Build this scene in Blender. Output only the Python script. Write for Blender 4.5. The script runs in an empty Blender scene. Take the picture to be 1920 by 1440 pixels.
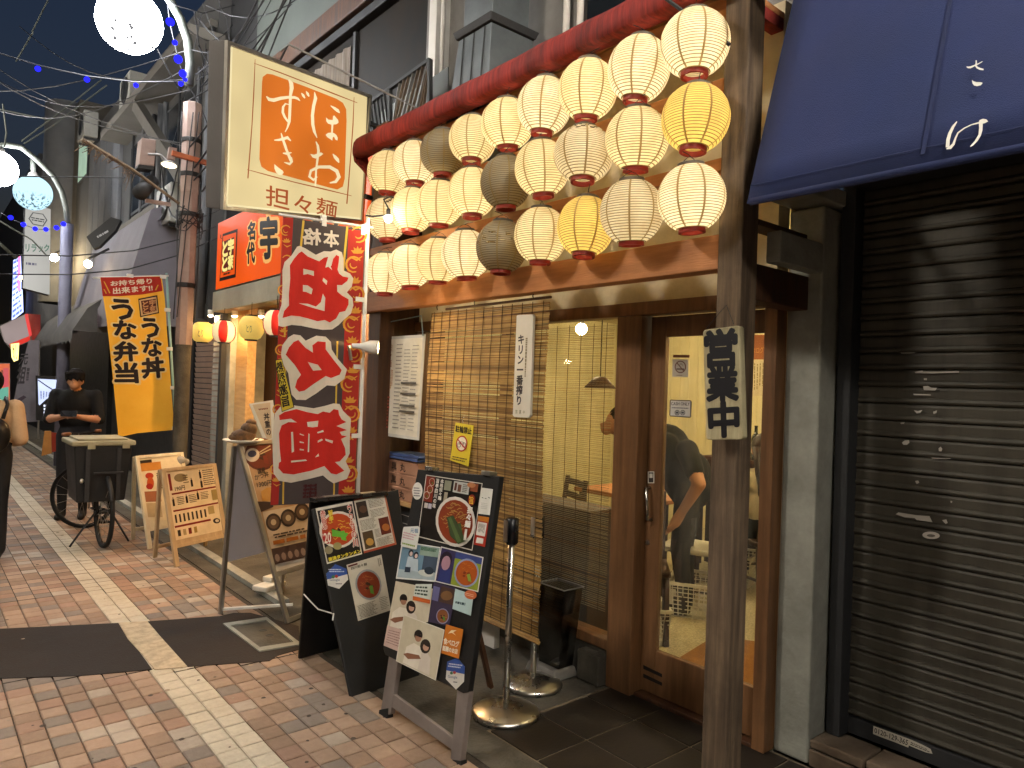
import bpy, math, random
from mathutils import Vector as V, Matrix
R = random.Random(11)
sc = bpy.context.scene
COL = sc.collection
# ------------------------------------------------------------------ camera
F, H = 1340.0, 1.6                       # focal length in photo pixels (1920 wide), eye height in metres
YAW, PITCH, ROLL = math.radians(40.1), math.radians(.43), math.radians(2.0)
EYE = V((0, 0, H))
fw = V((math.sin(YAW)*math.cos(PITCH), math.cos(YAW)*math.cos(PITCH), math.sin(PITCH)))
_r = V((math.cos(YAW), -math.sin(YAW), 0)); _u = _r.cross(fw)
rt = _r*math.cos(ROLL)+_u*math.sin(ROLL); up = _u*math.cos(ROLL)-_r*math.sin(ROLL)
cam = bpy.data.cameras.new('camera'); cam.sensor_width = 36; cam.sensor_fit = 'HORIZONTAL'
cam.lens = F/1920*36; cam.clip_start = .05; cam.clip_end = 400
camo = bpy.data.objects.new('camera', cam); COL.objects.link(camo); sc.camera = camo
camo.matrix_world = Matrix(((rt.x, up.x, -fw.x, 0), (rt.y, up.y, -fw.y, 0), (rt.z, up.z, -fw.z, H), (0, 0, 0, 1)))
# ------------------------------------------------------------------ night sky, exposure
w = bpy.data.worlds.new('World'); sc.world = w; w.use_nodes = True
wn = w.node_tree.nodes; sky = wn.new('ShaderNodeTexSky'); sky.sky_type = 'NISHITA'; sky.sun_disc = False
sky.sun_elevation = math.radians(-1.5); sky.sun_rotation = math.radians(200)
nt_ = wn.new('ShaderNodeMix'); nt_.data_type = 'RGBA'; nt_.blend_type = 'MULTIPLY'; nt_.inputs[0].default_value = 1; nt_.inputs[7].default_value = (.62, .95, 1.65, 1)   # clear night blue
w.node_tree.links.new(sky.outputs[0], nt_.inputs[6]); w.node_tree.links.new(nt_.outputs[2], wn['Background'].inputs[0]); wn['Background'].inputs[1].default_value = .052
sc.view_settings.view_transform = 'Standard'; sc.view_settings.look = 'None'
sc.view_settings.exposure = 1.15; sc.view_settings.gamma = 1
sc.cycles.use_denoising = True
sc.cycles.max_bounces = 7; sc.cycles.diffuse_bounces = 3; sc.cycles.glossy_bounces = 3
sc.cycles.transparent_max_bounces = 12; sc.cycles.sample_clamp_indirect = 6; sc.cycles.blur_glossy = 1
# ------------------------------------------------------------------ helpers: pixels of the photograph -> points on real planes
def ray(u, v): return fw*F+rt*(u-960)+up*(720-v)
def PX(u, v, x): d = ray(u, v); return EYE+d*(x/d.x)
def PY(u, v, y): d = ray(u, v); return EYE+d*(y/d.y)
def PZ(u, v, z=0.): d = ray(u, v); return EYE+d*((z-H)/d.z)
class Pl:
    def __init__(s, o, n):
        s.o = V(o); s.n = V(n).normalized()
        if s.n.dot(EYE-s.o) < 0: s.n = -s.n
    def hit(s, u, v, off=0.):
        d = ray(u, v); return EYE+d*((s.o-EYE).dot(s.n)/d.dot(s.n))+s.n*off
def lin(h):
    if not isinstance(h, str): return tuple(h)[:3]
    h = h.lstrip('#'); o = []
    for i in (0, 2, 4):
        c = int(h[i:i+2], 16)/255; o.append(c/12.92 if c <= .04045 else ((c+.055)/1.055)**2.4)
    return tuple(o)
X, Y, Z = V((1, 0, 0)), V((0, 1, 0)), V((0, 0, 1))
# ------------------------------------------------------------------ helpers: meshes
class MB:
    def __init__(s): s.v = []; s.f = []; s.c = []; s.mi = []
    def add(s, vs, fs, col=None, mi=0):
        b = len(s.v); s.v += [V(p) for p in vs]
        for f in fs: s.f.append([b+i for i in f]); s.c.append(col); s.mi.append(mi)
        return s
    def hexa(s, p, col=None, mi=0):      # 8 corners: bottom 0-3 ccw, top 4-7
        return s.add(p, [(3, 2, 1, 0), (4, 5, 6, 7), (0, 1, 5, 4), (1, 2, 6, 5), (2, 3, 7, 6), (3, 0, 4, 7)], col, mi)
    def box(s, a, b, col=None, mi=0):
        x0, x1 = sorted((a[0], b[0])); y0, y1 = sorted((a[1], b[1])); z0, z1 = sorted((a[2], b[2]))
        return s.hexa([(x0, y0, z0), (x1, y0, z0), (x1, y1, z0), (x0, y1, z0), (x0, y0, z1), (x1, y0, z1), (x1, y1, z1), (x0, y1, z1)], col, mi)
    def obox(s, c, a, b, d, col=None, mi=0):   # centre and three half vectors
        c, a, b, d = V(c), V(a), V(b), V(d)
        if a.cross(b).dot(d) < 0: a = -a
        return s.hexa([c-a-b-d, c+a-b-d, c+a+b-d, c-a+b-d, c-a-b+d, c+a-b+d, c+a+b+d, c-a+b+d], col, mi)
    def beam(s, p, q, w, h, upv=Z, col=None, mi=0):
        p, q = V(p), V(q); d = q-p; t = d.normalized(); sd = t.cross(upv)
        if sd.length < 1e-4: sd = t.cross(X)
        sd.normalize(); n = sd.cross(t)
        return s.obox((p+q)/2, d/2, sd*w/2, n*h/2, col, mi)
    def prism(s, poly, vec, col=None, mi=0):
        n = len(poly); a = [V(p) for p in poly]; b = [p+V(vec) for p in a]
        fs = [list(range(n))[::-1], list(range(n, 2*n))]+[(i, (i+1) % n, n+(i+1) % n, n+i) for i in range(n)]
        nn = V((0, 0, 0))
        for i in range(n): nn += (a[i]-a[0]).cross(a[(i+1) % n]-a[0])
        if nn.dot(V(vec)) < 0: fs = [f[::-1] for f in fs]
        return s.add(a+b, fs, col, mi)
    def poly(s, pts, col=None, mi=0): return s.add(pts, [list(range(len(pts)))], col, mi)
    def tube(s, pts, r, n=8, caps=True, col=None, mi=0):
        pts = [V(p) for p in pts]; m = len(pts); rr = r if isinstance(r, (list, tuple)) else [r]*m
        vs = []; pv = None
        for i, p in enumerate(pts):
            t = (pts[min(i+1, m-1)]-pts[max(i-1, 0)]).normalized()
            if pv is None: a = t.cross(Z); a = t.cross(X) if a.length < .1 else a
            else: a = pv-t*pv.dot(t)
            if a.length < 1e-6: a = t.orthogonal()
            a.normalize(); pv = a; b = t.cross(a)
            vs += [p+(a*math.cos(k*2*math.pi/n)+b*math.sin(k*2*math.pi/n))*rr[i] for k in range(n)]
        fs = [(i*n+k, i*n+(k+1) % n, (i+1)*n+(k+1) % n, (i+1)*n+k) for i in range(m-1) for k in range(n)]
        if caps: fs += [list(range(n))[::-1], list(range((m-1)*n, m*n))]
        return s.add(vs, fs, col, mi)
    def lathe(s, prof, c=(0, 0, 0), n=24, ax=Z, col=None, mi=0, closed=False):
        c = V(c); ax = V(ax).normalized(); a = ax.orthogonal().normalized(); b = ax.cross(a); vs = []
        for r, z in prof:
            for k in range(n):
                t = k*2*math.pi/n; vs.append(c+ax*z+(a*math.cos(t)+b*math.sin(t))*r)
        m = len(prof); last = m if closed else m-1
        fs = [(i*n+k, i*n+(k+1) % n, ((i+1) % m)*n+(k+1) % n, ((i+1) % m)*n+k) for i in range(last) for k in range(n)]
        return s.add(vs, fs, col, mi)
    def ball(s, c, r, n=12, m=8, sc_=(1, 1, 1), col=None, mi=0):
        c = V(c); vs = [c+V((0, 0, -r*sc_[2]))]
        for i in range(1, m):
            t = math.pi*i/m-math.pi/2
            vs += [c+V((r*math.cos(t)*math.cos(k*2*math.pi/n)*sc_[0], r*math.cos(t)*math.sin(k*2*math.pi/n)*sc_[1], r*math.sin(t)*sc_[2])) for k in range(n)]
        vs.append(c+V((0, 0, r*sc_[2]))); e = len(vs)-1
        fs = [(0, 1+(k+1) % n, 1+k) for k in range(n)]
        for i in range(m-2):
            fs += [(1+i*n+k, 1+i*n+(k+1) % n, 1+(i+1)*n+(k+1) % n, 1+(i+1)*n+k) for k in range(n)]
        fs += [(e, 1+(m-2)*n+k, 1+(m-2)*n+(k+1) % n) for k in range(n)]
        return s.add(vs, fs, col, mi)
    def mesh(s, name, off=V((0, 0, 0)), smooth=False):
        me = bpy.data.meshes.new(name); me.from_pydata([tuple(p-off) for p in s.v], [], s.f)
        if any(c is not None for c in s.c):
            at = me.attributes.new('Col', 'FLOAT_COLOR', 'FACE')
            at.data.foreach_set('color', [x for c in s.c for x in (*lin(c or (.8, .8, .8)), 1.)])
        if any(s.mi): me.polygons.foreach_set('material_index', s.mi)
        if smooth: me.polygons.foreach_set('use_smooth', [True]*len(s.f))
        me.update(); return me
    def build(s, name, mat, parent=None, smooth=False, bevel=0, origin=None):
        off = WL.get(parent.name, V((0, 0, 0))) if parent else (V(origin) if origin is not None else V((0, 0, 0)))
        me = s.mesh(name, off, smooth)
        for m in (mat if isinstance(mat, (list, tuple)) else [mat]): me.materials.append(m)
        o = bpy.data.objects.new(name, me); COL.objects.link(o)
        if parent: o.parent = parent
        else: o.location = off
        WL[o.name] = off
        if smooth == 'auto': pass
        if bevel:
            b = o.modifiers.new('bevel', 'BEVEL'); b.width = bevel; b.segments = 2; b.limit_method = 'ANGLE'
        return o
WL = {}
def tag(o, label=None, cat=None, group=None, kind=None):
    if label: o['label'] = label
    if cat: o['category'] = cat
    if group: o['group'] = group
    if kind: o['kind'] = kind
    return o
def thing(name, label, cat, loc, group=None):
    o = bpy.data.objects.new(name, None); COL.objects.link(o); o.location = V(loc); o.empty_display_size = .1
    WL[o.name] = V(loc); return tag(o, label, cat, group)
def inst(src, parent=None, loc=None, name=None):
    o = src.copy(); COL.objects.link(o)
    if name: o.name = name
    if parent is not None: o.parent = parent
    if loc is not None: o.location = V(loc)
    WL[o.name] = WL.get(parent.name, V((0, 0, 0))) if parent else V(o.location); return o
def lamp(name, parent, loc, energy, col=(1, .8, .55), radius=.03, kind='POINT', aim=None, size=60, blend=.4):
    l = bpy.data.lights.new(name, kind); l.energy = energy; l.color = col
    l.shadow_soft_size = radius
    if kind == 'SPOT': l.spot_size = math.radians(size); l.spot_blend = blend
    o = bpy.data.objects.new(name, l); COL.objects.link(o)
    off = WL.get(parent.name, V((0, 0, 0))) if parent else V((0, 0, 0))
    o.location = V(loc)-off
    if parent: o.parent = parent
    if aim is not None: o.rotation_euler = (V(aim)-V(loc)).to_track_quat('-Z', 'Y').to_euler()
    return o
# ------------------------------------------------------------------ helpers: materials
def mat(name, c1, c2=None, scale=6, stretch=(1, 1, 1), rough=.7, metal=0, bump=.15, bscale=60, dirt=None, dscale=1.3, damt=.5,
        attr=False, emit=0, transl=0, dst=(1, 1, 1), rot=(0, 0, 0), spec=.4, ecol=None, sheen=0):
    m = bpy.data.materials.new(name); m.use_nodes = True; nt = m.node_tree; N = nt.nodes; L = nt.links; b = N['Principled BSDF']
    geo = N.new('ShaderNodeNewGeometry'); mp = N.new('ShaderNodeMapping'); mp.inputs['Scale'].default_value = stretch; mp.inputs['Rotation'].default_value = rot
    L.new(geo.outputs['Position'], mp.inputs[0])
    nz = N.new('ShaderNodeTexNoise'); nz.inputs['Scale'].default_value = scale; nz.inputs['Detail'].default_value = 6; nz.inputs['Roughness'].default_value = .6
    L.new(mp.outputs[0], nz.inputs['Vector'])
    if attr:
        at = N.new('ShaderNodeAttribute'); at.attribute_name = 'Col'
        mx = N.new('ShaderNodeMix'); mx.data_type = 'RGBA'; mx.blend_type = 'MULTIPLY'; mx.inputs[0].default_value = 1
        rp = N.new('ShaderNodeValToRGB'); rp.color_ramp.elements[0].position = .3; rp.color_ramp.elements[1].position = .7
        rp.color_ramp.elements[0].color = (*lin(c1), 1); rp.color_ramp.elements[1].color = (*lin(c2 or c1), 1)
        L.new(nz.outputs[0], rp.inputs[0]); L.new(at.outputs['Color'], mx.inputs[6]); L.new(rp.outputs[0], mx.inputs[7]); cs = mx.outputs[2]
    else:
        rp = N.new('ShaderNodeValToRGB'); rp.color_ramp.elements[0].position = .32; rp.color_ramp.elements[1].position = .68
        rp.color_ramp.elements[0].color = (*lin(c1), 1); rp.color_ramp.elements[1].color = (*lin(c2 or c1), 1)
        L.new(nz.outputs[0], rp.inputs[0]); cs = rp.outputs[0]
    if dirt:
        n2 = N.new('ShaderNodeTexNoise'); n2.inputs['Scale'].default_value = dscale; n2.inputs['Detail'].default_value = 8; n2.inputs['Roughness'].default_value = .7
        dm = N.new('ShaderNodeMapping'); dm.inputs['Scale'].default_value = dst; L.new(geo.outputs['Position'], dm.inputs[0]); L.new(dm.outputs[0], n2.inputs['Vector'])
        r2 = N.new('ShaderNodeMapRange'); r2.inputs[1].default_value = .42; r2.inputs[2].default_value = .72; r2.inputs[4].default_value = damt
        L.new(n2.outputs[0], r2.inputs[0])
        m2 = N.new('ShaderNodeMix'); m2.data_type = 'RGBA'; L.new(r2.outputs[0], m2.inputs[0]); L.new(cs, m2.inputs[6]); m2.inputs[7].default_value = (*lin(dirt), 1); cs = m2.outputs[2]
    L.new(cs, b.inputs['Base Color'])
    b.inputs['Metallic'].default_value = metal; b.inputs['Specular IOR Level'].default_value = spec
    mr = N.new('ShaderNodeMapRange'); mr.inputs[3].default_value = max(.02, rough-.12); mr.inputs[4].default_value = min(1, rough+.12)
    L.new(nz.outputs[0], mr.inputs[0]); L.new(mr.outputs[0], b.inputs['Roughness'])
    if bump:
        n3 = N.new('ShaderNodeTexNoise'); n3.inputs['Scale'].default_value = bscale; n3.inputs['Detail'].default_value = 4
        L.new(mp.outputs[0], n3.inputs['Vector']); bp = N.new('ShaderNodeBump'); bp.inputs['Strength'].default_value = bump; bp.inputs['Distance'].default_value = .01
        L.new(n3.outputs[0], bp.inputs['Height']); L.new(bp.outputs[0], b.inputs['Normal'])
    if emit:
        if ecol: b.inputs['Emission Color'].default_value = (*lin(ecol), 1)
        else: L.new(cs, b.inputs['Emission Color'])
        b.inputs['Emission Strength'].default_value = emit
    if transl:
        tr = N.new('ShaderNodeBsdfTranslucent'); L.new(cs, tr.inputs[0]); ms = N.new('ShaderNodeMixShader'); ms.inputs[0].default_value = transl
        L.new(b.outputs[0], ms.inputs[1]); L.new(tr.outputs[0], ms.inputs[2]); L.new(ms.outputs[0], N['Material Output'].inputs[0])
    return m
def glass(name, tint=(1, 1, 1), refl=1.0, rough=.01, dust_haze=.0):
    m = bpy.data.materials.new(name); m.use_nodes = True; nt = m.node_tree; N = nt.nodes; L = nt.links; N.remove(N['Principled BSDF'])
    t = N.new('ShaderNodeBsdfTransparent'); t.inputs[0].default_value = (*tint, 1); g = N.new('ShaderNodeBsdfGlossy'); g.inputs['Roughness'].default_value = rough
    fr = N.new('ShaderNodeLayerWeight'); pw = N.new('ShaderNodeMath'); pw.operation = 'POWER'; pw.inputs[1].default_value = 4; L.new(fr.outputs['Facing'], pw.inputs[0]); mu = N.new('ShaderNodeMath'); mu.operation = 'MULTIPLY_ADD'; mu.inputs[1].default_value = .8*refl; mu.inputs[2].default_value = .035*refl
    L.new(pw.outputs[0], mu.inputs[0]); mx = N.new('ShaderNodeMixShader'); L.new(mu.outputs[0], mx.inputs[0]); L.new(t.outputs[0], mx.inputs[1]); L.new(g.outputs[0], mx.inputs[2])
    out = mx.outputs[0]
    if dust_haze:
        d = N.new('ShaderNodeBsdfDiffuse'); d.inputs[0].default_value = (.5, .48, .42, 1); m2 = N.new('ShaderNodeMixShader')
        nz = N.new('ShaderNodeTexNoise'); nz.inputs['Scale'].default_value = 3; nz.inputs['Detail'].default_value = 6
        mr = N.new('ShaderNodeMapRange'); mr.inputs[1].default_value = .4; mr.inputs[2].default_value = .75; mr.inputs[4].default_value = dust_haze*2
        L.new(nz.outputs[0], mr.inputs[0]); L.new(mr.outputs[0], m2.inputs[0]); L.new(out, m2.inputs[1]); L.new(d.outputs[0], m2.inputs[2]); out = m2.outputs[0]
    L.new(out, N['Material Output'].inputs[0]); return m
def emis(name, col, strength):
    m = bpy.data.materials.new(name); m.use_nodes = True; nt = m.node_tree; N = nt.nodes; N.remove(N['Principled BSDF'])
    e = N.new('ShaderNodeEmission'); e.inputs[0].default_value = (*lin(col), 1); e.inputs[1].default_value = strength
    nt.links.new(e.outputs[0], N['Material Output'].inputs[0]); return m
def emis_attr(name, strength, var=.15, nscale=3):
    m = bpy.data.materials.new(name); m.use_nodes = True; nt = m.node_tree; N = nt.nodes; L = nt.links; N.remove(N['Principled BSDF'])
    e = N.new('ShaderNodeEmission'); at = N.new('ShaderNodeAttribute'); at.attribute_name = 'Col'; L.new(at.outputs[0], e.inputs[0])
    g = N.new('ShaderNodeNewGeometry'); nz = N.new('ShaderNodeTexNoise'); nz.inputs['Scale'].default_value = nscale; nz.inputs['Detail'].default_value = 1
    L.new(g.outputs['Position'], nz.inputs['Vector']); mr = N.new('ShaderNodeMapRange'); mr.inputs[1].default_value = .3; mr.inputs[2].default_value = .7
    mr.inputs[3].default_value = strength*(1-var); mr.inputs[4].default_value = strength*(1+var); L.new(nz.outputs[0], mr.inputs[0]); L.new(mr.outputs[0], e.inputs[1])
    gl = N.new('ShaderNodeBsdfGlossy'); gl.inputs['Roughness'].default_value = .3; gl.inputs[0].default_value = (.04, .04, .04, 1); ad = N.new('ShaderNodeAddShader')
    L.new(e.outputs[0], ad.inputs[0]); L.new(gl.outputs[0], ad.inputs[1])
    L.new(ad.outputs[0], N['Material Output'].inputs[0]); return m
M = {}
M['print'] = mat('print', '#ffffff', '#e8e6e2', scale=9, rough=.42, bump=.05, bscale=30, attr=True, spec=.45)
M['cloth_print'] = mat('cloth_print', '#ffffff', '#dcdad6', scale=5, rough=.85, bump=.45, bscale=9, attr=True, transl=.08, stretch=(1, 1, .5))
M['lit_print'] = emis_attr('lit_print', .455, .12, 2.5)
M['lit_orange'] = emis_attr('lit_orange', .48, .06, 2)
M['wood_dark'] = mat('wood_dark', '#3a2416', '#5d3c25', scale=4, stretch=(6, 6, .5), rough=.6, bump=.25, bscale=30, dirt='#2a1c12', damt=.5)
M['wood_beam'] = mat('wood_beam', '#a56c40', '#c98855', scale=4, stretch=(6, .5, 6), rough=.6, bump=.25, bscale=25, dirt='#6a4326', damt=.45)
M['wood_red'] = mat('wood_red', '#64462c', '#886140', scale=4, stretch=(6, 6, .5), rough=.45, bump=.15, bscale=30, dirt='#2e1c11', damt=.45)
M['wood_post'] = mat('wood_post', '#4b3d31', '#77644f', scale=5, stretch=(7, 7, .45), rough=.8, bump=.5, bscale=22, dirt='#33281f', damt=.7, dscale=2.2)
M['wood_pale'] = mat('wood_pale', '#b08d5e', '#cdab79', scale=4, stretch=(6, .6, 6), rough=.6, bump=.2)
M['wood_board'] = mat('wood_board', '#d9c8a4', '#e9dcbf', scale=5, stretch=(5, 5, .6), rough=.55, bump=.15, dirt='#9d8660', damt=.3)
M['plaster'] = mat('plaster', '#c9bb98', '#ded1b0', scale=3, rough=.9, bump=.3, bscale=40, dirt='#7d6d50', damt=.5)
M['concrete'] = mat('concrete', '#8b8b82', '#a8a89e', scale=4, rough=.9, bump=.4, bscale=35, dirt='#4b4a44', damt=.6)
M['concrete_d'] = mat('concrete_d', '#48443c', '#5b564c', scale=5, rough=.85, bump=.5, bscale=60, dirt='#27231d', damt=.85, dscale=2.6)
M['asphalt'] = mat('asphalt', '#3c3835', '#4a4641', scale=40, rough=.9, bump=.6, bscale=220, dirt='#332f2b', damt=.5)
M['grout'] = mat('grout', '#3a332c', '#4a4239', scale=12, rough=.95, bump=.3)
M['black'] = mat('black', '#111112', '#191a1b', scale=8, rough=.55, bump=.1)
M['black_gloss'] = mat('black_gloss', '#0e0e10', '#17171a', scale=8, rough=.25, bump=.02)
M['rubber'] = mat('rubber', '#121212', '#1c1c1c', scale=12, rough=.8, bump=.2)
M['steel'] = mat('steel', '#b8b6b0', '#cfcdc7', scale=6, rough=.28, metal=1, bump=.05)
M['alu'] = mat('alu', '#a6a29b', '#bdb9b1', scale=6, rough=.42, metal=.9, bump=.05, dirt='#6e675c', damt=.4)
M['grey_metal'] = mat('grey_metal', '#6f6c69', '#82807c', scale=5, rough=.55, metal=.3, bump=.05, dirt='#5d5852', damt=.5)
M['white_paint'] = mat('white_paint', '#cfcdc8', '#dedcd6', scale=4, rough=.5, bump=.06, dirt='#8f8a80', damt=.35)
M['dark_grey'] = mat('dark_grey', '#262729', '#343537', scale=4, rough=.7, bump=.15, dirt='#1b1b1c', damt=.5)
M['wire'] = mat('wire', '#1a1a1b', '#26262a', scale=8, rough=.6, bump=0)
M['skin'] = mat('skin', '#b07c5c', '#c08c6a', scale=8, rough=.55, bump=.05)
M['hair'] = mat('hair', '#0c0a09', '#1a1512', scale=30, stretch=(1, 1, .2), rough=.85, bump=.5, bscale=120, spec=.15)
M['white_plastic'] = mat('white_plastic', '#d9d5c8', '#e6e2d6', scale=6, rough=.4, bump=.03, dirt='#a39c8a', damt=.25)
M['glass'] = glass('glass', (.93, .95, .92), 1.4, .01, .11)  # dust layer raised to put a grey haze into the panes
M['glass_dark'] = mat('glass_dark', '#15181b', '#22262a', scale=1.2, rough=.12, bump=0, spec=.6)
# ------------------------------------------------------------------ helpers: lettering and flat print
_fc = bpy.data.curves.new('t', 'FONT'); _fc.size = 1; _fc.resolution_u = 2; _fo = bpy.data.objects.new('t', _fc); _gc = {}
def glyph(body, bold=0.):
    k = (body, bold)
    if k not in _gc:
        _fc.body = body; _fc.offset = bold; _fo.to_mesh_clear(); me = _fo.to_mesh()
        _gc[k] = ([(v.co.x, v.co.y) for v in me.vertices], [list(p.vertices) for p in me.polygons])
    return _gc[k]
class Pr:
    """flat print laid on a plane; shapes are given in photo pixels and land on the plane as thin layers"""
    def __init__(s, pl, base=.0012, o=(0, 0), k=1.0, step=.0004): s.pl = pl; s.mb = MB(); s.b = base; s.l = 0; s.n = 0; s.o = o; s.k = k; s.st = step
    def fr(s, ox, oy, k): s.o = (ox, oy); s.k = k; return s          # read the next points in a zoomed crop's pixels
    def h(s, p): return s.pl.hit(s.o[0]+p[0]/s.k, s.o[1]+p[1]/s.k, s.b+s.l*s.st+s.n*1.5e-5)
    def at(s, l): s.l = l; s.n = 0; return s
    def up(s, n=1): s.l += n; return s
    def poly(s, pts, col): s.n += 1; s.mb.poly([s.h(p) for p in pts], col); return s
    def rect(s, x0, y0, x1, y1, col): return s.poly([(x0, y0), (x1, y0), (x1, y1), (x0, y1)], col)
    def ell(s, cx, cy, a, b, col, rot=0, n=22, sk=0):
        c, q = math.cos(rot), math.sin(rot); P = []
        for i in range(n):
            t = i*2*math.pi/n; x, y = a*math.cos(t), b*math.sin(t); P.append((cx+x*c-y*q, cy+x*q+y*c+sk*x))
        return s.poly(P, col)
    def stroke(s, pts, w, col):
        s.n += 1; n = len(pts); ww = w if isinstance(w, (list, tuple)) else [w]*n; L = []; Rr = []
        for i, p in enumerate(pts):
            a, b = pts[max(i-1, 0)], pts[min(i+1, n-1)]; dx, dy = b[0]-a[0], b[1]-a[1]; d = math.hypot(dx, dy) or 1
            nx, ny = -dy/d*ww[i]/2, dx/d*ww[i]/2; L.append((p[0]+nx, p[1]+ny)); Rr.append((p[0]-nx, p[1]-ny))
        A = [s.h(p) for p in L]; B = [s.h(p) for p in Rr]
        s.mb.add(A+B, [(i, i+1, n+i+1, n+i) for i in range(n-1)], col); return s
    def quadmap(s, q, a, b):
        x = (q[0][0]*(1-a)+q[1][0]*a)*(1-b)+(q[3][0]*(1-a)+q[2][0]*a)*b
        y = (q[0][1]*(1-a)+q[1][1]*a)*(1-b)+(q[3][1]*(1-a)+q[2][1]*a)*b; return (x, y)
    def text(s, body, q, col, bold=0., em=False, mirror=False):
        if bold > .015:         # heavy strokes: the glyph laid over itself, shifted round a circle
            e = bold-.004; w_ = len(body) if em else max(1, len(body)*.9)
            for i in range(8):
                t = i*math.pi/4; dx, dy = e*math.cos(t)/w_, e*math.sin(t)
                s._tx(body, [s.quadmap(q, a+dx, b+dy) for a, b in ((0, 0), (1, 0), (1, 1), (0, 1))], col, .004, em, mirror)
            bold = .004
        return s._tx(body, q, col, bold, em, mirror)
    def _tx(s, body, q, col, bold, em, mirror):
        vs, fs = glyph(body, bold); s.n += 1
        if not vs: return s
        if em: x0, x1, y0, y1 = 0., 1.*len(body), -.12, .88
        else:
            xs = [p[0] for p in vs]; ys = [p[1] for p in vs]; x0, x1, y0, y1 = min(xs), max(xs), min(ys), max(ys)
        P = []
        for x, y in vs:
            a = (x-x0)/max(x1-x0, 1e-6); a = 1-a if mirror else a; P.append(s.h(s.quadmap(q, a, 1-(y-y0)/max(y1-y0, 1e-6))))
        s.mb.add(P, fs, col); return s
    def vtext(s, chars, q, col, bold=0., em=True, mirror=False, gap=0.):
        n = len(chars)
        for i, c in enumerate(chars):
            a, b = (i+gap/2)/n, (i+1-gap/2)/n
            s.text(c, [s.quadmap(q, 0, a), s.quadmap(q, 1, a), s.quadmap(q, 1, b), s.quadmap(q, 0, b)], col, bold, em, mirror)
        return s
    def sub(s, q, a0, b0, a1, b1): return [s.quadmap(q, a0, b0), s.quadmap(q, a1, b0), s.quadmap(q, a1, b1), s.quadmap(q, a0, b1)]
    def qrect(s, q, a0, b0, a1, b1, col): return s.poly(s.sub(q, a0, b0, a1, b1), col)
    def lines(s, q, n, col, a0=0., b0=0., a1=1., b1=1., fill=.55, vert=False, seg=.09):
        for i in range(n):        # rows (or columns) of small print too fine to read
            t0 = (i+.5-fill/2)/n; t1 = (i+.5+fill/2)/n; p = R.random()*.05
            end = 1-R.random()*.25
            while p < end:
                e = min(end, p+seg*(.4+R.random()*1.3))
                if vert: s.qrect(q, a0+(a1-a0)*t0, b0+(b1-b0)*p, a0+(a1-a0)*t1, b0+(b1-b0)*e, col)
                else: s.qrect(q, a0+(a1-a0)*p, b0+(b1-b0)*t0, a0+(a1-a0)*e, b0+(b1-b0)*t1, col)
                p = e+seg*.22
        return s
    def build(s, name, m, parent):
        o = s.mb.build(name, m, parent)
        if name == 'lettering': o['kind'] = 'stuff'      # print too fine to pick apart
        return o
def slab(name, m, parent, pl, pix, thick, front=0., bevel=0, **k):   # a plate whose face is a pixel outline on a plane
    pts = [pl.hit(u, v, front) for u, v in pix]; mb = MB(); mb.prism(pts, -pl.n*thick)
    return mb.build(name, m, parent, bevel=bevel, **k)
# ================================================================== bodies: tapered limbs fused by a voxel remesh into one skin each
def body_mesh(name, prims, mats, vox=.013):
    """prims: (a, b, ra, rb, material index) tapered limbs or (c, (rx,ry,rz), index) lumps, already in world metres"""
    b = MB()
    for p in prims:
        if len(p) == 5:
            a, c, ra_, rb, _ = p; a, c = V(a), V(c); b.tube([a, c], [ra_, rb], 12); b.ball(a, ra_, 12, 8); b.ball(c, rb, 12, 8)
        else: b.ball(p[0], 1, 16, 12, p[1])
    me = b.mesh(name+'_raw'); o = bpy.data.objects.new('tmp', me); COL.objects.link(o)
    md = o.modifiers.new('r', 'REMESH'); md.mode = 'VOXEL'; md.voxel_size = vox; md.use_smooth_shade = True
    s2 = o.modifiers.new('s', 'SMOOTH'); s2.iterations = 3; s2.factor = .5
    dg = bpy.context.evaluated_depsgraph_get(); out = bpy.data.meshes.new_from_object(o.evaluated_get(dg)); out.name = name
    bpy.data.objects.remove(o); bpy.data.meshes.remove(me); out.materials.clear()
    for m in mats: out.materials.append(m)
    idx = []
    for f in out.polygons:
        c = f.center; best = 9; bi = 0
        for p in prims:
            if len(p) == 5:
                a, e = V(p[0]), V(p[1]); d = e-a; t = max(0, min(1, (c-a).dot(d)/max(d.length_squared, 1e-9))); s = (c-a-d*t).length-(p[2]+(p[3]-p[2])*t); k = p[4]
            else:
                q = c-V(p[0]); r = p[1]; g_ = math.sqrt((q.x/r[0])**2+(q.y/r[1])**2+(q.z/r[2])**2); s = (g_-1)*min(r); k = p[2]
            if s < best: best = s; bi = k
        idx.append(bi)
    out.polygons.foreach_set('material_index', idx); out.polygons.foreach_set('use_smooth', [True]*len(idx)); return out
M['tee_black'] = mat('tee_black', '#08090a', '#101113', scale=6, rough=.9, bump=.3, bscale=18)
M['trousers'] = mat('trousers', '#121215', '#1c1c20', scale=6, rough=.85, bump=.25, bscale=16)
M['beige_knit'] = mat('beige_knit', '#a98a66', '#bd9d78', scale=7, rough=.95, bump=.4, bscale=40)
M['cream_top'] = mat('cream_top', '#c6bba4', '#d6ccb6', scale=6, rough=.9, bump=.3, bscale=20)
M['shoe'] = mat('shoe', '#1d1b1a', '#2a2826', scale=6, rough=.6, bump=.1)
M['brown_hair'] = mat('brown_hair', '#20130c', '#3a2416', scale=30, stretch=(1, 1, .2), rough=.4, bump=.4, bscale=120)
def frame2(o, face):
    f = V((face[0], face[1], 0)).normalized(); l = V((-f.y, f.x, 0)); o = V(o)
    return lambda s, fwd, z: o+l*s+f*fwd+Z*z
PM_ = {}
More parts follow.
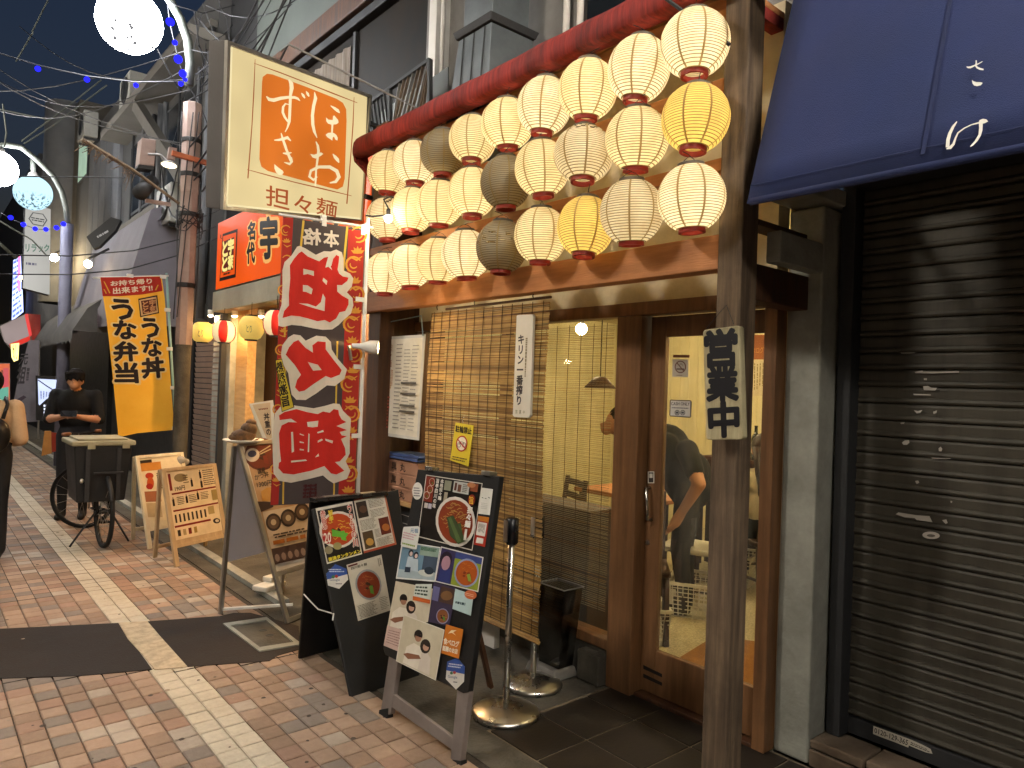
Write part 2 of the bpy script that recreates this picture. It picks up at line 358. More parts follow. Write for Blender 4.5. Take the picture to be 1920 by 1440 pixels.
def fingers(A, hand, tip, side, k, n=4, r=.008):
    hand, tip, side = V(hand), V(tip), V(side).normalized(); o = []
    for i in range(n):
        s = side*(i-(n-1)/2)*.018; ln = (.9, 1., .95, .75)[i]; m = hand+s+(tip-hand)*.55*ln; o += [(hand+s*.8, m, r*1.15, r, k), (m, hand+s+(tip-hand)*ln+(Z*-.008), r, r*.8, k)]
    return o
# man with a phone
q = frame2((1.42, 9.2, 0), (-.32, -.95)); pp_ = []
for s in (1, -1):
    pp_ += [(q(.09*s, 0, .92), q(.10*s, .02, .50), .09, .062, 1), (q(.10*s, .02, .50), q(.10*s, -.02, .09), .062, .045, 1), (q(.10*s, -.03, .05), q(.11*s, .13, .035), .045, .038, 2)]
    sh = q(.19*s, 0, 1.37); el = q(.245*s, .04, 1.10); wr = q(.07*s, .27, 1.14)
    pp_ += [(sh, el, .068, .058, 0), (el, q(.17*s, .15, 1.115), .045, .04, 3), (q(.17*s, .15, 1.115), wr, .04, .028, 3), (q(.06*s, .29, 1.145), q(.035*s, .34, 1.16), .03, .026, 3)]
    pp_ += fingers(None, q(.045*s, .325, 1.15), q(.0, .375, 1.155), Z, 3) + [(q(.05*s, .30, 1.16), q(.02*s, .33, 1.19), .011, .009, 3)]
pp_ += [(q(0, 0, .95), (.165, .125, .13), 1), (q(0, .0, 1.12), (.165, .12, .2), 0), (q(0, 0, 1.28), (.19, .125, .17), 0), (q(.16, 0, 1.36), q(-.16, 0, 1.36), .065, .065, 0), (q(0, .0, 1.40), q(0, .05, 1.46), .052, .05, 3),
        (q(0, .10, 1.535), (.072, .085, .10), 3), (q(0, .165, 1.475), (.042, .034, .042), 3), (q(0, .195, 1.515), (.013, .018, .02), 3), (q(.074, .085, 1.52), (.012, .02, .03), 3), (q(-.074, .085, 1.52), (.012, .02, .03), 3)]
HR1 = [(q(0, .06, 1.585), (.092, .10, .082), 0), (q(0, .02, 1.54), (.084, .075, .085), 0), (q(0, .145, 1.60), (.078, .045, .038), 0)]
for k in range(13):
    a = -1.25+k*.21; HR1.append((q(.085*math.sin(a), .10+.075*math.cos(a), 1.61), q(.088*math.sin(a), .105+.088*math.cos(a), 1.555-.012*(k % 3)-.02*abs(math.sin(a))), .018, .007, 0))
PM_['hair1'] = body_mesh('hair', HR1, [M['hair']], .008)
PM_['phone'] = body_mesh('person_body', pp_, [M['tee_black'], M['trousers'], M['shoe'], M['skin']], .012); Q1 = q
# walker in a beige top, seen from behind at the picture's edge
q = frame2((.52, 7.55, 0), (.05, 1)); pp_ = []
for s in (1, -1):
    pp_ += [(q(.09*s, 0, .88), q(.09*s, .05*s, .48), .10, .075, 1), (q(.09*s, .05*s, .48), q(.09*s, -.02+.1*s, .10), .075, .07, 1), (q(.09*s, -.05+.1*s, .05), q(.09*s, .10+.1*s, .035), .042, .036, 2)]
    sh = q(.185*s, 0, 1.29); el = q(.235*s, -.02, 1.02); wr = q(.20*s, .17, .98)
    pp_ += [(sh, el, .075, .062, 0), (el, wr, .06, .045, 0), (wr, q(.17*s, .25, 1.0), .03, .026, 3)] + fingers(None, q(.17*s, .25, 1.0), q(.14*s, .33, 1.0), Z, 3)
pp_ += [(q(0, 0, .92), (.18, .14, .16), 1), (q(0, 0, 1.06), (.175, .13, .2), 0), (q(0, 0, 1.22), (.185, .125, .16), 0), (q(.14, 0, 1.29), q(-.14, 0, 1.29), .06, .06, 0), (q(0, 0, 1.33), q(0, .02, 1.41), .05, .048, 3), (q(0, .03, 1.50), (.075, .09, .11), 3), (q(0, .12, 1.48), (.014, .02, .02), 3)]
PM_['walk'] = body_mesh('person_body', pp_, [M['beige_knit'], M['trousers'], M['shoe'], M['skin']], .013); Q2 = q
# man in black bending over inside the restaurant
pp_ = []; hip = PX(1294, 915, 4.40); chest = PX(1248, 840, 4.34); neck = PX(1196, 800, 4.29); head = PX(1158, 792, 4.25)
for k in (1, -1):
    h0 = hip+V((.09*k, .05*k, -.02)); kn = h0+V((-.02, .04, -.42)); an = V((h0.x, h0.y, .10))
    pp_ += [(h0, kn, .098, .072, 1), (kn, an, .07, .05, 1), (an-Z*.04, an+V((-.06, .12, -.055)), .045, .038, 2)]
sd = V((-.62, -.50, 0)).normalized()
pp_ += [(hip, (.165, .165, .15), 1), (hip, chest, .165, .185, 0), (hip+V((0, .02, .1)), (.17, .17, .18), 0), (chest, chest.lerp(neck, .55), .185, .11, 0), (chest+sd*.16+Z*.02, chest-sd*.16+Z*.02, .105, .105, 0), (chest.lerp(neck, .5), neck.lerp(head, .5), .062, .055, 3), (head, (.085, .10, .105), 3), (head+V((-.05, .07, -.05)), (.045, .05, .055), 3), (head+V((-.075, .10, -.02)), (.014, .018, .018), 3)]
s1 = PX(1288, 845, 4.16); e1_ = PX(1311, 908, 4.06); w1 = PX(1277, 962, 4.05); hd1 = PX(1266, 980, 4.04)
pp_ += [(s1, s1.lerp(e1_, .62), .082, .07, 0), (s1.lerp(e1_, .5), e1_, .052, .047, 3), (e1_, w1, .046, .032, 3), (w1, hd1, .036, .038, 3)] + fingers(None, hd1, hd1+V((-.03, .05, -.085)), (.6, -.5, .3), 3, r=.010) + [(w1+V((-.02, .01, -.02)), hd1+V((-.05, .02, -.03)), .013, .011, 3)]
s2_ = chest-sd*.22; e2_ = s2_+V((.05, .12, -.27)); w2 = e2_+V((-.10, .18, -.12))
pp_ += [(s2_, s2_.lerp(e2_, .6), .08, .068, 0), (s2_.lerp(e2_, .5), e2_, .05, .046, 3), (e2_, w2, .045, .032, 3), (w2, w2+V((-.03, .05, -.03)), .035, .03, 3)] + fingers(None, w2+V((-.03, .05, -.03)), w2+V((-.05, .11, -.06)), (.7, .5, 0), 3)
PM_['bend'] = body_mesh('person_body', pp_, [M['tee_black'], M['trousers'], M['shoe'], M['skin']], .012); HEAD_B = head
# seated diner with long hair
q = frame2((5.30, 3.10, 0), (.35, .94)); pp_ = []
for s in (1, -1):
    pp_ += [(q(.09*s, 0, .50), q(.1*s, .40, .50), .085, .06, 1), (q(.1*s, .40, .50), q(.1*s, .38, .10), .06, .045, 1), (q(.1*s, .36, .05), q(.1*s, .50, .04), .04, .035, 2), (q(.17*s, 0, .98), q(.21*s, .10, .74), .065, .055, 0), (q(.21*s, .10, .74), q(.13*s, .32, .76), .05, .03, 0), (q(.13*s, .32, .76), q(.11*s, .38, .76), .028, .024, 3)] + fingers(None, q(.11*s, .38, .76), q(.10*s, .45, .75), q(1, 0, 0)-q(0, 0, 0), 3)
pp_ += [(q(0, 0, .55), (.17, .14, .13), 1), (q(0, 0, .74), (.155, .11, .2), 0), (q(0, 0, .92), (.165, .11, .14), 0), (q(.13, 0, .98), q(-.13, 0, .98), .055, .055, 0), (q(0, 0, 1.02), q(0, .02, 1.09), .045, .045, 3), (q(0, .03, 1.19), (.072, .088, .105), 3), (q(0, .115, 1.17), (.013, .018, .018), 3)]
PM_['sit'] = body_mesh('person_body', pp_, [M['cream_top'], M['trousers'], M['shoe'], M['skin']], .013); Q4 = q
# ================================================================== ground and pavement
g = MB(); g.poly([(-60, -30, -.04), (60, -30, -.04), (60, 120, -.04), (-60, 120, -.04)])
tag(g.build('ground', M['asphalt']), kind='structure')
pv = MB(); pv.box((-3.2, -6, -.03), (1.93, 60, -.012)); pave = tag(pv.build('pavement', M['grout']), kind='structure')
ap = MB(); ap.box((1.93, -6, -.03), (2.12, 60, -.004)).box((2.12, 2.62, -.03), (3.35, 60, -.004)).box((2.12, -6, -.03), (3.35, 1.2, -.004))
apron = tag(ap.build('concrete_pavement', M['concrete_d']), kind='structure')
tw, tl = .1055, .112
tcol = [('tile_tan', '#a08570', '#ac927d', 6), ('tile_brown', '#8c725e', '#99806c', 4), ('tile_grey', '#7c7066', '#897d73', 4), ('tile_beige', '#a8998a', '#b4a696', 2), ('tile_rose', '#967663', '#a28370', 3)]
tm = []; tmw = []
for n_, a, b, k in tcol:
    M[n_] = mat(n_, a, b, scale=30, rough=.72, bump=.25, bscale=140, dirt='#57483c', damt=.55, dscale=1.1); tm.append(M[n_]); tmw.append(k)
M['tile_white'] = mat('tile_white', '#bbb09c', '#cabfaa', scale=40, rough=.7, bump=.25, bscale=160, dirt='#8d7f6a', damt=.45, dscale=3)
def tile_mesh(m, w, l, nm):
    b = MB(); e = .006; x, y = w/2-.0028, l/2-.0022
    b.add([(-x, -y, -.012), (x, -y, -.012), (x, y, -.012), (-x, y, -.012), (-x, -y, -.003), (x, -y, -.003), (x, y, -.003), (-x, y, -.003),
           (-x+e, -y+e, 0), (x-e, -y+e, 0), (x-e, y-e, 0), (-x+e, y-e, 0)],
          [(0, 1, 5, 4), (1, 2, 6, 5), (2, 3, 7, 6), (3, 0, 4, 7), (4, 5, 9, 8), (5, 6, 10, 9), (6, 7, 11, 10), (7, 4, 8, 11), (8, 9, 10, 11)])
    me = b.mesh(nm); me.materials.append(m); return me
tmesh = [tile_mesh(m, tw, tl, 'paver') for m in tm]; wmesh = tile_mesh(M['tile_white'], tw, tl, 'paver')
PL_ = [PZ(u, v) for u, v in [(-60, 1184), (0, 1180), (222, 1169), (240, 1200), (262, 1224), (285, 1256), (150, 1268), (0, 1273), (-60, 1278)]]
PR_ = [PZ(u, v) for u, v in [(277, 1166), (412, 1156), (438, 1150), (470, 1150), (500, 1158), (560, 1175), (562, 1218), (520, 1230), (505, 1240), (352, 1251), (300, 1193)]]
PC_ = [PZ(u, v) for u, v in [(223, 1169), (276, 1166), (299, 1193), (351, 1251), (344, 1253), (290, 1256.5), (263, 1224), (241, 1200)]]
def inside(p, poly):
    c = False; n = len(poly)
    for i in range(n):
        a, b = poly[i], poly[i-1]
        if (a.y > p[1]) != (b.y > p[1]) and p[0] < (b.x-a.x)*(p[1]-a.y)/(b.y-a.y)+a.x: c = not c
    return c
def infr(p):
    q = V(p)-EYE; d = q.dot(fw)
    if d < .2: return False
    u, v = 960+F*q.dot(rt)/d, 720-F*q.dot(up)/d; return -40 < u < 1960 and v < 1480
cells = []
for j in range(-40, 330):
    for i in range(-14, 9):
        x = 1.0455+(i+.5)*tw; y = 2.0+(j+.5)*tl
        if x > 1.93: continue
        d = math.hypot(x, y); vis = infr((x, y, 0)) and not any(inside((x, y), q) for q in (PL_, PR_, PC_))
        white = i in (0, 1); cells.append((0 if vis else 1, d, x, y, white, R.choices(range(5), tmw)[0]))
cells.sort(); rest = MB()
for k, (nv, d, x, y, wh, ci) in enumerate(cells):
    if k < 300 and not nv:
        o = bpy.data.objects.new('paver', wmesh if wh else tmesh[ci]); COL.objects.link(o); o.parent = pave
        o.location = (x, y, R.uniform(-.0012, .0012)); o.rotation_euler = (R.uniform(-.006, .006), R.uniform(-.006, .006), R.uniform(-.006, .006))
    else:
        e = .0025; z = R.uniform(-.001, .001); hx, hy = tw/2-e, tl/2-e
        rest.poly([(x-hx, y-hy, z), (x+hx, y-hy, z), (x+hx, y+hy, z), (x-hx, y+hy, z)], None, 5 if wh else ci)
o = rest.build('paver_field', tm+[M['tile_white']], pave); o['kind'] = 'stuff'
def flat(name, poly, z, m, th=.02, label=None):
    b = MB(); b.prism([(p.x, p.y, z-th) for p in poly], (0, 0, th)); return tag(b.build(name, m), kind='structure')
M['patch'] = mat('patch', '#221a15', '#2c221c', scale=9, rough=.85, bump=.35, bscale=120, dirt='#241f1c', damt=.5, dscale=4)
flat('asphalt_patch', PL_, .004, M['patch']); flat('asphalt_patch', PR_, .004, M['patch'])
M['cstrip'] = mat('cstrip', '#b9a78c', '#cbb99d', scale=30, rough=.85, bump=.5, bscale=90, dirt='#6d6252', damt=.6, dscale=14)
flat('concrete_strip', PC_, .006, M['cstrip'])
# drain frame and lid set in the pavement
dr = thing('drain_cover', 'square concrete drain lid in a chipped frame under the metal menu board', 'drain cover', PZ(490, 1195))
q = [PZ(418, 1172), PZ(486, 1224), PZ(566, 1211), PZ(500, 1160)]
b = MB(); c = sum(q, V())/4
for i in range(4):
    a, d = q[i], q[(i+1) % 4]; a2, d2 = a+(c-a)*.2, d+(c-d)*.2
    b.prism([a, d, d2, a2], (0, 0, .012))
b.build('frame', M['concrete'], dr)
b = MB(); b.prism([p+(c-p)*.24 for p in q], (0, 0, .006)); lid = b.build('lid', M['concrete_d'], dr)
for s_ in (-.05, .06):
    b = MB(); p = c+V((.03, s_, .007)); b.lathe([(.0, .0), (.022, .001), (.026, 0)], p, 10); b.build('lifting_hole', M['black'], lid)
# kerb by the eel restaurant
b = MB(); b.box((2.06, 4.95, -.03), (2.14, 40, .035)); kerb = tag(b.build('kerb', M['concrete']), kind='structure')
# dark entrance tiles
b = MB(); b.box((2.12, 1.2, -.03), (3.06, 2.62, -.006)); M['grout_l'] = mat('grout_l', '#655b4c', '#756a59', scale=20, rough=.9, bump=.2, dirt='#3c362c', damt=.6, dscale=3)
ent = tag(b.build('entrance_floor', M['grout_l']), kind='structure')
M['slate'] = mat('slate', '#1c1815', '#27211c', scale=4, rough=.5, bump=.12, bscale=50, dirt='#3a3328', damt=.35, dscale=2, spec=.25)
gx = [2.125, 2.435, 2.775, 3.04]; gy = [1.22, 1.61, 1.945, 2.27, 2.60]
for i in range(3):
    for j in range(4):
        a, b_, c_, d = gx[i]+.005, gx[i+1]-.005, gy[j]+.005, gy[j+1]-.005
        bb = MB(); bb.box((a, c_, -.01), (b_, d, R.uniform(-.0006, .0006))); bb.build('floor_tile', M['slate'], ent, bevel=.002)
# ================================================================== restaurant
rest_b = thing('restaurant_building', 'timber fronted noodle restaurant with lantern rails and glazed sliding door', 'restaurant', (3.0, 3.1, 0))
def part(name, m, a, b, parent=None, bevel=.004): q = MB(); q.box(a, b); return q.build(name, m, parent or rest_b, bevel=bevel)
part('post', M['wood_post'], (2.52, 1.597, 0), (2.635, 1.712, 3.7), bevel=.008)
part('post', M['wood_dark'], (2.56, 4.53, 0), (2.68, 4.70, 3.5), bevel=.006)
fb = part('front_beam', M['wood_beam'], (2.535, 1.713, 2.125), (2.625, 4.86, 2.272), bevel=.006)
for z in (2.54, 2.875): part('lantern_rail', M['wood_beam'], (2.55, 1.713, z), (2.61, 4.7, z+.055))
part('lantern_rail', M['wood_beam'], (2.55, 1.713, 3.215), (2.61, 4.7, 3.27))
part('upper_wall', M['plaster'], (3.0, 1.72, 2.092), (3.1, 4.72, 3.42), bevel=0)
part('soffit', M['wood_beam'], (2.47, 1.72, 3.33), (2.998, 4.72, 3.36))
part('lintel', M['wood_red'], (2.965, 1.70, 2.02), (3.07, 4.72, 2.09))
part('door_jamb', M['wood_red'], (2.955, 2.462, 0.0), (3.075, 2.632, 2.018), bevel=.006)
part('door_jamb', M['wood_red'], (2.985, 1.702, 0.0), (3.075, 1.765, 2.018))
part('side_wall', M['wood_dark'], (2.70, 4.705, 0), (3.0, 4.75, 3.33), bevel=0)
part('sill', M['wood_red'], (2.96, 2.634, .19), (3.08, 4.70, .245))
part('low_wall', M['concrete_d'], (2.975, 2.634, 0), (3.065, 4.70, .188), bevel=0)
part('plinth', M['concrete_d'], (2.90, 2.634, 0), (2.974, 2.80, .165), bevel=.01)
win = part('window_frame', M['wood_red'], (2.985, 4.60, .247), (3.065, 4.70, 2.018))
part('mullion', M['wood_red'], (2.985, 3.62, .247), (3.055, 3.67, 2.018), win)
part('pane', M['glass'], (3.018, 2.634, .247), (3.023, 3.619, 2.018), win, 0)
part('pane', M['glass'], (3.018, 3.671, .247), (3.023, 4.599, 2.018), win, 0)
part('sliding_door_rail', M['wood_dark'], (2.99, 1.766, -.002), (3.12, 2.46, .018))
# sliding door
x0, x1 = 3.035, 3.07
door = part('door', M['wood_red'], (x0, 2.362, .025), (x1, 2.458, 2.015))
part('stile', M['wood_red'], (x0, 1.768, .025), (x1, 1.79, 2.015), door)
part('top_rail', M['wood_red'], (x0, 1.791, 1.905), (x1, 2.361, 2.015), door)
part('bottom_rail', M['wood_red'], (x0, 1.791, .025), (x1, 2.361, .255), door)
part('pane', M['glass'], (3.05, 1.791, .256), (3.055, 2.361, 1.904), door, 0)
b = MB(); hp = [PX(u, v, x0-.03) for u, v in ((1212, 915), (1214, 975))]
b.tube([hp[0]+V((.03, 0, .0)), hp[0], hp[1], hp[1]+V((.03, 0, 0))], .009, 8); b.build('handle', M['steel'], door, smooth=True)
b = MB(); p = PX(1214, 1017, x0-.002); b.lathe([(0, .006), (.012, .006), (.014, 0)], p, 12, -X); b.build('lock', M['steel'], door)
pl = Pl((x0-.001, 0, 0), X); pr = Pr(pl); pr.rect(1215, 884, 1227, 906, '#e8e4da').up(); pr.rect(1216.5, 885.5, 1225.5, 904.5, '#3a3532').up(); pr.rect(1218, 888, 1224, 896, '#cfcac0'); pr.build('door_sticker', M['print'], door)
for k in range(2):
    b = MB(); a = [PX(u, v+16*k, x0-.0015) for u, v in ((1206, 1247), (1241, 1264), (1241, 1270), (1206, 1254))]; b.prism(a, X*.002); b.build('vent_slot', M['black'], door)
# interior shell
M['in_wall'] = mat('in_wall', '#ddd2a6', '#ece2ba', scale=3, stretch=(3, 3, .4), rough=.6, bump=.1, dirt='#bda873', damt=.3)
M['terrazzo'] = mat('terrazzo', '#8f8467', '#cfc4a2', scale=70, rough=.5, bump=.05)
part('interior_floor', M['terrazzo'], (3.071, 1.71, -.03), (7.4, 6.6, .012), bevel=0)
part('interior_ceiling', M['plaster'], (3.101, 1.71, 2.55), (7.4, 6.6, 2.6), bevel=0)
part('interior_wall', M['in_wall'], (3.101, 1.705, 0), (7.4, 1.719, 2.549), bevel=0)
part('interior_wall', M['in_wall'], (3.101, 6.601, 0), (7.4, 6.65, 2.549), bevel=0)
part('interior_wall', M['plaster'], (3.071, 4.752, 0), (3.1, 6.6, 2.55), bevel=0)
iw = part('interior_wall', M['in_wall'], (7.401, 1.71, 0), (7.45, 6.65, 2.549), bevel=0)
for k in range(36):     # tongue and groove boards of the back wall
    y = 1.73+k*.135; part('wall_board', M['in_wall'], (7.385, y, .012), (7.40, y+.131, 2.548), iw, .003)
part('counter', M['wood_dark'], (6.2, 1.73, .012), (6.6, 3.6, 1.02)); part('counter_top', M['wood_pale'], (6.15, 1.73, 1.021), (6.65, 3.6, 1.06))
# side bracket and trim between the post and the pillar
part('bracket_beam', M['wood_dark'], (2.637, 1.60, 2.0), (3.1, 1.695, 2.15))
part('bracket_beam', M['wood_dark'], (2.637, 1.60, 2.31), (3.04, 1.69, 2.335))
for k in range(6): part('louvre', M['wood_pale'], (2.66+k*.06, 1.73, 2.46+k*.03), (2.70+k*.06, 1.80, 2.475+k*.03), None, .001)
# ---- upper storey
up_wall = part('upper_storey_wall', M['grey_metal'], (3.12, 1.2, 3.421), (3.3, 4.70, 7.4), bevel=0)
M['white_sheet'] = mat('white_sheet', '#4d534f', '#5c625d', scale=2, rough=.6, bump=.1, dirt='#4d524e', damt=.4)
part('upper_storey_wall', M['dark_grey'], (3.14, 4.701, 3.421), (3.34, 8.8, 7.2), bevel=0)
part('white_wall_panel', M['white_sheet'], (3.06, 4.9, 5.29), (3.139, 8.62, 7.3), bevel=0)
part('eave_beam', M['wood_dark'], (2.98, 4.75, 5.0), (3.10, 8.62, 5.22), bevel=.01)
part('eave_beam', M['dark_grey'], (3.02, 4.75, 4.9), (3.12, 8.62, 4.985), bevel=.01)
wf = part('window_frame', M['grey_metal'], (3.06, 4.78, 3.55), (3.135, 4.84, 4.89))
for y in (6.08, 7.6): part('window_mullion', M['black'], (3.07, y, 3.55), (3.13, y+.05, 4.89), wf)
part('window_sill', M['grey_metal'], (3.04, 4.78, 3.5), (3.135, 8.5, 3.549), wf)
M['pane_night'] = mat('pane_night', '#171615', '#262421', scale=1.1, stretch=(1, 1.5, .5), rough=.6, bump=0, dirt='#33230f', damt=.7, dscale=.9, spec=.08)
for a, b_ in ((4.845, 6.075), (6.135, 7.595), (7.655, 8.5)): part('window_pane', M['pane_night'], (3.10, a, 3.55), (3.106, b_, 4.89), wf, 0)
M['curtain'] = mat('curtain', '#6b6259', '#8f857a', scale=8, stretch=(1, 5, .3), rough=.9, bump=.6, bscale=12)
b = MB(); n = 40; P = [(3.085+.012*math.sin(k*1.3), 6.2+k*1.3/n, 0) for k in range(n+1)]
b.add([(x, y, 3.56) for x, y, z in P]+[(x, y, 4.8) for x, y, z in P], [(k, k+1, n+k+2, n+k+1) for k in range(n)]); b.build('curtain', M['curtain'], wf, smooth=True)
# corner trim, pipe and siding boards right of the upper window
part('corner_trim', M['white_paint'], (2.99, 4.60, 3.42), (3.119, 4.70, 6.5), bevel=.004)
b = MB(); b.tube([(3.0, 4.52, 3.42), (3.0, 4.52, 6.5)], .018, 8); b.build('drain_pipe', M['white_paint'], rest_b, smooth=True)
for k in range(9):
    z = 3.43+k*.42; part('siding_board', M['grey_metal'], (3.085, 1.25, z), (3.119, 4.50, z+.41), None, .004)
part('upper_window', M['glass_dark'], (3.06, 2.2, 3.7), (3.084, 3.05, 5.2), None, 0)
for y in (3.1, 3.22): 
    b = MB(); b.tube([(3.05, y, 3.42), (3.05, y, 6)], .022, 8); b.build('drain_pipe', M['white_paint'], rest_b, smooth=True)
# balcony lattice of diagonal slats
lat = thing('lattice_railing', 'broken diagonal slat railing above the red awning', 'railing', PX(750, 230, 2.82))
A, B = PX(694, 193, 2.82), PX(806, 112, 2.82); A2, B2 = PX(694, 285, 2.82), PX(806, 235, 2.82)
for p, q in ((A, B), (A2, B2)):
    b = MB(); b.beam(p, q, .03, .025); b.build('rail', M['dark_grey'], lat)
for t in (.36, 1.0):
    b = MB(); b.beam(A.lerp(B, t), A2.lerp(B2, t), .03, .03, X); b.build('upright', M['dark_grey'], lat)
for k in range(15):
    t = .36+k*.075
    if t > 1: break
    b = MB(); b.beam(A.lerp(B, min(1, t+.17)), A2.lerp(B2, max(.36, t-.10)), .006, .02, X); b.build('slat', M['wood_post'] if k % 3 else M['grey_metal'], lat)
for k in range(6):
    t = k*.065; b = MB(); b.beam(A.lerp(B, t), A2.lerp(B2, min(.36, t+.12)), .006, .018, X); b.build('slat', M['dark_grey'], lat)
b = MB(); b.prism([A2.lerp(B2, 0)+V((.16, .1, -.05)), B2+V((.16, 0, -.1)), B+V((.16, 0, 0)), A+V((.16, .1, 0))], X*.01); b.build('backing_sheet', M['white_sheet'], lat)
# kitchen duct
du = thing('exhaust_duct', 'grey sheet metal kitchen duct with flared hood above the awning', 'duct', PX(915, 170, 2.85))
c0 = PX(922, 24, 2.66); zf = c0.z
def hood(b, x, y, w0, z0, w1, z1):     # corner nearest the viewer at (x,y)
    f = lambda w, z: [(x-(w-.3)/2, y-(w-.3)/2, z), (x+.3+(w-.3)/2, y-(w-.3)/2, z), (x+.3+(w-.3)/2, y+.3+(w-.3)/2, z), (x-(w-.3)/2, y+.3+(w-.3)/2, z)]
    b.hexa(f(w0, z0)+f(w1, z1))
M['duct'] = mat('duct', '#5d6468', '#747b7e', scale=3, rough=.5, metal=.5, bump=.06, dirt='#3d3f40', damt=.6)
b = MB(); hood(b, c0.x+.02, c0.y+.02, .3, zf, .3, zf+2.2); b.build('shaft', M['duct'], du, bevel=.004)
b = MB(); hood(b, c0.x+.02, c0.y+.02, .37, zf-.05, .40, zf-.005); b.build('flange', M['dark_grey'], du, bevel=.004)
b = MB(); hood(b, c0.x+.02, c0.y+.02, .46, zf-.75, .34, zf-.055); hd = b.build('hood', M['duct'], du, bevel=.004)
for k in range(3):
    b = MB(); y = c0.y+.06+k*.11; b.beam((c0.x+.0185-.021, y, zf-.06), (c0.x-.064, y-.03, zf-.74), .006, .006); b.build('seam', M['dark_grey'], hd)
# ================================================================== shuttered shop on the right
sh = thing('shuttered_shop_building', 'closed neighbouring shop behind a dark roller shutter', 'shop', (3.3, .3, 0))
def sp(name, m, a, b, parent=None, bevel=.004): q = MB(); q.box(a, b); return q.build(name, m, parent or sh, bevel=bevel)
sp('pillar', M['concrete'], (3.06, 1.535, 0), (3.6, 1.70, 2.46), bevel=.012)
sp('shutter_guide', M['dark_grey'], (3.18, 1.455, .115), (3.27, 1.515, 2.6))
sp('wall', M['concrete_d'], (3.36, -3, 0), (3.6, 1.534, 7.2), bevel=0)
sp('soffit', M['dark_grey'], (2.95, -3, 2.55), (3.355, 1.50, 2.62))
sp('lintel_block', M['concrete'], (2.70, 1.535, 2.16), (3.059, 1.60, 2.29), bevel=.006)
sp('lintel_block', M['concrete'], (2.86, 1.50, 2.47), (3.3, 1.70, 2.54), bevel=.008)
M['shutter'] = mat('shutter', '#3f3c34', '#4d4940', scale=4, stretch=(1, .6, 4), rough=.55, metal=.1, bump=.12, bscale=40, dirt='#2b2620', damt=.75, dscale=5, dst=(1, 2.2, .22))
hs = .0735; sy0, sy1 = -2.4, 1.46
b = MB(); b.box((3.285, sy0, .115), (3.30, sy1, 2.6)); shut = b.build('roller_shutter', M['black'], sh)
prof = [(.008, 0), (-.004, .004), (-.008, .012), (-.004, .022), (.002, .026), (.0, .06), (.004, .069), (.010, .0725), (.018, .0725), (.018, 0)]
b = MB(); b.prism([(x, sy0, z) for x, z in prof], (0, sy1-sy0, 0)); slat = b.build('shutter_slat', M['shutter'], shut)
WL['shutter_slat']; n_sl = 32
off = WL[shut.name]
slat.location = (3.265, 0, .20)
for k in range(1, n_sl): inst(slat, shut, (3.265+R.uniform(-.001, .001), 0, .20+k*hs))
# (slat meshes are built about the shop's own origin)
b = MB(); b.box((3.255, sy0, .12), (3.284, sy1, .195)); b.build('bottom_bar', M['dark_grey'], shut, bevel=.004)
pl = Pl((3.256, 0, 0), X); pr = Pr(pl, .0015)
pr.fr(1640, 640, 1061/280)
for q in ([(285, 218), (340, 207), (345, 215), (470, 215), (600, 210), (600, 222), (420, 228), (290, 226)], [(345, 318), (380, 316), (400, 328), (445, 330), (430, 350), (350, 346)],
          [(280, 490), (310, 495), (340, 487), (325, 508), (300, 512)], [(415, 500), (445, 490), (440, 508), (420, 516)], [(195, 720), (215, 703), (245, 702), (248, 720), (230, 735), (205, 735)],
          [(455, 760), (470, 748), (482, 765), (475, 782), (457, 780)], [(288, 992), (310, 988), (318, 1004), (300, 1014)], [(150, 1228), (170, 1215), (235, 1225), (300, 1235), (390, 1242), (412, 1285), (300, 1270), (285, 1255), (215, 1250)],
          [(480, 1270), (510, 1265), (520, 1290), (505, 1297)], [(185, 78), (290, 78), (285, 84), (190, 87)], [(275, 372), (400, 378), (400, 384), (280, 382)], [(400, 826), (540, 830), (540, 834), (410, 832)],
          [(350, 262), (372, 262), (372, 276), (352, 275)], [(183, 578), (215, 572), (210, 586), (188, 588)], [(540, 1133), (553, 1135), (550, 1148), (540, 1146)]):
    pr.mb = MB(); pr.poly(q, '#b9b4ac'); pr.build('sticker_remnant', M['print'], shut)
pr.mb = MB(); pr.ell(402, 1378, 62, 26, '#cfcac2', .06).up(); pr.ell(402, 1380, 30, 10, '#6b655e', .06)
pr.build('round_sticker', M['print'], shut)
pr = Pr(Pl((3.254, 0, 0), X), .001).fr(1620, 1340, 12); pr.poly([(215, 250), (600, 390), (1020, 545), (1330, 680), (1500, 770), (1545, 880), (1400, 850), (1250, 790), (1010, 690), (1000, 740), (700, 620), (400, 510), (205, 430)], '#c9c3b6').up()
pr.text('0120-129-365', [(240, 290), (1000, 575), (980, 690), (235, 400)], '#1c1a18', .02); pr.lines([(1030, 590), (1500, 800), (1500, 860), (1040, 680)], 2, '#3a3733', seg=.12)
pr.build('phone_sticker', M['print'], shut)
M['stone'] = mat('stone', '#6c5d4e', '#857462', scale=7, rough=.85, bump=.4, bscale=60, dirt='#3d342b', damt=.5)
sb = sp('step', M['concrete_d'], (3.08, -3, 0), (3.36, 1.532, .075), bevel=.006)
for k in range(9):
    y = 1.53-k*.235; sp('stone_block', M['stone'], (3.065+R.uniform(0, .012), y-.228, .0755), (3.25, y, .113+R.uniform(-.002, .002)), sb, .008)
    sp('stone_block', M['stone'], (3.055+R.uniform(0, .006), y-.228, .0), (3.0795, y, .070), sb, .005)
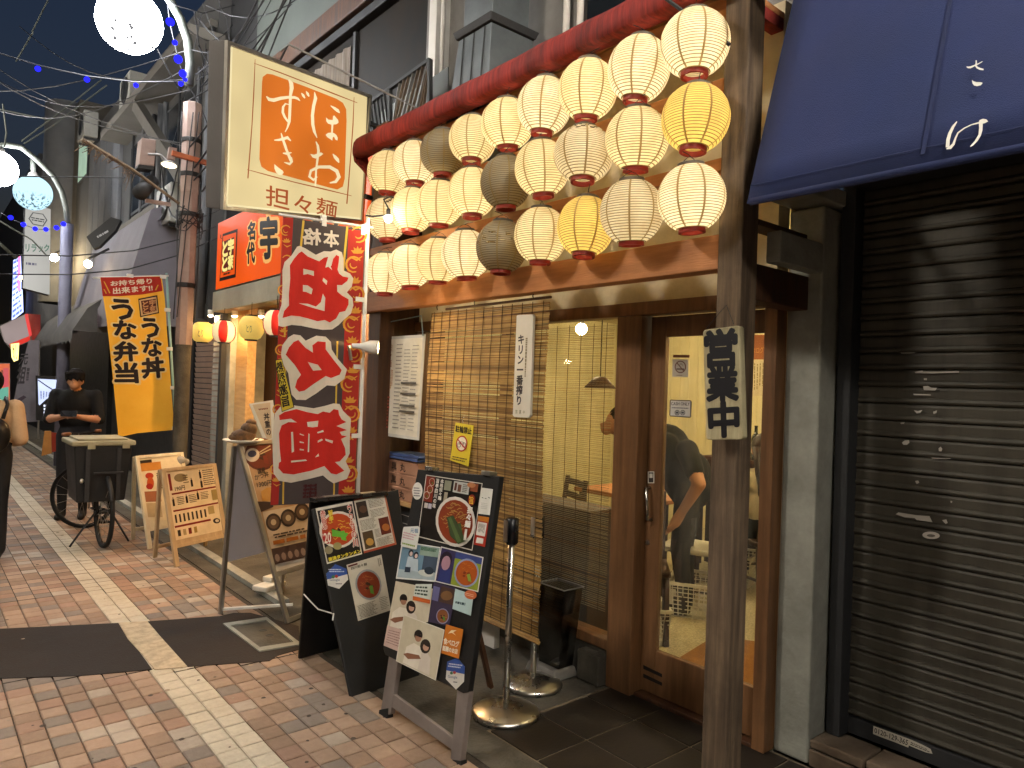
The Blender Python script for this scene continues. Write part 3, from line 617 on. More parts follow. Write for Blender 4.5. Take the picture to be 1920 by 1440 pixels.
# blue awning
M['noren'] = mat('noren', '#172349', '#1d2954', scale=2.2, rough=.9, bump=.25, bscale=300, dirt='#2a2e52', damt=.45, dscale=1.6, dst=(1, 1, .5))
aw = thing('blue_awning', 'plain dark blue cloth awning over the closed shutter', 'awning', (2.6, .2, 2.3))
a0 = PX(1400, 384, 2.3); a0.y = 1.446; T = V((.29, 0, .86)); ny = 30; nz_ = 14; b = MB(); vs = []
for j in range(nz_+1):
    for i in range(ny+1):
        t = j/nz_; y = 1.446-i*.1; p = V((2.3, y, 2.303))+T*(t*2.45); p += V((-.95, 0, .32))*(.006*math.sin(i*.9+j*.5)+.010*math.sin(i*.31+1))*(1-abs(2*t-1)); vs.append(p)
b.add(vs, [(j*(ny+1)+i, j*(ny+1)+i+1, (j+1)*(ny+1)+i+1, (j+1)*(ny+1)+i) for j in range(nz_) for i in range(ny)])
o = b.build('canopy', M['noren'], aw, smooth=True); md = o.modifiers.new('t', 'SOLIDIFY'); md.thickness = .004; md.offset = -1
b = MB(); b.tube([(2.315, 1.44, 2.312), (2.315, -1.55, 2.312)], .014, 8); b.build('front_bar', M['noren'], aw, smooth=True)
b = MB(); b.beam((2.34, 1.40, 2.34), (3.3, 1.42, 2.62), .02, .03); b.build('arm', M['dark_grey'], aw)
M['seam_b'] = mat('seam_b', '#131d3e', '#18234a', rough=.9, bump=.2, bscale=200)
for y in (.86, -.2):
    b = MB(); o0 = V((2.3, y, 2.303))+V((-.0095, 0, .0032)); b.beam(o0+T*.05, o0+T*2.4, .012, .002, V((-.95, 0, .32))); b.build('seam', M['seam_b'], aw)
b = MB(); o0 = V((2.3, 1.44, 2.303))+T*.075+V((-.0095, 0, .0032)); b.beam(o0, o0+V((0, -2.9, 0)), .004, .002, V((-.95, 0, .32))); b.build('hem_stitch', M['seam_b'], aw)
pr = Pr(Pl((2.3, 0, 2.303), V((-.86, 0, .29))), .019).fr(1740, 100, 7.2); wc = '#d9d8d2'
pr.stroke([(548, 234), (570, 243), (600, 242), (640, 225), (680, 208), (720, 188), (762, 164)], [10, 22, 26, 20, 18, 13, 8], wc); pr.up()
pr.stroke([(678, 150), (680, 185), (672, 218), (690, 245), (730, 265), (778, 274)], [16, 18, 22, 26, 26, 18], wc)
pr.poly([(622, 412), (645, 432), (680, 442), (725, 443), (760, 448), (762, 462), (740, 485), (690, 496), (650, 486), (628, 455)], wc)
pr.build('character', M['print'], aw); pr.mb = MB()
pr.stroke([(420, 972), (370, 1040), (325, 1130), (300, 1220), (295, 1320)], [12, 34, 42, 48, 50], wc).up()
pr.stroke([(280, 1340), (330, 1325), (375, 1275), (405, 1190), (435, 1125), (520, 1062), (620, 1015), (720, 990)], [12, 40, 34, 24, 20, 15, 14, 22], wc)
pr.poly([(715, 985), (725, 955), (770, 937), (815, 945), (840, 972), (800, 995), (768, 1003), (765, 1090), (745, 1160), (700, 1235), (640, 1295), (605, 1315), (600, 1305), (660, 1235), (710, 1150), (720, 1060)], wc)
pr.build('character', M['print'], aw)

# trodden gum spots and grime flecks on the pavement
b = MB()
for k in range(150):
    x = R.uniform(.2, 1.9); y = 2.2+R.random()**1.6*7; r = R.uniform(.004, .016); n = 7; a0 = R.random()
    b.poly([(x+r*R.uniform(.7, 1.2)*math.cos(a0+i*2*math.pi/n), y+r*R.uniform(.7, 1.2)*math.sin(a0+i*2*math.pi/n), .0028+k*1e-5) for i in range(n)], None, k % 3 == 0)
tag(b.build('gum_spots', [mat('gum_d', '#3b3028', '#4a3e34', rough=.8), mat('gum_l', '#8a7a68', '#9a8a78', rough=.8)]), 'dark and pale trodden gum spots on the paving', 'gum', kind='stuff')
# ================================================================== paper lanterns
def paper(name, c, tr=.72):
    return mat(name, c, c, scale=14, rough=.8, bump=.25, bscale=30, transl=tr, dirt='#c2a062', damt=.42, dscale=11)
M['paper'] = paper('paper', '#f3e8c2'); M['paper_y'] = paper('paper_y', '#efd680'); M['paper_w'] = paper('paper_w', '#f4ecd2'); M['paper_g'] = paper('paper_g', '#b5aa90', .5)
M['rib'] = paper('rib', '#6b5733', .5); M['seam'] = paper('seam', '#a8946a', .6)
M['ring_red'] = mat('ring_red', '#7e2014', '#9a2c1c', scale=9, rough=.5, bump=.1); M['ring_dark'] = mat('ring_dark', '#4a4238', '#6d6355', scale=9, rough=.6, bump=.1)
def lr(z): return .1395*math.sqrt(max(0, 1-(z/.143)**2))
NR, NS = 24, 32
def lantern_mesh(torn=None):
    b = MB(); rows = []
    for i in range(NR+1):
        z = -.128+.256*i/NR; rows += [(z-.0013, 0), (z+.0013, 1)]
        if i < NR: rows.append((z+.128/NR, 2))
    prof = [(lr(z)+(.0013 if k == 2 else 0), z) for z, k in rows]; b.lathe(prof, n=NS)
    m = len(prof); keep = []; mi = []
    for j, f in enumerate(b.f):
        i, k = divmod(j, NS); rib = rows[i][1] == 0; hole = torn and torn(i/m, k)
        if hole and not rib: continue
        keep.append(f); mi.append(1 if rib else 0)
    b.f = keep; b.mi = mi; b.c = [None]*len(keep)
    me = b.mesh('paper_shade', smooth=True); me.materials.append(M['paper']); me.materials.append(M['rib']); return me
LM = lantern_mesh()
LT = lantern_mesh(lambda t, k: t > .8 and (k*7+int(t*90)) % 11 < 5 and 8 < k < 27)
LTT = lantern_mesh(lambda t, k: (t > .72 and 6 < k < 29 and (k+int(t*40)*3) % 8 < 5) or (.45 < t < .7 and (k*5+int(t*60)) % 13 < 3))
b = MB()
for k in range(8):
    a = (k+.35)*math.pi/4; pts = []
    for i in range(17):
        z = -.127+.254*i/16; r = lr(z)+.0024; pts.append((z, r))
    for d, s in ((-.0042, 0), (.0042, 1)):
        b.v += [V((r*math.cos(a)-math.sin(a)*d, r*math.sin(a)+math.cos(a)*d, z)) for z, r in pts]
    o = len(b.v)-34
    for i in range(16): b.f.append([o+i, o+17+i, o+18+i, o+i+1]); b.c.append(None); b.mi.append(0)
SM = b.mesh('seams'); SM.materials.append(M['seam'])
def ringm(z, nm, m, h=.02, r0=.054, r1=.064):
    b = MB(); b.lathe([(r0, z), (r1, z), (r1, z+h), (r0, z+h)], n=28, closed=True); me = b.mesh(nm); me.materials.append(m); return me
TR = ringm(.124, 'top_ring', M['ring_dark'], .018, .046, .056); BR = ringm(-.146, 'bottom_ring', M['ring_red'], .022, .044, .056)
b = MB(); b.tube([(-.05, 0, .142), (-.02, 0, .165), (0, 0, .172), (.02, 0, .165), (.05, 0, .142)], .0016, 5).tube([(0, 0, .172), (.02, 0, .18), (.05, 0, .185)], .0018, 5)
HK = b.mesh('hook_wire'); HK.materials.append(M['wire'])
ORD = ['first', 'second', 'third', 'fourth', 'fifth', 'sixth', 'seventh', 'eighth', 'ninth']
spec = {(0, 0): 'w', (0, 1): 'w', (0, 2): 'c', (0, 3): 'w', (0, 4): 'c', (0, 5): 'c', (0, 6): 'g', (0, 7): 'w', (0, 8): 'c',
        (1, 0): 'y', (1, 1): 'c2', (1, 2): 't', (1, 3): 'c', (1, 4): 'g', (1, 5): 'c', (1, 6): 'c', (1, 7): 'c', (1, 8): 't',
        (2, 0): 'w', (2, 1): 't', (2, 2): 'y', (2, 3): 'c', (2, 4): 'gt', (2, 5): 'w', (2, 6): 'c', (2, 7): 'w', (2, 8): 'w'}
DS = {'w': 'white glowing', 'c': 'cream glowing', 'c2': 'yellowish glowing', 'y': 'deep yellow glowing', 'g': 'unlit grey', 't': 'torn white glowing', 'gt': 'unlit badly torn grey'}
PM = {'w': 'paper_w', 'c': 'paper', 'c2': 'paper', 'y': 'paper_y', 'g': 'paper_g', 't': 'paper_w', 'gt': 'paper_g'}
LE = {'w': 2.0, 'c': 1.9, 'c2': 1.9, 'y': 1.8, 't': 1.2, 'g': 0, 'gt': 0}
rowz = [(3.052, 3.035), (2.738, 2.715), (2.408, 2.352)]
LAMPK = .265
for r in range(3):
    for k in range(9):
        s = spec[(r, k)]; za, zb = rowz[r]; loc = V((2.435+R.uniform(-.012, .012), 1.792+.3065*k+R.uniform(-.012, .012), za+(zb-za)*k/8+R.uniform(-.006, .006)))
        t = thing('paper_lantern', '%s paper lantern, %s from the weathered post in the %s row' % (DS[s], ORD[k], ('top', 'middle', 'bottom')[r]), 'lantern', loc, 'paper lanterns on the rails')
        t.rotation_euler = (R.uniform(-.08, .08), R.uniform(-.08, .08), R.uniform(0, 6.28)); t.scale = (R.uniform(.97, 1.04), R.uniform(.97, 1.04), R.uniform(.96, 1.03))
        for nm, me in (('paper_shade', {'t': LT, 'gt': LTT}.get(s, LM)), ('seams', SM), ('top_ring', TR), ('bottom_ring', BR), ('hook_wire', HK)):
            o = bpy.data.objects.new(nm, me); COL.objects.link(o); o.parent = t
            if nm == 'paper_shade': o.material_slots[0].link = 'OBJECT'; o.material_slots[0].material = M[PM[s]]
        if LE[s]:
            l = lamp('bulb_light', None, (0, 0, -.02), LE[s]*LAMPK*R.uniform(.8, 1.15), (1, .87, .62), .03); l.parent = t
# ================================================================== red awning cassette
ra = thing('red_awning', 'rolled red awning streaked with soot above the lanterns', 'awning', (2.42, 3.0, 3.25))
M['red_cloth'] = mat('red_cloth', '#6e1a16', '#a03329', scale=5, stretch=(3, 9, .5), rough=.8, bump=.4, bscale=14, dirt='#1d0f0e', damt=.8, dscale=3.2, dst=(1, 2.5, .6))
prof = [(2.52, 3.262), (2.425, 3.250), (2.405, 3.256), (2.398, 3.30), (2.402, 3.345), (2.425, 3.38), (2.47, 3.402), (2.53, 3.41)]
ny = 40; b = MB(); n = len(prof); ya, yb = 4.74, 1.3
for i in range(ny+1):
    y = ya+(yb-ya)*i/ny; s = .0018*math.sin(i*1.7)+.0015*math.sin(i*.6)
    for x, z in prof: b.v.append(V((x-s*.6, y, z+s)))
for i in range(ny):
    for k in range(n): b.f.append([i*n+k, i*n+(k+1) % n, (i+1)*n+(k+1) % n, (i+1)*n+k]); b.c.append(None); b.mi.append(0)
b.f += [list(range(n)), list(range(ny*n, (ny+1)*n))[::-1]]; b.c += [None]*2; b.mi += [0]*2
b.build('rolled_cloth', M['red_cloth'], ra, smooth=True)
b = MB(); b.prism([(2.40, 4.74, 3.29), (2.52, 4.74, 3.29), (2.58, 4.74, 3.10), (2.50, 4.74, 3.17), (2.43, 4.74, 3.22)], (0, .02, 0)); b.build('end_flap', M['red_cloth'], ra)
b = MB(); b.tube([PX(1245, -5, 2.36), PX(1368, 84, 2.47)], .008, 6); b.tube([PX(1332, 55, 2.44), PX(1325, 68, 2.44), PX(1331, 78, 2.44), PX(1339, 66, 2.44)], .002, 5); b.build('arm_rod', M['dark_grey'], ra)
b = MB(); b.box((2.53, 1.72, 3.275), (2.99, 1.78, 3.329)); b.build('bracket', M['red_cloth'], ra)
# ================================================================== lit hanging sign
C4 = [V((1.369, 4.34, 2.60)), V((2.593, 4.916, 2.816)), V((2.523, 4.725, 3.726)), V((1.298, 4.149, 3.51))]
spl = Pl(C4[0], (C4[1]-C4[0]).cross(C4[3]-C4[0])); nn = spl.n
hs_ = thing('hanging_sign', 'glowing cream sign box with orange seal and white brush lettering', 'sign', (2.5, 4.85, 3.2))
b = MB(); b.prism([p-nn*.004 for p in C4], -nn*.125); b.build('casing', mat('casing', '#4a4644', '#565250', scale=3, rough=.6, dirt='#35322f', damt=.4), hs_, bevel=.006)
e1, e2 = (C4[1]-C4[0]).normalized(), (C4[3]-C4[0]).normalized()
fr = MB()
for i in range(4):
    p, q = C4[i], C4[(i+1) % 4]; d = (q-p).normalized(); inn = (sum(C4, V())/4-(p+q)/2); inn = inn-d*inn.dot(d); inn.normalize()
    fr.obox((p+q)/2+inn*.012+nn*.004, (q-p)/2, inn*.012, nn*.012)
fr.build('frame', M['alu'], hs_, bevel=.002)
pr = Pr(spl, .001).fr(380, 40, 2.88)
pr.poly([(140, 112), (888, 402), (865, 1072), (108, 995)], '#e8d198').up()
pr.poly([(140, 112), (162, 120), (134, 998), (108, 995)], '#fbe9b4')
pr.poly([(108, 995), (865, 1072), (865, 1062), (110, 984)], '#fbe9b4').up()
ln = '#a85a30'
for pts in ([(282, 205), (274, 400), (265, 560), (243, 848)], [(276, 226), (420, 278), (560, 332), (700, 388), (834, 440)], [(816, 410), (810, 560), (800, 700), (777, 985)], [(238, 800), (370, 836), (500, 870), (650, 905), (802, 942)]):
    pr.stroke(pts, [3, 6, 5, 7, 3][:len(pts)], ln); pr.up()
pr.poly([(318, 330), (322, 300), (345, 283), (375, 287), (560, 355), (720, 418), (755, 440), (773, 475), (775, 540), (765, 850), (755, 892), (725, 908), (690, 900), (450, 835), (350, 808), (315, 785), (304, 745), (310, 540)], '#dd7426').up()
tx = '#a84e26'
pr.text('担', [(338, 882), (470, 905), (465, 1025), (338, 992)], tx, .008).text('々', [(492, 928), (590, 955), (578, 1042), (490, 1020)], tx, .008).text('麺', [(612, 945), (728, 975), (718, 1062), (610, 1040)], tx, .008)
pr.fr(470, 120, 6.857); cw = '#ffe9b8'
ST = [([(195, 415), (230, 455), (290, 465), (380, 440), (470, 428), (560, 430), (600, 445), (628, 475)], [12, 42, 48, 42, 36, 34, 28, 10]),
      ([(485, 200), (515, 250), (520, 310), (505, 400), (500, 520), (495, 640), (490, 740), (465, 820), (435, 875)], [20, 52, 52, 36, 36, 36, 34, 20, 8]),
      ([(482, 520), (440, 510), (410, 550), (405, 620), (430, 680), (475, 745)], [10, 20, 30, 32, 30, 24]),
      ([(645, 372), (668, 405), (690, 440)], [10, 34, 14]), ([(705, 350), (725, 385), (742, 418)], [10, 34, 14]),
      ([(812, 360), (825, 440), (800, 540), (785, 660), (790, 780), (810, 870), (845, 950)], [8, 44, 40, 40, 40, 34, 8]),
      ([(1018, 535), (1070, 570), (1110, 600), (1135, 630)], [8, 34, 40, 10]), ([(1042, 760), (1038, 830), (1035, 895)], [26, 22, 20]),
      ([(828, 995), (852, 1050), (862, 1120), (852, 1190), (842, 1280), (830, 1360), (826, 1480), (820, 1570)], [10, 30, 34, 30, 26, 24, 24, 20]),
      ([(1045, 1155), (1075, 1195), (1105, 1230), (1125, 1268)], [8, 40, 44, 12]),
      ([(290, 978), (350, 975), (400, 965), (460, 945), (505, 988)], [12, 28, 36, 42, 12]), ([(378, 885), (395, 950), (430, 1050), (450, 1110), (480, 1180), (505, 1240)], [10, 28, 34, 30, 36, 40]),
      ([(400, 1145), (450, 1152), (512, 1138)], [14, 32, 12]), ([(500, 1200), (512, 1255), (488, 1285), (415, 1263)], [34, 38, 34, 8])]
for i, (p, w_) in enumerate(ST): pr.stroke(p, w_, cw).up()
pr.poly([(955, 685), (985, 715), (1040, 720), (1045, 670), (1060, 660), (1085, 690), (1110, 720), (1115, 755), (1085, 775), (1020, 778), (980, 765), (958, 735)], cw)
pr.poly([(950, 910), (980, 885), (1030, 880), (1060, 890), (1090, 915), (1105, 950), (1100, 985), (1075, 970), (1055, 930), (1040, 945), (1035, 985), (1010, 965), (970, 940)], cw)
pr.poly([(750, 1155), (800, 1165), (845, 1150), (890, 1135), (920, 1155), (880, 1185), (820, 1215), (780, 1200)], cw)
pr.poly([(290, 1285), (340, 1330), (395, 1370), (410, 1390), (390, 1425), (350, 1425), (310, 1390), (290, 1340)], cw).up()
pr.fr(380, 40, 2.88).stroke([(612, 838), (592, 856), (570, 838), (578, 806), (620, 786), (680, 786), (718, 808), (730, 840), (712, 866), (680, 872)], [8, 14, 14, 14, 16, 18, 20, 20, 16, 6], cw)
pr.build('lit_face', M['lit_print'], hs_)
b = MB()
b.tube([PX(527, 95, 1.75), PX(541, 83, 1.75), PX(803, 213, 2.6)], .007, 6); b.build('stay_rod', M['grey_metal'], hs_)
b = MB(); b.tube([(2.55, 4.80, 3.0), (3.1, 4.95, 3.0)], .02, 8).tube([(2.5, 4.78, 3.55), (3.1, 4.95, 3.55)], .02, 8); b.build('mounting_arms', M['dark_grey'], hs_)
# ================================================================== bamboo blinds
M['bamboo'] = mat('bamboo', '#7d5c2e', '#c39c5c', scale=3, stretch=(1, .8, 60), rough=.6, bump=.3, bscale=60, dirt='#4f3a1c', damt=.6, transl=.08)
for k_, (c1_, c2_) in enumerate((('#5e4522', '#8a6a3a'), ('#a07c44', '#d6b06c'), ('#6e4f28', '#a27b44'))): M['bamboo%d' % (k_+1)] = mat('bamboo%d' % (k_+1), c1_, c2_, scale=3, stretch=(1, 1.5, 60), rough=.6, bump=.3, bscale=60, dirt='#4a3519', damt=.6, transl=.06)
M['cord'] = mat('cord', '#3a2a18', '#4a3722', rough=.9, bump=0)
def blind(t, x, y0, y1, z0, z1, pitch, cord_n, th=.0042, bulge=.01, jit=.004, cm='cord', mats=('bamboo', 'bamboo1', 'bamboo2', 'bamboo3')):
    b = MB(); n = int((z1-z0)/pitch)
    for i in range(n):
        z = z0+i*pitch+R.uniform(-.0012, .0012); a = (R.uniform(-.0035, .0035)); f = bulge*math.sin(i/n*math.pi*2.3); h = th*R.uniform(.75, 1.15)
        if R.random() < .03: continue
        p = V((x+f, y0+R.uniform(-jit, jit), z-a)); q = V((x+f, y1+R.uniform(-jit, jit), z+a)); b.beam(p, q, .004, h)
    nb = n*6; b.mi = [0]*len(b.f)
    for j in range(0, len(b.f), 6):
        k = R.choice((0, 0, 1, 2, 2, 3))
        for e in range(6): b.mi[j+e] = k
    o = b.build('slats', [M[k] for k in mats], t); o['kind'] = 'stuff'
    for k in range(cord_n):
        y = y0+(y1-y0)*(k+.5)/cord_n; c = MB(); c.tube([(x-.007+bulge*math.sin(s/12*math.pi*2.3), y+R.uniform(-.002, .002), z0+(z1-z0)*s/12) for s in range(13)], .0022, 4, False); c.build('warp_cord', M[cm], t)
bl = thing('bamboo_blind', 'large brown bamboo blind hanging outside the restaurant window', 'blind', (2.60, 3.37, .25))
blind(bl, 2.60, 2.805, 3.94, .285, 2.085, .0074, 13, .0076)
b = MB()
for k in range(7): b.tube([(2.595+R.uniform(-.008, .008), 2.79, .265+R.uniform(-.012, .012)), (2.595+R.uniform(-.008, .008), 3.95, .265+R.uniform(-.012, .012))], .0075, 6)
b.build('bottom_bundle', M['bamboo'], bl)
b = MB(); b.tube([(2.59, 2.78, 2.098), (2.59, 3.75, 2.094)], .008, 6); b.build('top_stick', M['wood_dark'], bl)
for y in (2.92, 3.45, 3.85):
    b = MB(); b.tube([(2.59, y, 2.095), (2.585, y, 2.115), (2.59, y, 2.126)], .003, 5); b.build('hook', M['wire'], bl)
b2 = thing('inner_blind', 'thin pale bamboo blind inside the window beside the door', 'blind', (3.05, 3.0, .3))
M['bamboo_p'] = mat('bamboo_p', '#a3987a', '#beb392', scale=3, stretch=(1, 1.5, 60), rough=.6, bump=.2, transl=.3)
blind(b2, 3.055, 2.74, 3.56, .35, 2.0, .0112, 8, .0021, .002, .003, mats=('bamboo_p', 'bamboo_p', 'bamboo_p', 'bamboo2'))
# ================================================================== window dressing and small signs
mn = thing('menu_sheet', 'white printed menu sheet hanging in front of the window under the clip lamp', 'menu', PX(752, 725, 2.66))
mp_ = Pl((2.66, 0, 0), X); q = [(716, 632), (797, 627), (785, 826), (708, 815)]
slab('sheet', M['white_paint'], mn, mp_, q, .006)
pr = Pr(mp_); q2 = [(720, 637), (793, 633), (782, 820), (712, 810)]; pr.poly(q2, '#efe9da').up()
pr.vtext('担々麺', pr.sub(q2, .12, .05, .24, .30), '#a8642a', .0); pr.lines(q2, 5, '#c07a33', .12, .32, .28, .55, vert=True, fill=.5)
pr.lines(q2, 22, '#9a948a', .34, .04, .52, .95, fill=.3, seg=.05); pr.lines(q2, 24, '#a39d94', .56, .10, .74, .95, fill=.28, seg=.05); pr.lines(q2, 24, '#a39d94', .78, .06, .96, .95, fill=.28, seg=.05); pr.lines(q2, 10, '#a8442e', .10, .60, .28, .95, fill=.5)
for a in (.45, .56, .68, .74): pr.up().qrect(q2, .55, a, .95, a+.02, '#5d5850')
pr.build('print', M['print'], mn)
b = MB(); b.tube([PX(722, 634, 2.655), PX(724, 605, 2.65), PX(790, 592, 2.65), PX(793, 630, 2.655)], .004, 5); b.build('cord', mat('bluecord', '#7f97a0', '#93aab2', rough=.6, bump=0), mn)
kb = thing('beer_board', 'narrow weathered white board with vertical beer lettering on the blind', 'sign', PX(980, 690, 2.565))
kp = Pl((2.57, 0, 0), X); pr = Pr(kp).fr(940, 580, 6.545)
slab('board', M['white_plastic'], kb, kp, [(940+x/6.545, 580+y/6.545) for x, y in ((185, 78), (200, 68), (378, 62), (390, 80), (352, 1300), (330, 1332), (155, 1322), (138, 1300))], .018, bevel=.003)
pr.vtext('キリン一番搾り', [(205, 305), (288, 305), (258, 1180), (178, 1180)], '#33323a', .035); pr.lines([(300, 330), (330, 330), (300, 900), (285, 900)], 1, '#8d8468', vert=True, fill=.8, seg=.05)
pr.vtext('営業中'[0], [(175, 1230), (205, 1230), (203, 1280), (173, 1280)], '#6b7a3a').vtext('業', [(222, 1232), (250, 1232), (248, 1285), (220, 1285)], '#4c5a2a').vtext('中', [(268, 1238), (296, 1238), (293, 1288), (265, 1288)], '#7a7a2a')
pr.build('lettering', M['print'], kb)
yb_ = thing('bicycle_ban_sign', 'small yellow no bicycle parking card clipped to the blind', 'sign', PX(865, 835, 2.57))
yp = Pl((2.575, 0, 0), X); s6 = 2.769; slab('card', mat('ycard', '#c9b52e', '#d6c23a', rough=.5, bump=.02), yb_, yp, [(680+x/s6, 540+y/s6) for x, y in ((482, 698), (576, 714), (548, 926), (454, 894))], .003)
pr = Pr(yp).fr(680, 540, s6); pr.text('駐輪禁止', [(484, 712), (568, 726), (566, 762), (482, 746)], '#2a2518', .03); pr.ell(515, 808, 30, 42, '#b02a20', .1).up(); pr.ell(515, 808, 24, 35, '#ece6d8', .1).up()
for cx in (502, 528): pr.ell(cx, 815, 10, 13, '#2c2a28', .1).up(); pr.ell(cx, 815, 7.5, 10, '#ece6d8', .1).up()
pr.stroke([(502, 815), (512, 798), (524, 800), (528, 815)], 3, '#2c2a28').up(); pr.stroke([(494, 782), (537, 836)], 6, '#b02a20'); pr.lines([(468, 868), (552, 884), (548, 912), (464, 892)], 2, '#4a4326', fill=.4)
pr.build('print', M['print'], yb_)
b = MB(); b.tube([PX(868, 793, 2.57), PX(866, 786, 2.57), PX(870, 782, 2.575)], .003, 5); b.build('clip', M['steel'], yb_)
ob = thing('open_board', 'weathered wooden plank with three black painted characters tied to the post', 'sign', PX(1352, 720, 2.48))
op = Pl((2.478, 0, 0), V((1, .03, 0)))
M['plank'] = mat('plank', '#938a69', '#b9af8e', scale=5, stretch=(7, 7, .5), rough=.85, bump=.4, bscale=30, dirt='#5a5138', damt=.6, dscale=4)
slab('plank', M['plank'], ob, op, [(1300+x/6, 600+y/6) for x, y in ((103, 135), (125, 110), (300, 88), (495, 62), (518, 82), (556, 1318), (540, 1345), (162, 1350), (142, 1330))], .036, bevel=.004)
pr = Pr(op).fr(1300, 600, 6); ik = '#15141a'
for ch, q in (('営', [(132, 130), (485, 95), (488, 515), (140, 530)]), ('業', [(160, 535), (492, 512), (505, 900), (160, 915)]), ('中', [(170, 935), (505, 915), (510, 1300), (190, 1320)])): pr.mb = MB(); pr.text(ch, q, ik, .05); pr.build('character', M['print'], ob)
b = MB(); b.tube([PX(1325, 616, 2.49), PX(1350, 585, 2.50), PX(1362, 572, 2.512), PX(1376, 608, 2.49)], .0015, 5); b.build('wire', M['wire'], ob)
# wooden sake masu crates with blue lids, on a shelf
rk = thing('wire_rack_shelf', 'wooden shelf on a dark wire rack beside the blind', 'shelf', (2.83, 4.42, 0))
b = MB(); b.box((2.70, 4.18, .745), (2.95, 4.70, .775)); b.build('shelf_board', M['wood_pale'], rk, bevel=.003)
for y in (4.2, 4.45, 4.68):
    b = MB(); b.tube([(2.72, y, 0), (2.72, y, .745)], .006, 5); b.build('upright', M['grey_metal'], rk)
for k in range(11):
    b = MB(); b.tube([(2.715, 4.18, .1+k*.058), (2.715, 4.69, .1+k*.058)], .003, 4); b.build('wire', M['grey_metal'], rk)
b = MB(); b.box((2.76, 4.2, .0), (2.94, 4.68, .73)); b.build('dark_box', M['dark_grey'], rk)
M['crate'] = mat('crate', '#b88a72', '#c79a80', scale=5, rough=.6, bump=.1, dirt='#86604a', damt=.4); M['blue_lid'] = mat('blue_lid', '#43568a', '#4f6498', scale=5, rough=.5, bump=.05)
for k in range(3):
    z = .7765+k*.097; c = thing('noodle_crate', 'pink noodle crate with two black characters, %s of the stack of three' % ('lowest', 'middle', 'topmost')[k], 'crate', (2.82, 4.42, z), 'noodle crates on the shelf')
    b = MB(); b.box((2.72, 4.21, z), (2.93, 4.66, z+.094)); b.build('box', M['crate'], c, bevel=.005)
    b = MB(); b.box((2.714, 4.205, z+.078), (2.7195, 4.665, z+.09)); b.build('rim', M['crate'], c, bevel=.002)
    pr = Pr(Pl((2.72, 0, 0), X)); cy = 4.42
    def pq(y0, y1, z0, z1): return None
    for ch, yc in (('黒', 4.50), ('丸', 4.38)):
        vs, fs = glyph(ch, .02); pr.mb.add([V((2.7185, yc+.03-(x-.5)*.075, z+.01+(y+.12)*.062)) for x, y in vs], fs, '#2a1a16'); pr.build('character', M['print'], c); pr.mb = MB()
for k in range(2):
    z = 1.071+k*.021; c = MB(); c.box((2.70+.01*k, 4.19+.012*k, z), (2.94, 4.68-.01*k, z+.012)).box((2.697+.01*k, 4.187+.012*k, z), (2.705+.01*k, 4.683-.01*k, z+.02))
    tag(c.build('crate_lid', M['blue_lid'], bevel=.003, origin=(2.82, 4.43, z)), ('lower' if not k else 'upper')+' blue plastic lid lying on the noodle crates', 'lid', 'blue crate lids')
cl = thing('clip_lamp', 'perforated white clip lamp glowing on the white banner pole', 'lamp', PY(672, 643, 4.0))
p0 = PY(660, 648, 4.0); d = V((.82, -.55, -.04)).normalized()
b = MB(); b.lathe([(.014, 0), (.018, .05), (.026, .07), (.04, .105), (.044, .16), (.040, .16), (.037, .11), (.02, .075)], p0, 18, d); b.build('shade', M['white_paint'], cl, smooth=True)
b = MB(); b.ball(p0+d*.135, .026, 12, 8); b.build('bulb', emis('clip_bulb', '#ffd890', 170), cl, smooth=True)
b = MB(); b.beam(p0-d*.02, p0-d*.02+V((.02, 0, -.09)), .02, .012); b.build('clip', M['alu'], cl)
bu = thing('bare_bulb', 'bare glowing bulb on a bracket under the lantern rails', 'lamp', PX(728, 412, 2.22))
p = PX(728, 410, 2.22)
b = MB(); b.ball(p, .024, 12, 8); b.build('bulb', emis('bare_bulb', '#ffeabf', 120), bu, smooth=True)
b = MB(); b.lathe([(.012, .02), (.014, .05), (.012, .06)], p, 10); b.tube([p+V((0, 0, .06)), p+V((-.02, .03, .12)), p+V((.05, .06, .16)), p+V((.12, .1, .15))], .005, 5).tube([p+V((0, 0, .02)), p+V((-.1, .02, .0)), p+V((-.14, .03, .0))], .006, 5); b.build('socket', M['wire'], bu)
# ================================================================== red and black banner, seen from its back
bn = thing('noodle_banner', 'tall black and red cloth banner with huge red mirrored characters', 'banner', (2.2, 4.05, 0))
yp_ = 4.05; bp_ = Pl((0, yp_, 0), Y)
b = MB(); b.tube([PY(672, 930, yp_+.01).xyz*1, PY(690, 418, yp_+.01)], .0125, 8)
pt, pb = PY(690, 418, yp_+.012), PY(671, 930, yp_+.012); b = MB(); b.tube([pb+(pb-pt)*.53, pt+V((0, 0, .03))], .0125, 10); b.build('pole', M['white_paint'], bn, smooth=True)
b = MB(); b.tube([PY(523, 402, yp_+.008), PY(700, 427, yp_+.008)], .008, 8); b.build('crossbar', M['white_paint'], bn, smooth=True)
cq = [(531, 406), (684, 431), (664, 940), (507, 948)]
b = MB(); b.prism([bp_.hit(*p) for p in cq], V((0, .002, 0))); b.build('cloth', mat('ban_back', '#433a39', '#4d4342', rough=.9, bump=.3, bscale=8), bn)
for u, v, s in ((608, 413, 1), (681, 430, 1), (688, 428, 1)):
    b = MB(); a = PY(u, v, yp_); b.box((a.x-.014, yp_-.005, a.z-.035), (a.x+.014, yp_+.022, a.z+.03)); b.build('loop', M['white_paint'], bn)
for v in (562, 688, 817): 
    b = MB(); a = PY(680-(v-562)*.03, v, yp_); b.box((a.x-.05, yp_-.004, a.z-.014), (a.x+.015, yp_+.022, a.z+.014)); b.build('loop', M['white_paint'], bn)
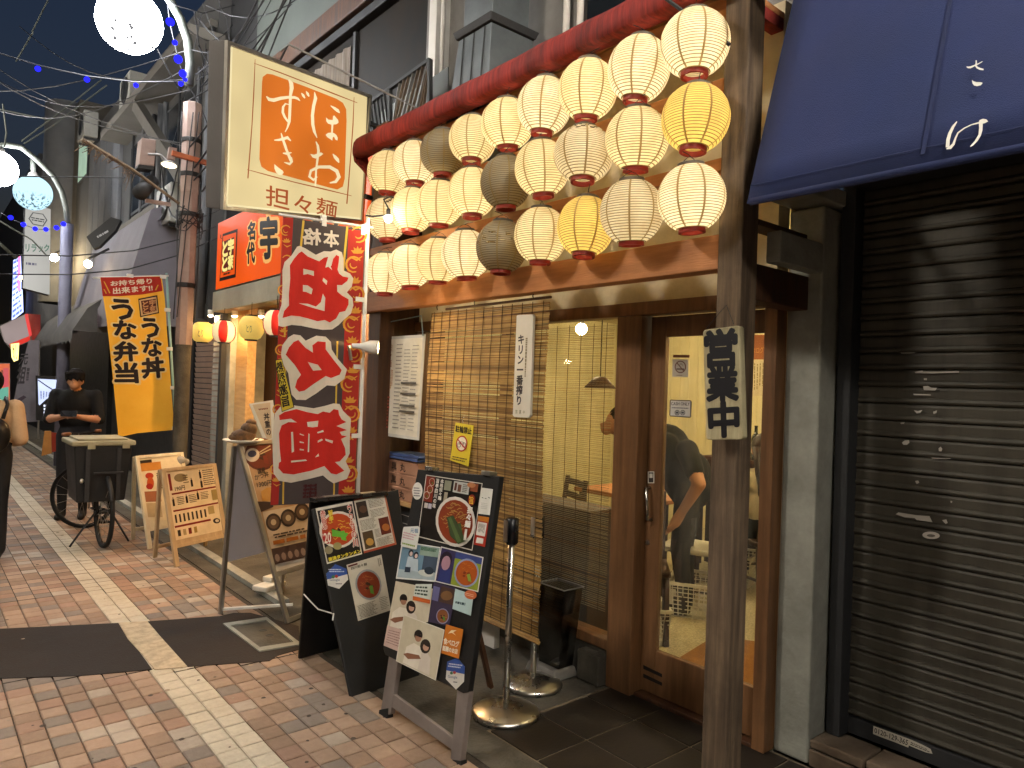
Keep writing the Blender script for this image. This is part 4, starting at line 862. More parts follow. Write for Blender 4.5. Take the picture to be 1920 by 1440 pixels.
b = MB(); base = pb+(pb-pt)*.53; b.box((base.x-.16, base.y-.16, .005), (base.x+.16, base.y+.16, .10)); b.build('water_base', M['white_plastic'], bn, bevel=.03)
pr = Pr(bp_, .001)
def lx(v): return 531-(v-406)*.0443
def rx(v): return 684-(v-431)*.0393
rows = list(range(406, 941, 20))+[940]
pr.poly([(lx(v), v+1) for v in (407, 600, 800, 946)]+[(lx(v)+19-(v-406)*.008, v) for v in (946, 800, 600, 408)], '#b02c24')
pr.poly([(rx(v)-31+(v-431)*.002, v) for v in (430, 600, 800, 940)]+[(rx(v), v) for v in (938, 800, 600, 433)], '#b02c24').up()
yl = '#dcb84a'
pr.poly([(567, 413), (571, 414), (556, 560), (552, 560)], yl).poly([(649, 424), (653, 425), (640, 560), (636, 560)], yl).poly([(534, 660), (537, 660), (532, 945), (529, 945)], yl).poly([(631, 640), (634, 640), (627, 942), (624, 942)], yl).poly([(533, 610), (536, 610), (535, 632), (532, 632)], yl)
go = '#dc9c3a'
def floral(cx, cy, s, fl):      # arabesque curl and five-petal leaf
    arc = lambda a0, a1, r, w: pr.stroke([(cx+fl*s*(.1+r*math.cos(t)), cy+s*r*math.sin(t)) for t in [a0+(a1-a0)*i/9 for i in range(10)]], [w*s*(.4+.6*math.sin(math.pi*(i+.5)/10)) for i in range(10)], go)
    arc(-2.6, 1.9, .42, .13); arc(-.4, 2.6, .2, .08)
    for k in range(5):
        a = -1.57+(k-2)*.55; px, py = cx+fl*s*.05, cy+s*1.05
        ex, ey = px+fl*s*.42*math.cos(a), py+s*.42*math.sin(a); mx_, my_ = (px+ex)/2, (py+ey)/2; qx, qy = -(ey-py)*.22, (ex-px)*.22
        pr.poly([(px, py), (mx_+qx, my_+qy), (ex, ey), (mx_-qx, my_-qy)], go)
    pr.stroke([(cx-fl*s*.35, cy+s*1.25), (cx, cy+s*1.4), (cx+fl*s*.3, cy+s*1.2)], [.04*s, .12*s, .03*s], go)
for v in range(440, 920, 56): floral(rx(v)-15, v, 34, 1 if (v//56) % 2 else -1)
for v in range(432, 925, 56): floral(lx(v)+8, v, 22, -1 if (v//56) % 2 else 1)
pr.up(); cwh = '#e4dacb'; rd = '#d42a20'
pr.fr(500, 400, 6.545)
pr.text('本', [(700, 205), (885, 225), (880, 425), (695, 400)], cwh, .03, mirror=True).text('格', [(440, 175), (665, 200), (658, 395), (437, 378)], cwh, .03, mirror=True)
pr.poly([(400, 400), (470, 430), (600, 510), (700, 465), (780, 470), (850, 445), (920, 480), (940, 560), (940, 700), (1020, 740), (1060, 800), (1040, 900), (980, 970), (1050, 1040), (1060, 1130), (1030, 1230), (950, 1300), (880, 1370), (800, 1425), (680, 1430), (560, 1410), (420, 1380), (300, 1370), (200, 1395), (140, 1380), (135, 1250), (180, 1120), (190, 900), (190, 700), (215, 600), (300, 520), (370, 410)], cwh).up()
pr.poly([(425, 467), (500, 530), (640, 590), (700, 545), (750, 535), (730, 610), (715, 668), (790, 645), (812, 560), (850, 512), (885, 530), (880, 600), (865, 690), (885, 740), (930, 775), (1000, 790), (985, 830), (920, 882), (860, 880), (862, 960), (920, 1010), (1000, 1055), (1000, 1120), (960, 1200), (890, 1215), (850, 1290), (770, 1340), (710, 1310), (620, 1325), (500, 1290), (400, 1265), (300, 1255), (190, 1285), (210, 1200), (270, 1130), (268, 1000), (285, 800), (280, 640), (330, 560), (390, 490)], rd).up()
for q in ([(445, 680), (575, 710), (575, 770), (500, 745), (445, 755)], [(440, 880), (500, 885), (560, 930), (545, 995), (480, 965), (440, 960)], [(690, 790), (740, 830), (730, 880), (680, 830)], [(685, 985), (715, 1040), (705, 1200), (560, 1160), (390, 1105), (500, 1110), (600, 1145), (660, 1090)], [(735, 640), (760, 600), (800, 700), (860, 850), (845, 870), (790, 780)][:3]): pr.poly(q, cwh)
pr.fr(500, 600, 4); pr.l -= 2
pr.poly([(200, 108), (250, 115), (290, 155), (370, 118), (440, 125), (480, 165), (485, 220), (530, 290), (600, 370), (580, 440), (510, 495), (450, 490), (370, 550), (290, 600), (220, 598), (185, 560), (170, 480), (160, 400), (120, 330), (105, 260), (115, 190), (160, 130)], cwh)
pr.poly([(100, 650), (200, 640), (350, 662), (430, 645), (500, 625), (545, 630), (570, 680), (630, 740), (620, 900), (620, 1000), (590, 1060), (625, 1130), (600, 1190), (500, 1225), (460, 1200), (420, 1165), (300, 1195), (180, 1220), (90, 1205), (50, 1150), (45, 1050), (40, 900), (50, 780), (60, 700)], cwh).up()
pr.poly([(235, 150), (290, 210), (345, 245), (340, 190), (380, 160), (440, 165), (440, 220), (500, 300), (560, 375), (545, 410), (480, 435), (440, 420), (350, 480), (280, 530), (240, 538), (210, 505), (225, 450), (255, 410), (210, 340), (140, 260), (165, 205), (200, 165)], rd)
pr.poly([(90, 715), (130, 690), (220, 668), (300, 690), (380, 705), (420, 685), (470, 695), (500, 668), (535, 675), (540, 710), (560, 745), (595, 765), (545, 785), (520, 795), (600, 825), (545, 840), (560, 865), (600, 870), (555, 892), (585, 960), (590, 1010), (545, 1060), (510, 1065), (580, 1130), (520, 1158), (480, 1150), (430, 1095), (330, 1130), (200, 1158), (120, 1150), (85, 1110), (90, 1070), (105, 1060), (95, 960), (90, 850), (110, 790), (160, 765), (225, 768), (180, 740), (95, 750)], rd).up()
for q in ([(305, 315), (380, 335), (410, 375), (345, 380)], [(300, 765), (385, 755), (380, 800), (340, 805), (305, 800)], [(180, 840), (195, 838), (203, 985), (185, 995)], [(310, 850), (320, 855), (315, 990), (305, 990)], [(380, 905), (410, 890), (420, 900), (380, 920)], [(435, 890), (495, 905), (490, 925), (440, 905)],
          [(360, 1030), (385, 1000), (390, 1020)], [(180, 1055), (290, 1045), (300, 1055), (180, 1068)], [(245, 850), (278, 862), (276, 868), (245, 858)], [(245, 908), (276, 916), (276, 924), (245, 920)], [(245, 964), (276, 970), (276, 978), (245, 976)], [(375, 840), (420, 825), (425, 838), (380, 850)]): pr.poly(q, cwh)
pr.up(); pr.poly([(62, 300), (112, 290), (205, 655), (110, 690)], '#1e1a10').up(); pr.poly([(66, 304), (110, 296), (198, 652), (113, 684)], '#d6bf3a').up()
pr.vtext('熱烈激旨', [(64, 312), (110, 305), (180, 640), (108, 660)], '#262018', .03, mirror=True)
pr.lines([(270, 1230), (385, 1225), (380, 1335), (262, 1340)], 4, '#4d1d20', fill=.6); pr.lines([(270, 1230), (385, 1225), (380, 1335), (262, 1340)], 3, '#4d1d20', fill=.4, vert=True)
pr.build('print', M['cloth_print'], bn)
# ================================================================== yellow banner
yn = thing('yellow_banner', 'yellow cloth banner with a red top band and dark brush lettering by the bicycle', 'banner', (2.15, 8.2, 0))
Yb = 8.2; byp = Pl((0, Yb, 0), Y)
pt, pb = PY(312, 512, Yb+.02), PY(331, 830, Yb+.02)
b = MB(); b.tube([pb+(pb-pt)*.52, pt], .012, 8); b.build('pole', mat('pole_teal', '#7fa39b', '#8fb3ab', rough=.4, bump=0), yn, smooth=True)
b = MB(); b.tube([PY(174, 521, Yb+.01), PY(316, 517, Yb+.01)], .009, 8); b.build('crossbar', M['white_paint'], yn, smooth=True)
b = MB(); base = pb+(pb-pt)*.52; b.box((base.x-.15, base.y-.15, .004), (base.x+.15, base.y+.15, .09)); b.build('base', M['dark_grey'], yn, bevel=.02)
cq = [(188, 521), (303, 518), (309, 560), (316, 660), (327, 806), (258, 812), (222, 820), (212, 710), (200, 600)]
b = MB(); b.prism([byp.hit(*p) for p in cq], V((0, .002, 0))); b.build('cloth', mat('ycloth', '#e9b032', '#f2bf46', scale=3, rough=.9, bump=.3, bscale=7, transl=.05), yn)
for u, v in ((244, 517), (306, 519), (314, 581), (318, 654), (325, 727), (328, 803)):
    b = MB(); a = PY(u, v, Yb); b.box((a.x-.03, Yb-.004, a.z-.018), (a.x+.03, Yb+.02, a.z+.018)); b.build('loop', M['white_paint'], yn)
pr = Pr(byp, .001, step=.001).fr(180, 510, 6.857)
pr.poly([(58, 68), (830, 60), (855, 230), (850, 245), (600, 290), (300, 312), (85, 312)], '#b02a1c').up()
pr.text('お持ち帰り', [(185, 118), (715, 80), (720, 150), (190, 182)], '#e2d6c2', .03).text('出来ます!!', [(215, 205), (720, 165), (730, 240), (222, 285)], '#e2d6c2', .035)
for p in ([(95, 120), (112, 125), (185, 270), (170, 275)], [(95, 220), (108, 220), (140, 275), (125, 280)], [(790, 165), (805, 165), (775, 235), (755, 235)]): pr.poly(p, '#d9a23a')
dk = '#231a1c'
def outl(ch, q, bo=.048):
    s = .06; c = [sum(p[0] for p in q)/4, sum(p[1] for p in q)/4]; pr.text(ch, [(c[0]+(p[0]-c[0])*1.1, c[1]+(p[1]-c[1])*1.1) for p in q], '#f0d79a', .085) if bo is None else pr.text(ch, q, dk, bo)
YL = (('う', [(175, 355), (440, 350), (490, 610), (255, 610)]), ('な', [(215, 625), (505, 635), (520, 855), (250, 865)]), ('弁', [(218, 900), (520, 895), (535, 1140), (240, 1145)]), ('当', [(245, 1175), (520, 1165), (545, 1420), (245, 1420)]),
              ('う', [(570, 600), (775, 590), (825, 840), (620, 840)]), ('な', [(580, 860), (830, 850), (845, 1075), (620, 1085)]), ('丼', [(585, 1120), (860, 1090), (880, 1350), (600, 1365)]))
for ch, q in YL: outl(ch, q, None)
pr.up(3)
for ch, q in YL: outl(ch, q)
pr.up(2); pr.poly([(540, 345), (785, 298), (808, 530), (565, 582)], dk).up(); pr.poly([(552, 362), (772, 318), (795, 518), (578, 565)], '#d8b98a').up(); pr.poly([(575, 372), (765, 345), (775, 500), (600, 545)], '#5a2a20').up()
pr.text('宇', [(680, 365), (760, 352), (765, 425), (685, 440)], '#c8946a', .04).text('奈', [(685, 442), (765, 428), (768, 500), (692, 515)], '#c8946a', .04).text('と', [(592, 385), (665, 372), (668, 445), (600, 455)], '#c8946a', .05).text('と', [(600, 462), (668, 450), (675, 520), (606, 530)], '#c8946a', .05)
pr.build('print', M['cloth_print'], yn)
# ================================================================== pavement boards
def frame_of(p):
    x, y, az, lean, w, h = p; W = V((math.sin(az), math.cos(az), 0)); n = V((-W.y, W.x, 0)); U = Z*math.cos(lean)+n*math.sin(lean); return V((x, y, 0)), W, U, n
def bowl(pr, cx, cy, a, b_, rot=0, rim='#d8d4cc', soup='#a8401c', nood='#c89a4a', meat='#3c1e14', leaf='#4f8a34', n=26):
    pr.ell(cx, cy, a, b_, rim, rot).up(); pr.ell(cx, cy, a*.87, b_*.87, soup, rot).up()
    for i in range(n):
        t = R.random()*6.28; r = R.random()**.5*.6; x, y = cx+a*r*math.cos(t), cy+b_*r*math.sin(t)-b_*.12
        pr.stroke([(x-a*.12, y), (x, y-b_*.1*R.uniform(-1, 1)), (x+a*.14, y+b_*.06*R.uniform(-1, 1))], [a*.03, a*.05, a*.03], nood if i % 3 else soup)
        if i % 6 == 5: pr.up()
    for i in range(8): pr.ell(cx+a*R.uniform(-.3, .3), cy+b_*R.uniform(-.1, .3), a*.12, b_*.08, meat, R.random(), 8)
    pr.up(); pr.poly([(cx+a*.05, cy+b_*.1), (cx+a*.3, cy+b_*.05), (cx+a*.42, cy+b_*.62), (cx+a*.15, cy+b_*.55)], leaf).up()
def couple(pr, q, s=1):
    P = lambda a, b_: pr.quadmap(q, a, b_); W_ = math.dist(P(0, 0), P(1, 0))
    E = lambda a, b_, ra_, rb, c, r=0: pr.ell(*P(a, b_), ra_*W_, rb*W_, c, r, 14)
    pr.poly([P(.12, .98), P(.15, .62), P(.32, .48), P(.50, .50), P(.60, .70), P(.60, .98)], '#e4ddcf').up(); pr.poly([P(.52, .98), P(.55, .62), P(.68, .55), P(.80, .64), P(.84, .98)], '#d8cfc4').up()
    pr.poly([P(.10, .80), P(.2, .74), P(.5, .68), P(.56, .74), P(.24, .86)], '#8d5f48'); E(.62, .45, .13, .18, '#1f1715').up(); E(.40, .28, .105, .13, '#17120f').up(); E(.41, .335, .082, .105, '#a87a62').up(); E(.64, .46, .075, .095, '#c09a86').up()
    pr.poly([P(.56, .40), P(.64, .36), P(.73, .41), P(.70, .44), P(.60, .43)], '#1f1715').up(); pr.poly([P(.31, .30), P(.40, .22), P(.50, .29), P(.46, .31), P(.35, .31)], '#17120f').up()
# ---- black folding board
bb = thing('black_sandwich_board', 'black folding pavement board with magazine pages pinned on it', 'sandwich board', (2.0, 3.5, 0))
o_, W, U, n_ = frame_of((1.7591, 3.2914, 1.4672, .4067, .48, 1.03)); fpl = Pl(o_, W.cross(U)); fn = fpl.n
slab('front_panel', M['black'], bb, fpl, [(657, 1306), (591, 985), (585, 954), (724, 922), (748, 917), (789, 1255), (787, 1268), (726, 1289), (668, 1306)], .02, bevel=.008)
apex = o_+U*1.03; hb = (apex+apex+W*.48)/2
pts = [PZ(561, 1236), PZ(561, 1236)+W*.47, apex+W*.475+n_*.03, apex+n_*.03]
b = MB(); b.prism(pts, n_*.02); b.build('rear_panel', M['black'], bb, bevel=.006)
b = MB(); b.obox(apex+W*.24+n_*.005+U*.008, W*.245, n_*.03, U*.012); b.build('hinge_strip', M['black_gloss'], bb, bevel=.004)
for k in (.06, .30):
    b = MB(); b.obox(apex+W*(k+.06)+n_*.004+U*.0215, W*.05, n_*.012, U*.002); b.build('hinge', M['alu'], bb)
b = MB(); p, q_ = PZ(561, 1236).lerp(pts[3], .42), o_.lerp(apex, .41); b.tube([p, p.lerp(q_, .5)-Z*.03, q_, q_+V((-.01, -.01, -.03))], .004, 5); b.build('tie_cord', M['white_paint'], bb)
pr = Pr(fpl, .0015, step=.00025).fr(570, 900, 5.145)
q1 = [(110, 275), (465, 205), (560, 715), (220, 812)]; q2 = [(478, 190), (782, 128), (892, 622), (578, 708)]; q3 = [(408, 820), (745, 720), (840, 1255), (520, 1362)]
pr.poly(q1, '#d8d4ca').up(); pr.poly(pr.sub(q1, .03, .05, .97, .975), '#16110f').up(); bowl(pr, 330, 480, 185, 178, -.2, soup='#b8441a', nood='#d8a23c', leaf='#6ab33c')
pr.poly([(262, 475), (425, 518), (398, 558), (268, 545)], '#62b03a').up()
rr = '#b5261f'
pr.vtext('ウワサの川', [(405, 235), (450, 240), (525, 640), (470, 650)], '#f0e6dc', .09).up().vtext('ウワサの川', [(405, 235), (450, 240), (525, 640), (470, 650)], rr, .02).up()
pr.vtext('赤旨の', [(145, 300), (195, 290), (225, 480), (170, 490)], '#f0e6dc', .09).up().vtext('赤旨の', [(145, 300), (195, 290), (225, 480), (170, 490)], rr, .02); pr.ell(215, 560, 45, 60, rr, -.2).up(); pr.text('20', [(180, 520), (250, 505), (255, 605), (190, 615)], '#f0e6dc', .03)
pr.vtext('旨辛', [(220, 300), (270, 285), (280, 400), (235, 410)], '#e0c23a', .05); pr.ell(230, 680, 40, 38, '#8d8468').ell(315, 640, 42, 36, '#9a9060').up(); pr.text('激流タンタンメン', [(225, 755), (535, 668), (542, 705), (232, 790)], '#e8d83a', .04)
pr.at(0).poly(q2, '#cfcabd').up(); pr.qrect(q2, 0, 0, 1, .025, '#a8492c').qrect(q2, 0, .96, 1, 1, '#a8492c').qrect(q2, .95, 0, 1, 1, '#b5694a')
for a in ((.04, .06, .36, .36, '#2c2019'), (.62, .44, .93, .76, '#5e2416'), (.06, .62, .38, .94, '#4a3a22')): pr.qrect(q2, *a)
pr.up(); pr.lines(q2, 6, '#8a857a', .42, .06, .93, .22); pr.lines(q2, 6, '#8a857a', .42, .25, .93, .40); pr.lines(q2, 9, '#8a857a', .04, .40, .56, .6); pr.lines(q2, 8, '#8a857a', .42, .80, .93, .95); pr.lines(q2, 7, '#8a857a', .42, .62, .6, .78)
for a in ((.12, .12, .3, .3, '#5c4030'), (.68, .55, .88, .72, '#a5642e'), (.12, .75, .32, .9, '#b58a42')): pr.ell(*pr.quadmap(q2, (a[0]+a[2])/2, (a[1]+a[3])/2), 38, 36, a[4], .4, 12)
pr.at(0).poly(q3, '#c4beaf').up(); bowl(pr, 620, 1010, 125, 150, -.25, rim='#8d8f93', soup='#7e3018', nood='#9c5a30', leaf='#5c8a30'); pr.qrect(q3, .03, .02, .3, .05, '#5a231c'); pr.text('四川担々麺', pr.sub(q3, .1, .06, .55, .11), '#2c2824', .02); pr.lines(q3, 10, '#77726a', .05, .74, .62, .98, fill=.5); pr.lines(q3, 8, '#77726a', .7, .72, .95, .95, fill=.4); pr.lines(q3, 2, '#77726a', .85, .04, .95, .2, vert=True)
def hexsticker(pr, P, q):
    pr.poly(P, '#d8d6d2').up(); pr.poly([P[0], P[1], ((P[1][0]+P[2][0])/2, (P[1][1]+P[2][1])/2), ((P[5][0]+P[4][0])/2, (P[5][1]+P[4][1])/2), P[5]], '#2d52a3').up()
    pr.lines(q, 2, '#c9d4ea', .1, .12, .9, .30, fill=.5); c = pr.quadmap(q, .30, .50); r = math.dist(q[0], q[1])*.08
    pr.ell(c[0], c[1], r, r, '#3a6b4a').ell(c[0]+2*r, c[1]-.3*r, r, r, '#b03a2e'); pr.text('Google', pr.sub(q, .12, .58, .62, .72), '#5b6b8a', .01); pr.lines(q, 1, '#5b5b60', .4, .78, .7, .86)
pr.at(0); hexsticker(pr, [(300, 812), (408, 858), (426, 960), (338, 1050), (230, 1018), (212, 905)], [(212, 830), (410, 830), (426, 1040), (225, 1040)])
pr.build('posters', M['print'], bb)
# ---- easel with black board
ez = thing('easel_board', 'black easel board on grey legs covered in photos and noodle posters', 'easel', (1.9, 2.75, 0))
o_, W, U, n_ = frame_of((1.7984, 3.0066, 3.081, .1271, .58, 1.2)); fpl = Pl(o_, W.cross(U)); fn = fpl.n
slab('board', M['black'], ez, fpl, [(783, 880), (937, 893), (878, 1298), (868, 1300), (722, 1228), (718, 1216)], .03, bevel=.004)
M['leg_grey'] = mat('leg_grey', '#6d6460', '#837974', scale=5, rough=.6, bump=.1, dirt='#443c38', damt=.5)
for P_ in ([(728, 1228), (745, 1236), (730, 1340), (711, 1342)], [(856, 1290), (878, 1296), (862, 1428), (843, 1425)]): slab('leg', M['leg_grey'], ez, fpl, P_, .03, -.004, bevel=.003)
for P_ in ([(727, 1328), (711, 1331), (709, 1347), (726, 1347)], [(842, 1424), (864, 1427), (864, 1442), (840, 1440)]): slab('rubber_foot', M['rubber'], ez, fpl, P_, .034, .0)
slab('stretcher', M['leg_grey'], ez, fpl, [(729, 1298), (848, 1385), (846, 1408), (725, 1322)], .02, -.008, bevel=.003)
rb = [PZ(925, 1295), PZ(925, 1295)+W*-.5]
if 1:
    top = o_+W*.2+U*1.12-fn*.035; bot = PZ(920, 1288); b = MB(); b.beam(bot, top, .03, .02, fn); b.build('rear_leg', M['wood_dark'], ez)
for u, v in ((806, 880), (913, 889)):
    b = MB(); a = fpl.hit(u, v); b.obox(a+U*.004-fn*.012, W*.028, U*.01, fn*.024); b.build('clip', M['steel'], ez, bevel=.002)
pr = Pr(fpl, .0015, step=.00025).fr(700, 880, 5.538)
q1 = [(550, 55), (1137, 145), (1030, 845), (462, 700)]; pr.poly(q1, '#d6d2c8').up(); pr.poly(pr.sub(q1, .012, .012, .988, .985), '#17120f').up()
qq = pr.sub(q1, .015, .02, .17, .42); pr.poly(qq, '#7e2c18').up()
for i, (a, b_) in enumerate(((.7, .2), (.6, .5), (.35, .75))): bowl(pr, *pr.quadmap(qq, a, b_), 30, 40, rim='#c9c2b6', soup='#8a3a1c', n=4)
pr.vtext('旨辛四川の味', pr.sub(q1, .2, .03, .26, .5), '#e0dcd4', .03).vtext('本格担々麺', pr.sub(q1, .28, .03, .34, .36), '#e0dcd4', .03); pr.qrect(q1, .06, .44, .12, .52, '#c9c6c0').qrect(q1, .13, .44, .19, .52, '#b9b6c6').qrect(q1, .36, .04, .48, .19, '#8c8f7c').qrect(q1, .52, .03, .80, .2, '#b9bcb8').qrect(q1, .38, .22, .44, .38, '#a39a86').up()
for a in ((.54, .05, .58, .17, '#5a3428'), (.60, .07, .66, .18, '#6a4232')): pr.qrect(q1, *a)
pr.lines(q1, 5, '#55524c', .68, .05, .78, .18)
bowl(pr, 868, 545, 206, 262, -.12, soup='#8e3a1a', nood='#b58a4c', leaf='#4a5e34', n=70); pr.up(2)
pr.poly([(785, 500), (855, 478), (985, 745), (905, 775), (820, 690)], '#3d4c2c').up(); pr.poly([(800, 505), (830, 495), (940, 750), (900, 770)], '#556a3c').up()
pr.ell(1045, 320, 38, 58, '#7e2a18', .1).up(); pr.text('旨', [(1025, 280), (1068, 286), (1062, 365), (1020, 358)], '#e2b23a', .02); pr.vtext('担々麺', [(1008, 385), (1062, 392), (1030, 610), (970, 600)], '#e6e2da', .05); pr.poly([(978, 620), (1002, 622), (990, 740), (962, 735)], '#e0dcd2')
pr.qrect(q1, .84, .02, .97, .14, '#8a4a2c').up(); pr.ell(1045, 165, 45, 28, '#b5784e', .1, 12)
pr.at(0).ell(460, 225, 53, 90, '#e2dfda', .05).up(); pr.lines([(420, 180), (500, 185), (500, 290), (420, 285)], 4, '#6a6872', fill=.45)
pr.at(0).poly([(1127, 190), (1245, 207), (1212, 476), (1092, 460)], '#dcdcd6').up(); pr.stroke([(1130, 290), (1145, 300)], 8, '#5a6a60').stroke([(1160, 300), (1178, 305)], 8, '#5a6a60').stroke([(1195, 290), (1215, 300)], 8, '#5a6a60'); pr.lines([(1120, 340), (1200, 350), (1195, 420), (1115, 410)], 4, '#c4c4be')
pr.at(0).poly([(1090, 480), (1206, 500), (1162, 806), (1046, 780)], '#a8301e').up(); pr.poly([(1090, 480), (1206, 500), (1198, 550), (1085, 530)], '#b9701f').poly([(1088, 542), (1184, 560), (1160, 698), (1068, 680)], '#dcd8d2').poly([(1078, 705), (1148, 720), (1140, 775), (1066, 762)], '#dcd8d2').up()
pr.lines([(1098, 560), (1170, 572), (1152, 670), (1082, 655)], 9, '#7a766e', vert=True, fill=.5, seg=.8)
p1 = [(300, 745), (700, 808), (640, 1168), (236, 1135)]; pr.at(0).poly(p1, '#e4e4e0').up(); pr.poly(pr.sub(p1, .03, .03, .985, .96), '#6f93ad').up(); pr.qrect(p1, .5, .04, .98, .3, '#8fa79a').qrect(p1, .62, .3, .98, .75, '#46566a').qrect(p1, .03, .74, .98, .96, '#a9bcc6').up()
for a, b_ in ((.28, .28), (.42, .32)): pr.poly([pr.quadmap(p1, a-.08, b_+.42), pr.quadmap(p1, a-.06, b_+.1), pr.quadmap(p1, a+.07, b_+.1), pr.quadmap(p1, a+.12, b_+.45)], '#b9cbd8').up(); pr.ell(*pr.quadmap(p1, a, b_), 26, 38, '#26303e', .2, 12).up(); pr.ell(*pr.quadmap(p1, a+.01, b_+.02), 16, 24, '#d8c4bc', .2, 12).up()
pr.qrect(p1, .2, .66, .34, .8, '#2c3c52').ell(*pr.quadmap(p1, .75, .78), 80, 34, '#cdd3ce', .2).up(); pr.lines(p1, 3, '#3f6b56', .52, .06, .96, .16); pr.ell(*pr.quadmap(p1, .82, .7), 50, 40, '#2f3b4a', .2, 12).up()
p2 = [(706, 800), (1147, 912), (1092, 1275), (640, 1165)]; pr.at(0).poly(p2, '#dedcda').up(); pr.poly(pr.sub(p2, .02, .03, .36, .97), '#3b3560').up(); pr.poly(pr.sub(p2, .36, .03, .98, .97), '#8fa032').up(); pr.qrect(p2, .36, .03, .98, .22, '#3c4a8a')
pr.poly([pr.quadmap(p2, .06, .97), pr.quadmap(p2, .08, .6), pr.quadmap(p2, .3, .55), pr.quadmap(p2, .34, .97)], '#2e3a78').up(); pr.ell(*pr.quadmap(p2, .17, .33), 62, 90, '#241a2c', .2, 14).up(); pr.ell(*pr.quadmap(p2, .18, .42), 46, 76, '#b08a9c', .2, 14).up()
bowl(pr, *pr.quadmap(p2, .68, .55), 128, 150, .1, rim='#8f9cc0', soup='#b0561c', nood='#c8742a', meat='#8a3a18', leaf='#8a9a3c', n=20)
pr.at(34).poly([(335, 598), (480, 590), (502, 605), (500, 650), (466, 828), (450, 832), (310, 800), (302, 780), (325, 620)], '#d8dcd8').up(); pr.text('元祖', [(405, 612), (485, 618), (482, 662), (402, 655)], '#4a78a8', .02); pr.lines([(330, 640), (480, 680), (460, 750), (315, 715)], 3, '#c89aa8', fill=.5); pr.lines([(315, 750), (460, 785), (455, 815), (312, 780)], 1, '#8aa84a')
pr.fr(700, 1080, 4)
p3 = [(170, 38), (445, 95), (415, 352), (110, 378)]; pr.at(0).poly([(170, 38), (448, 95), (412, 345), (240, 395), (108, 372)], '#cfc6b0').up(); couple(pr, [(130, 60), (400, 110), (380, 420), (90, 390)])
pr.poly([(322, 60), (445, 60), (432, 178), (305, 150)], '#cdd6cf').up(); pr.lines([(322, 70), (440, 75), (430, 160), (312, 140)], 3, '#3a4a3e', fill=.5, seg=.16); pr.poly([(303, 150), (432, 178), (430, 208), (300, 180)], '#c8642e').up()
p5 = [(460, 42), (632, 92), (575, 378), (418, 342)]; pr.at(14).poly(p5, '#3c3450').up(); pr.qrect(p5, .35, .05, 1, .45, '#4e3a34').qrect(p5, .02, .1, .3, .45, '#6a6a9a').up(); bowl(pr, *pr.quadmap(p5, .62, .78), 48, 58, 0, rim='#8a8cb0', soup='#8a5430', n=6); pr.ell(*pr.quadmap(p5, .65, .25), 45, 36, '#7a5a3a', 0, 12)
pr.at(26).poly([(625, 95), (762, 140), (742, 297), (603, 245)], '#b5d0d4').up(); pr.lines([(625, 185), (710, 200), (705, 225), (622, 205)], 1, '#2c4a52', seg=.2, fill=.8); pr.ell(740, 140, 46, 34, '#c8683c', .2).up(); pr.lines([(700, 120), (780, 140), (775, 165), (700, 145)], 2, '#e8b898', fill=.4)
p4 = [(242, 288), (548, 402), (482, 782), (183, 636)]; pr.at(36).poly(p4, '#e0dcd2').up(); pr.poly(pr.sub(p4, .015, .015, .985, .985), '#cbc3ac').up(); couple(pr, pr.sub(p4, .05, .02, .98, .98))
pr.at(14).poly([(110, 370), (236, 405), (210, 572), (83, 520)], '#cfb4aa').up(); pr.lines([(120, 395), (220, 420), (205, 540), (100, 500)], 6, '#8f6a6a', fill=.3)
pr.at(40).poly([(560, 360), (690, 400), (656, 618), (524, 576)], '#cf7a22').up(); tq = [(545, 460), (660, 490), (655, 535), (540, 508)]; pr.text('食べログ', tq, '#f2ead8', .03); pr.text('話題のお店', [(538, 518), (650, 548), (645, 585), (534, 556)], '#f2ead8', .04); pr.poly([(575, 430), (600, 405), (640, 405), (615, 420), (635, 445), (605, 425)], '#f0d8b0')
pr.at(0); hexsticker(pr, [(633, 612), (688, 680), (682, 792), (622, 852), (545, 772), (556, 642)], [(552, 622), (690, 640), (682, 840), (543, 822)])
pr.build('posters', M['print'], ez)
# ---- big metal framed board
mb_ = thing('metal_menu_board', 'tall metal framed folding menu board half hidden by the red banner', 'sandwich board', (2.1, 4.9, 0))
o_, W, U, n_ = frame_of((1.9506, 4.5414, 1.117, .3972, .62, 1.254)); fpl = Pl(o_, W.cross(U)); fn = fpl.n
if fn.dot(n_) > 0: fn = fn
Wd, Hh = .62, 1.254
def bar(m, nm, a, c, w=.032, d=.022): b = MB(); b.beam(a, c, w, d, fn); return b.build(nm, m, mb_, bevel=.003)
A0, A1, A2, A3 = o_, o_+W*Wd, o_+W*Wd+U*Hh, o_+U*Hh
for p, q_ in ((A0+W*.016, A3+W*.016), (A1-W*.016, A2-W*.016)): bar(M['alu'], 'leg', p, q_)
for t in (.999, .26): bar(M['alu'], 'rail', A0+U*Hh*t+W*.03, A1+U*Hh*t-W*.03)
bar(M['alu'], 'rail', A0+W*.03+U*.015, A1-W*.03+U*.015)
b = MB(); P0, P1 = A0+U*Hh*.275+W*.03, A3-U*.016+W*.03; b.prism([P0, P0+W*(Wd-.06), P1+W*(Wd-.06), P1], -fn*.012); b.build('panel', M['white_paint'], mb_)
R0 = PZ(410, 1152); RU = (A3-fn*.05-R0); 
for s in (0.016, Wd-.016):
    b = MB(); b.beam(R0+W*s, A3+W*s-fn*.045, .032, .022, n_); b.build('rear_leg', M['alu'], mb_, bevel=.003)
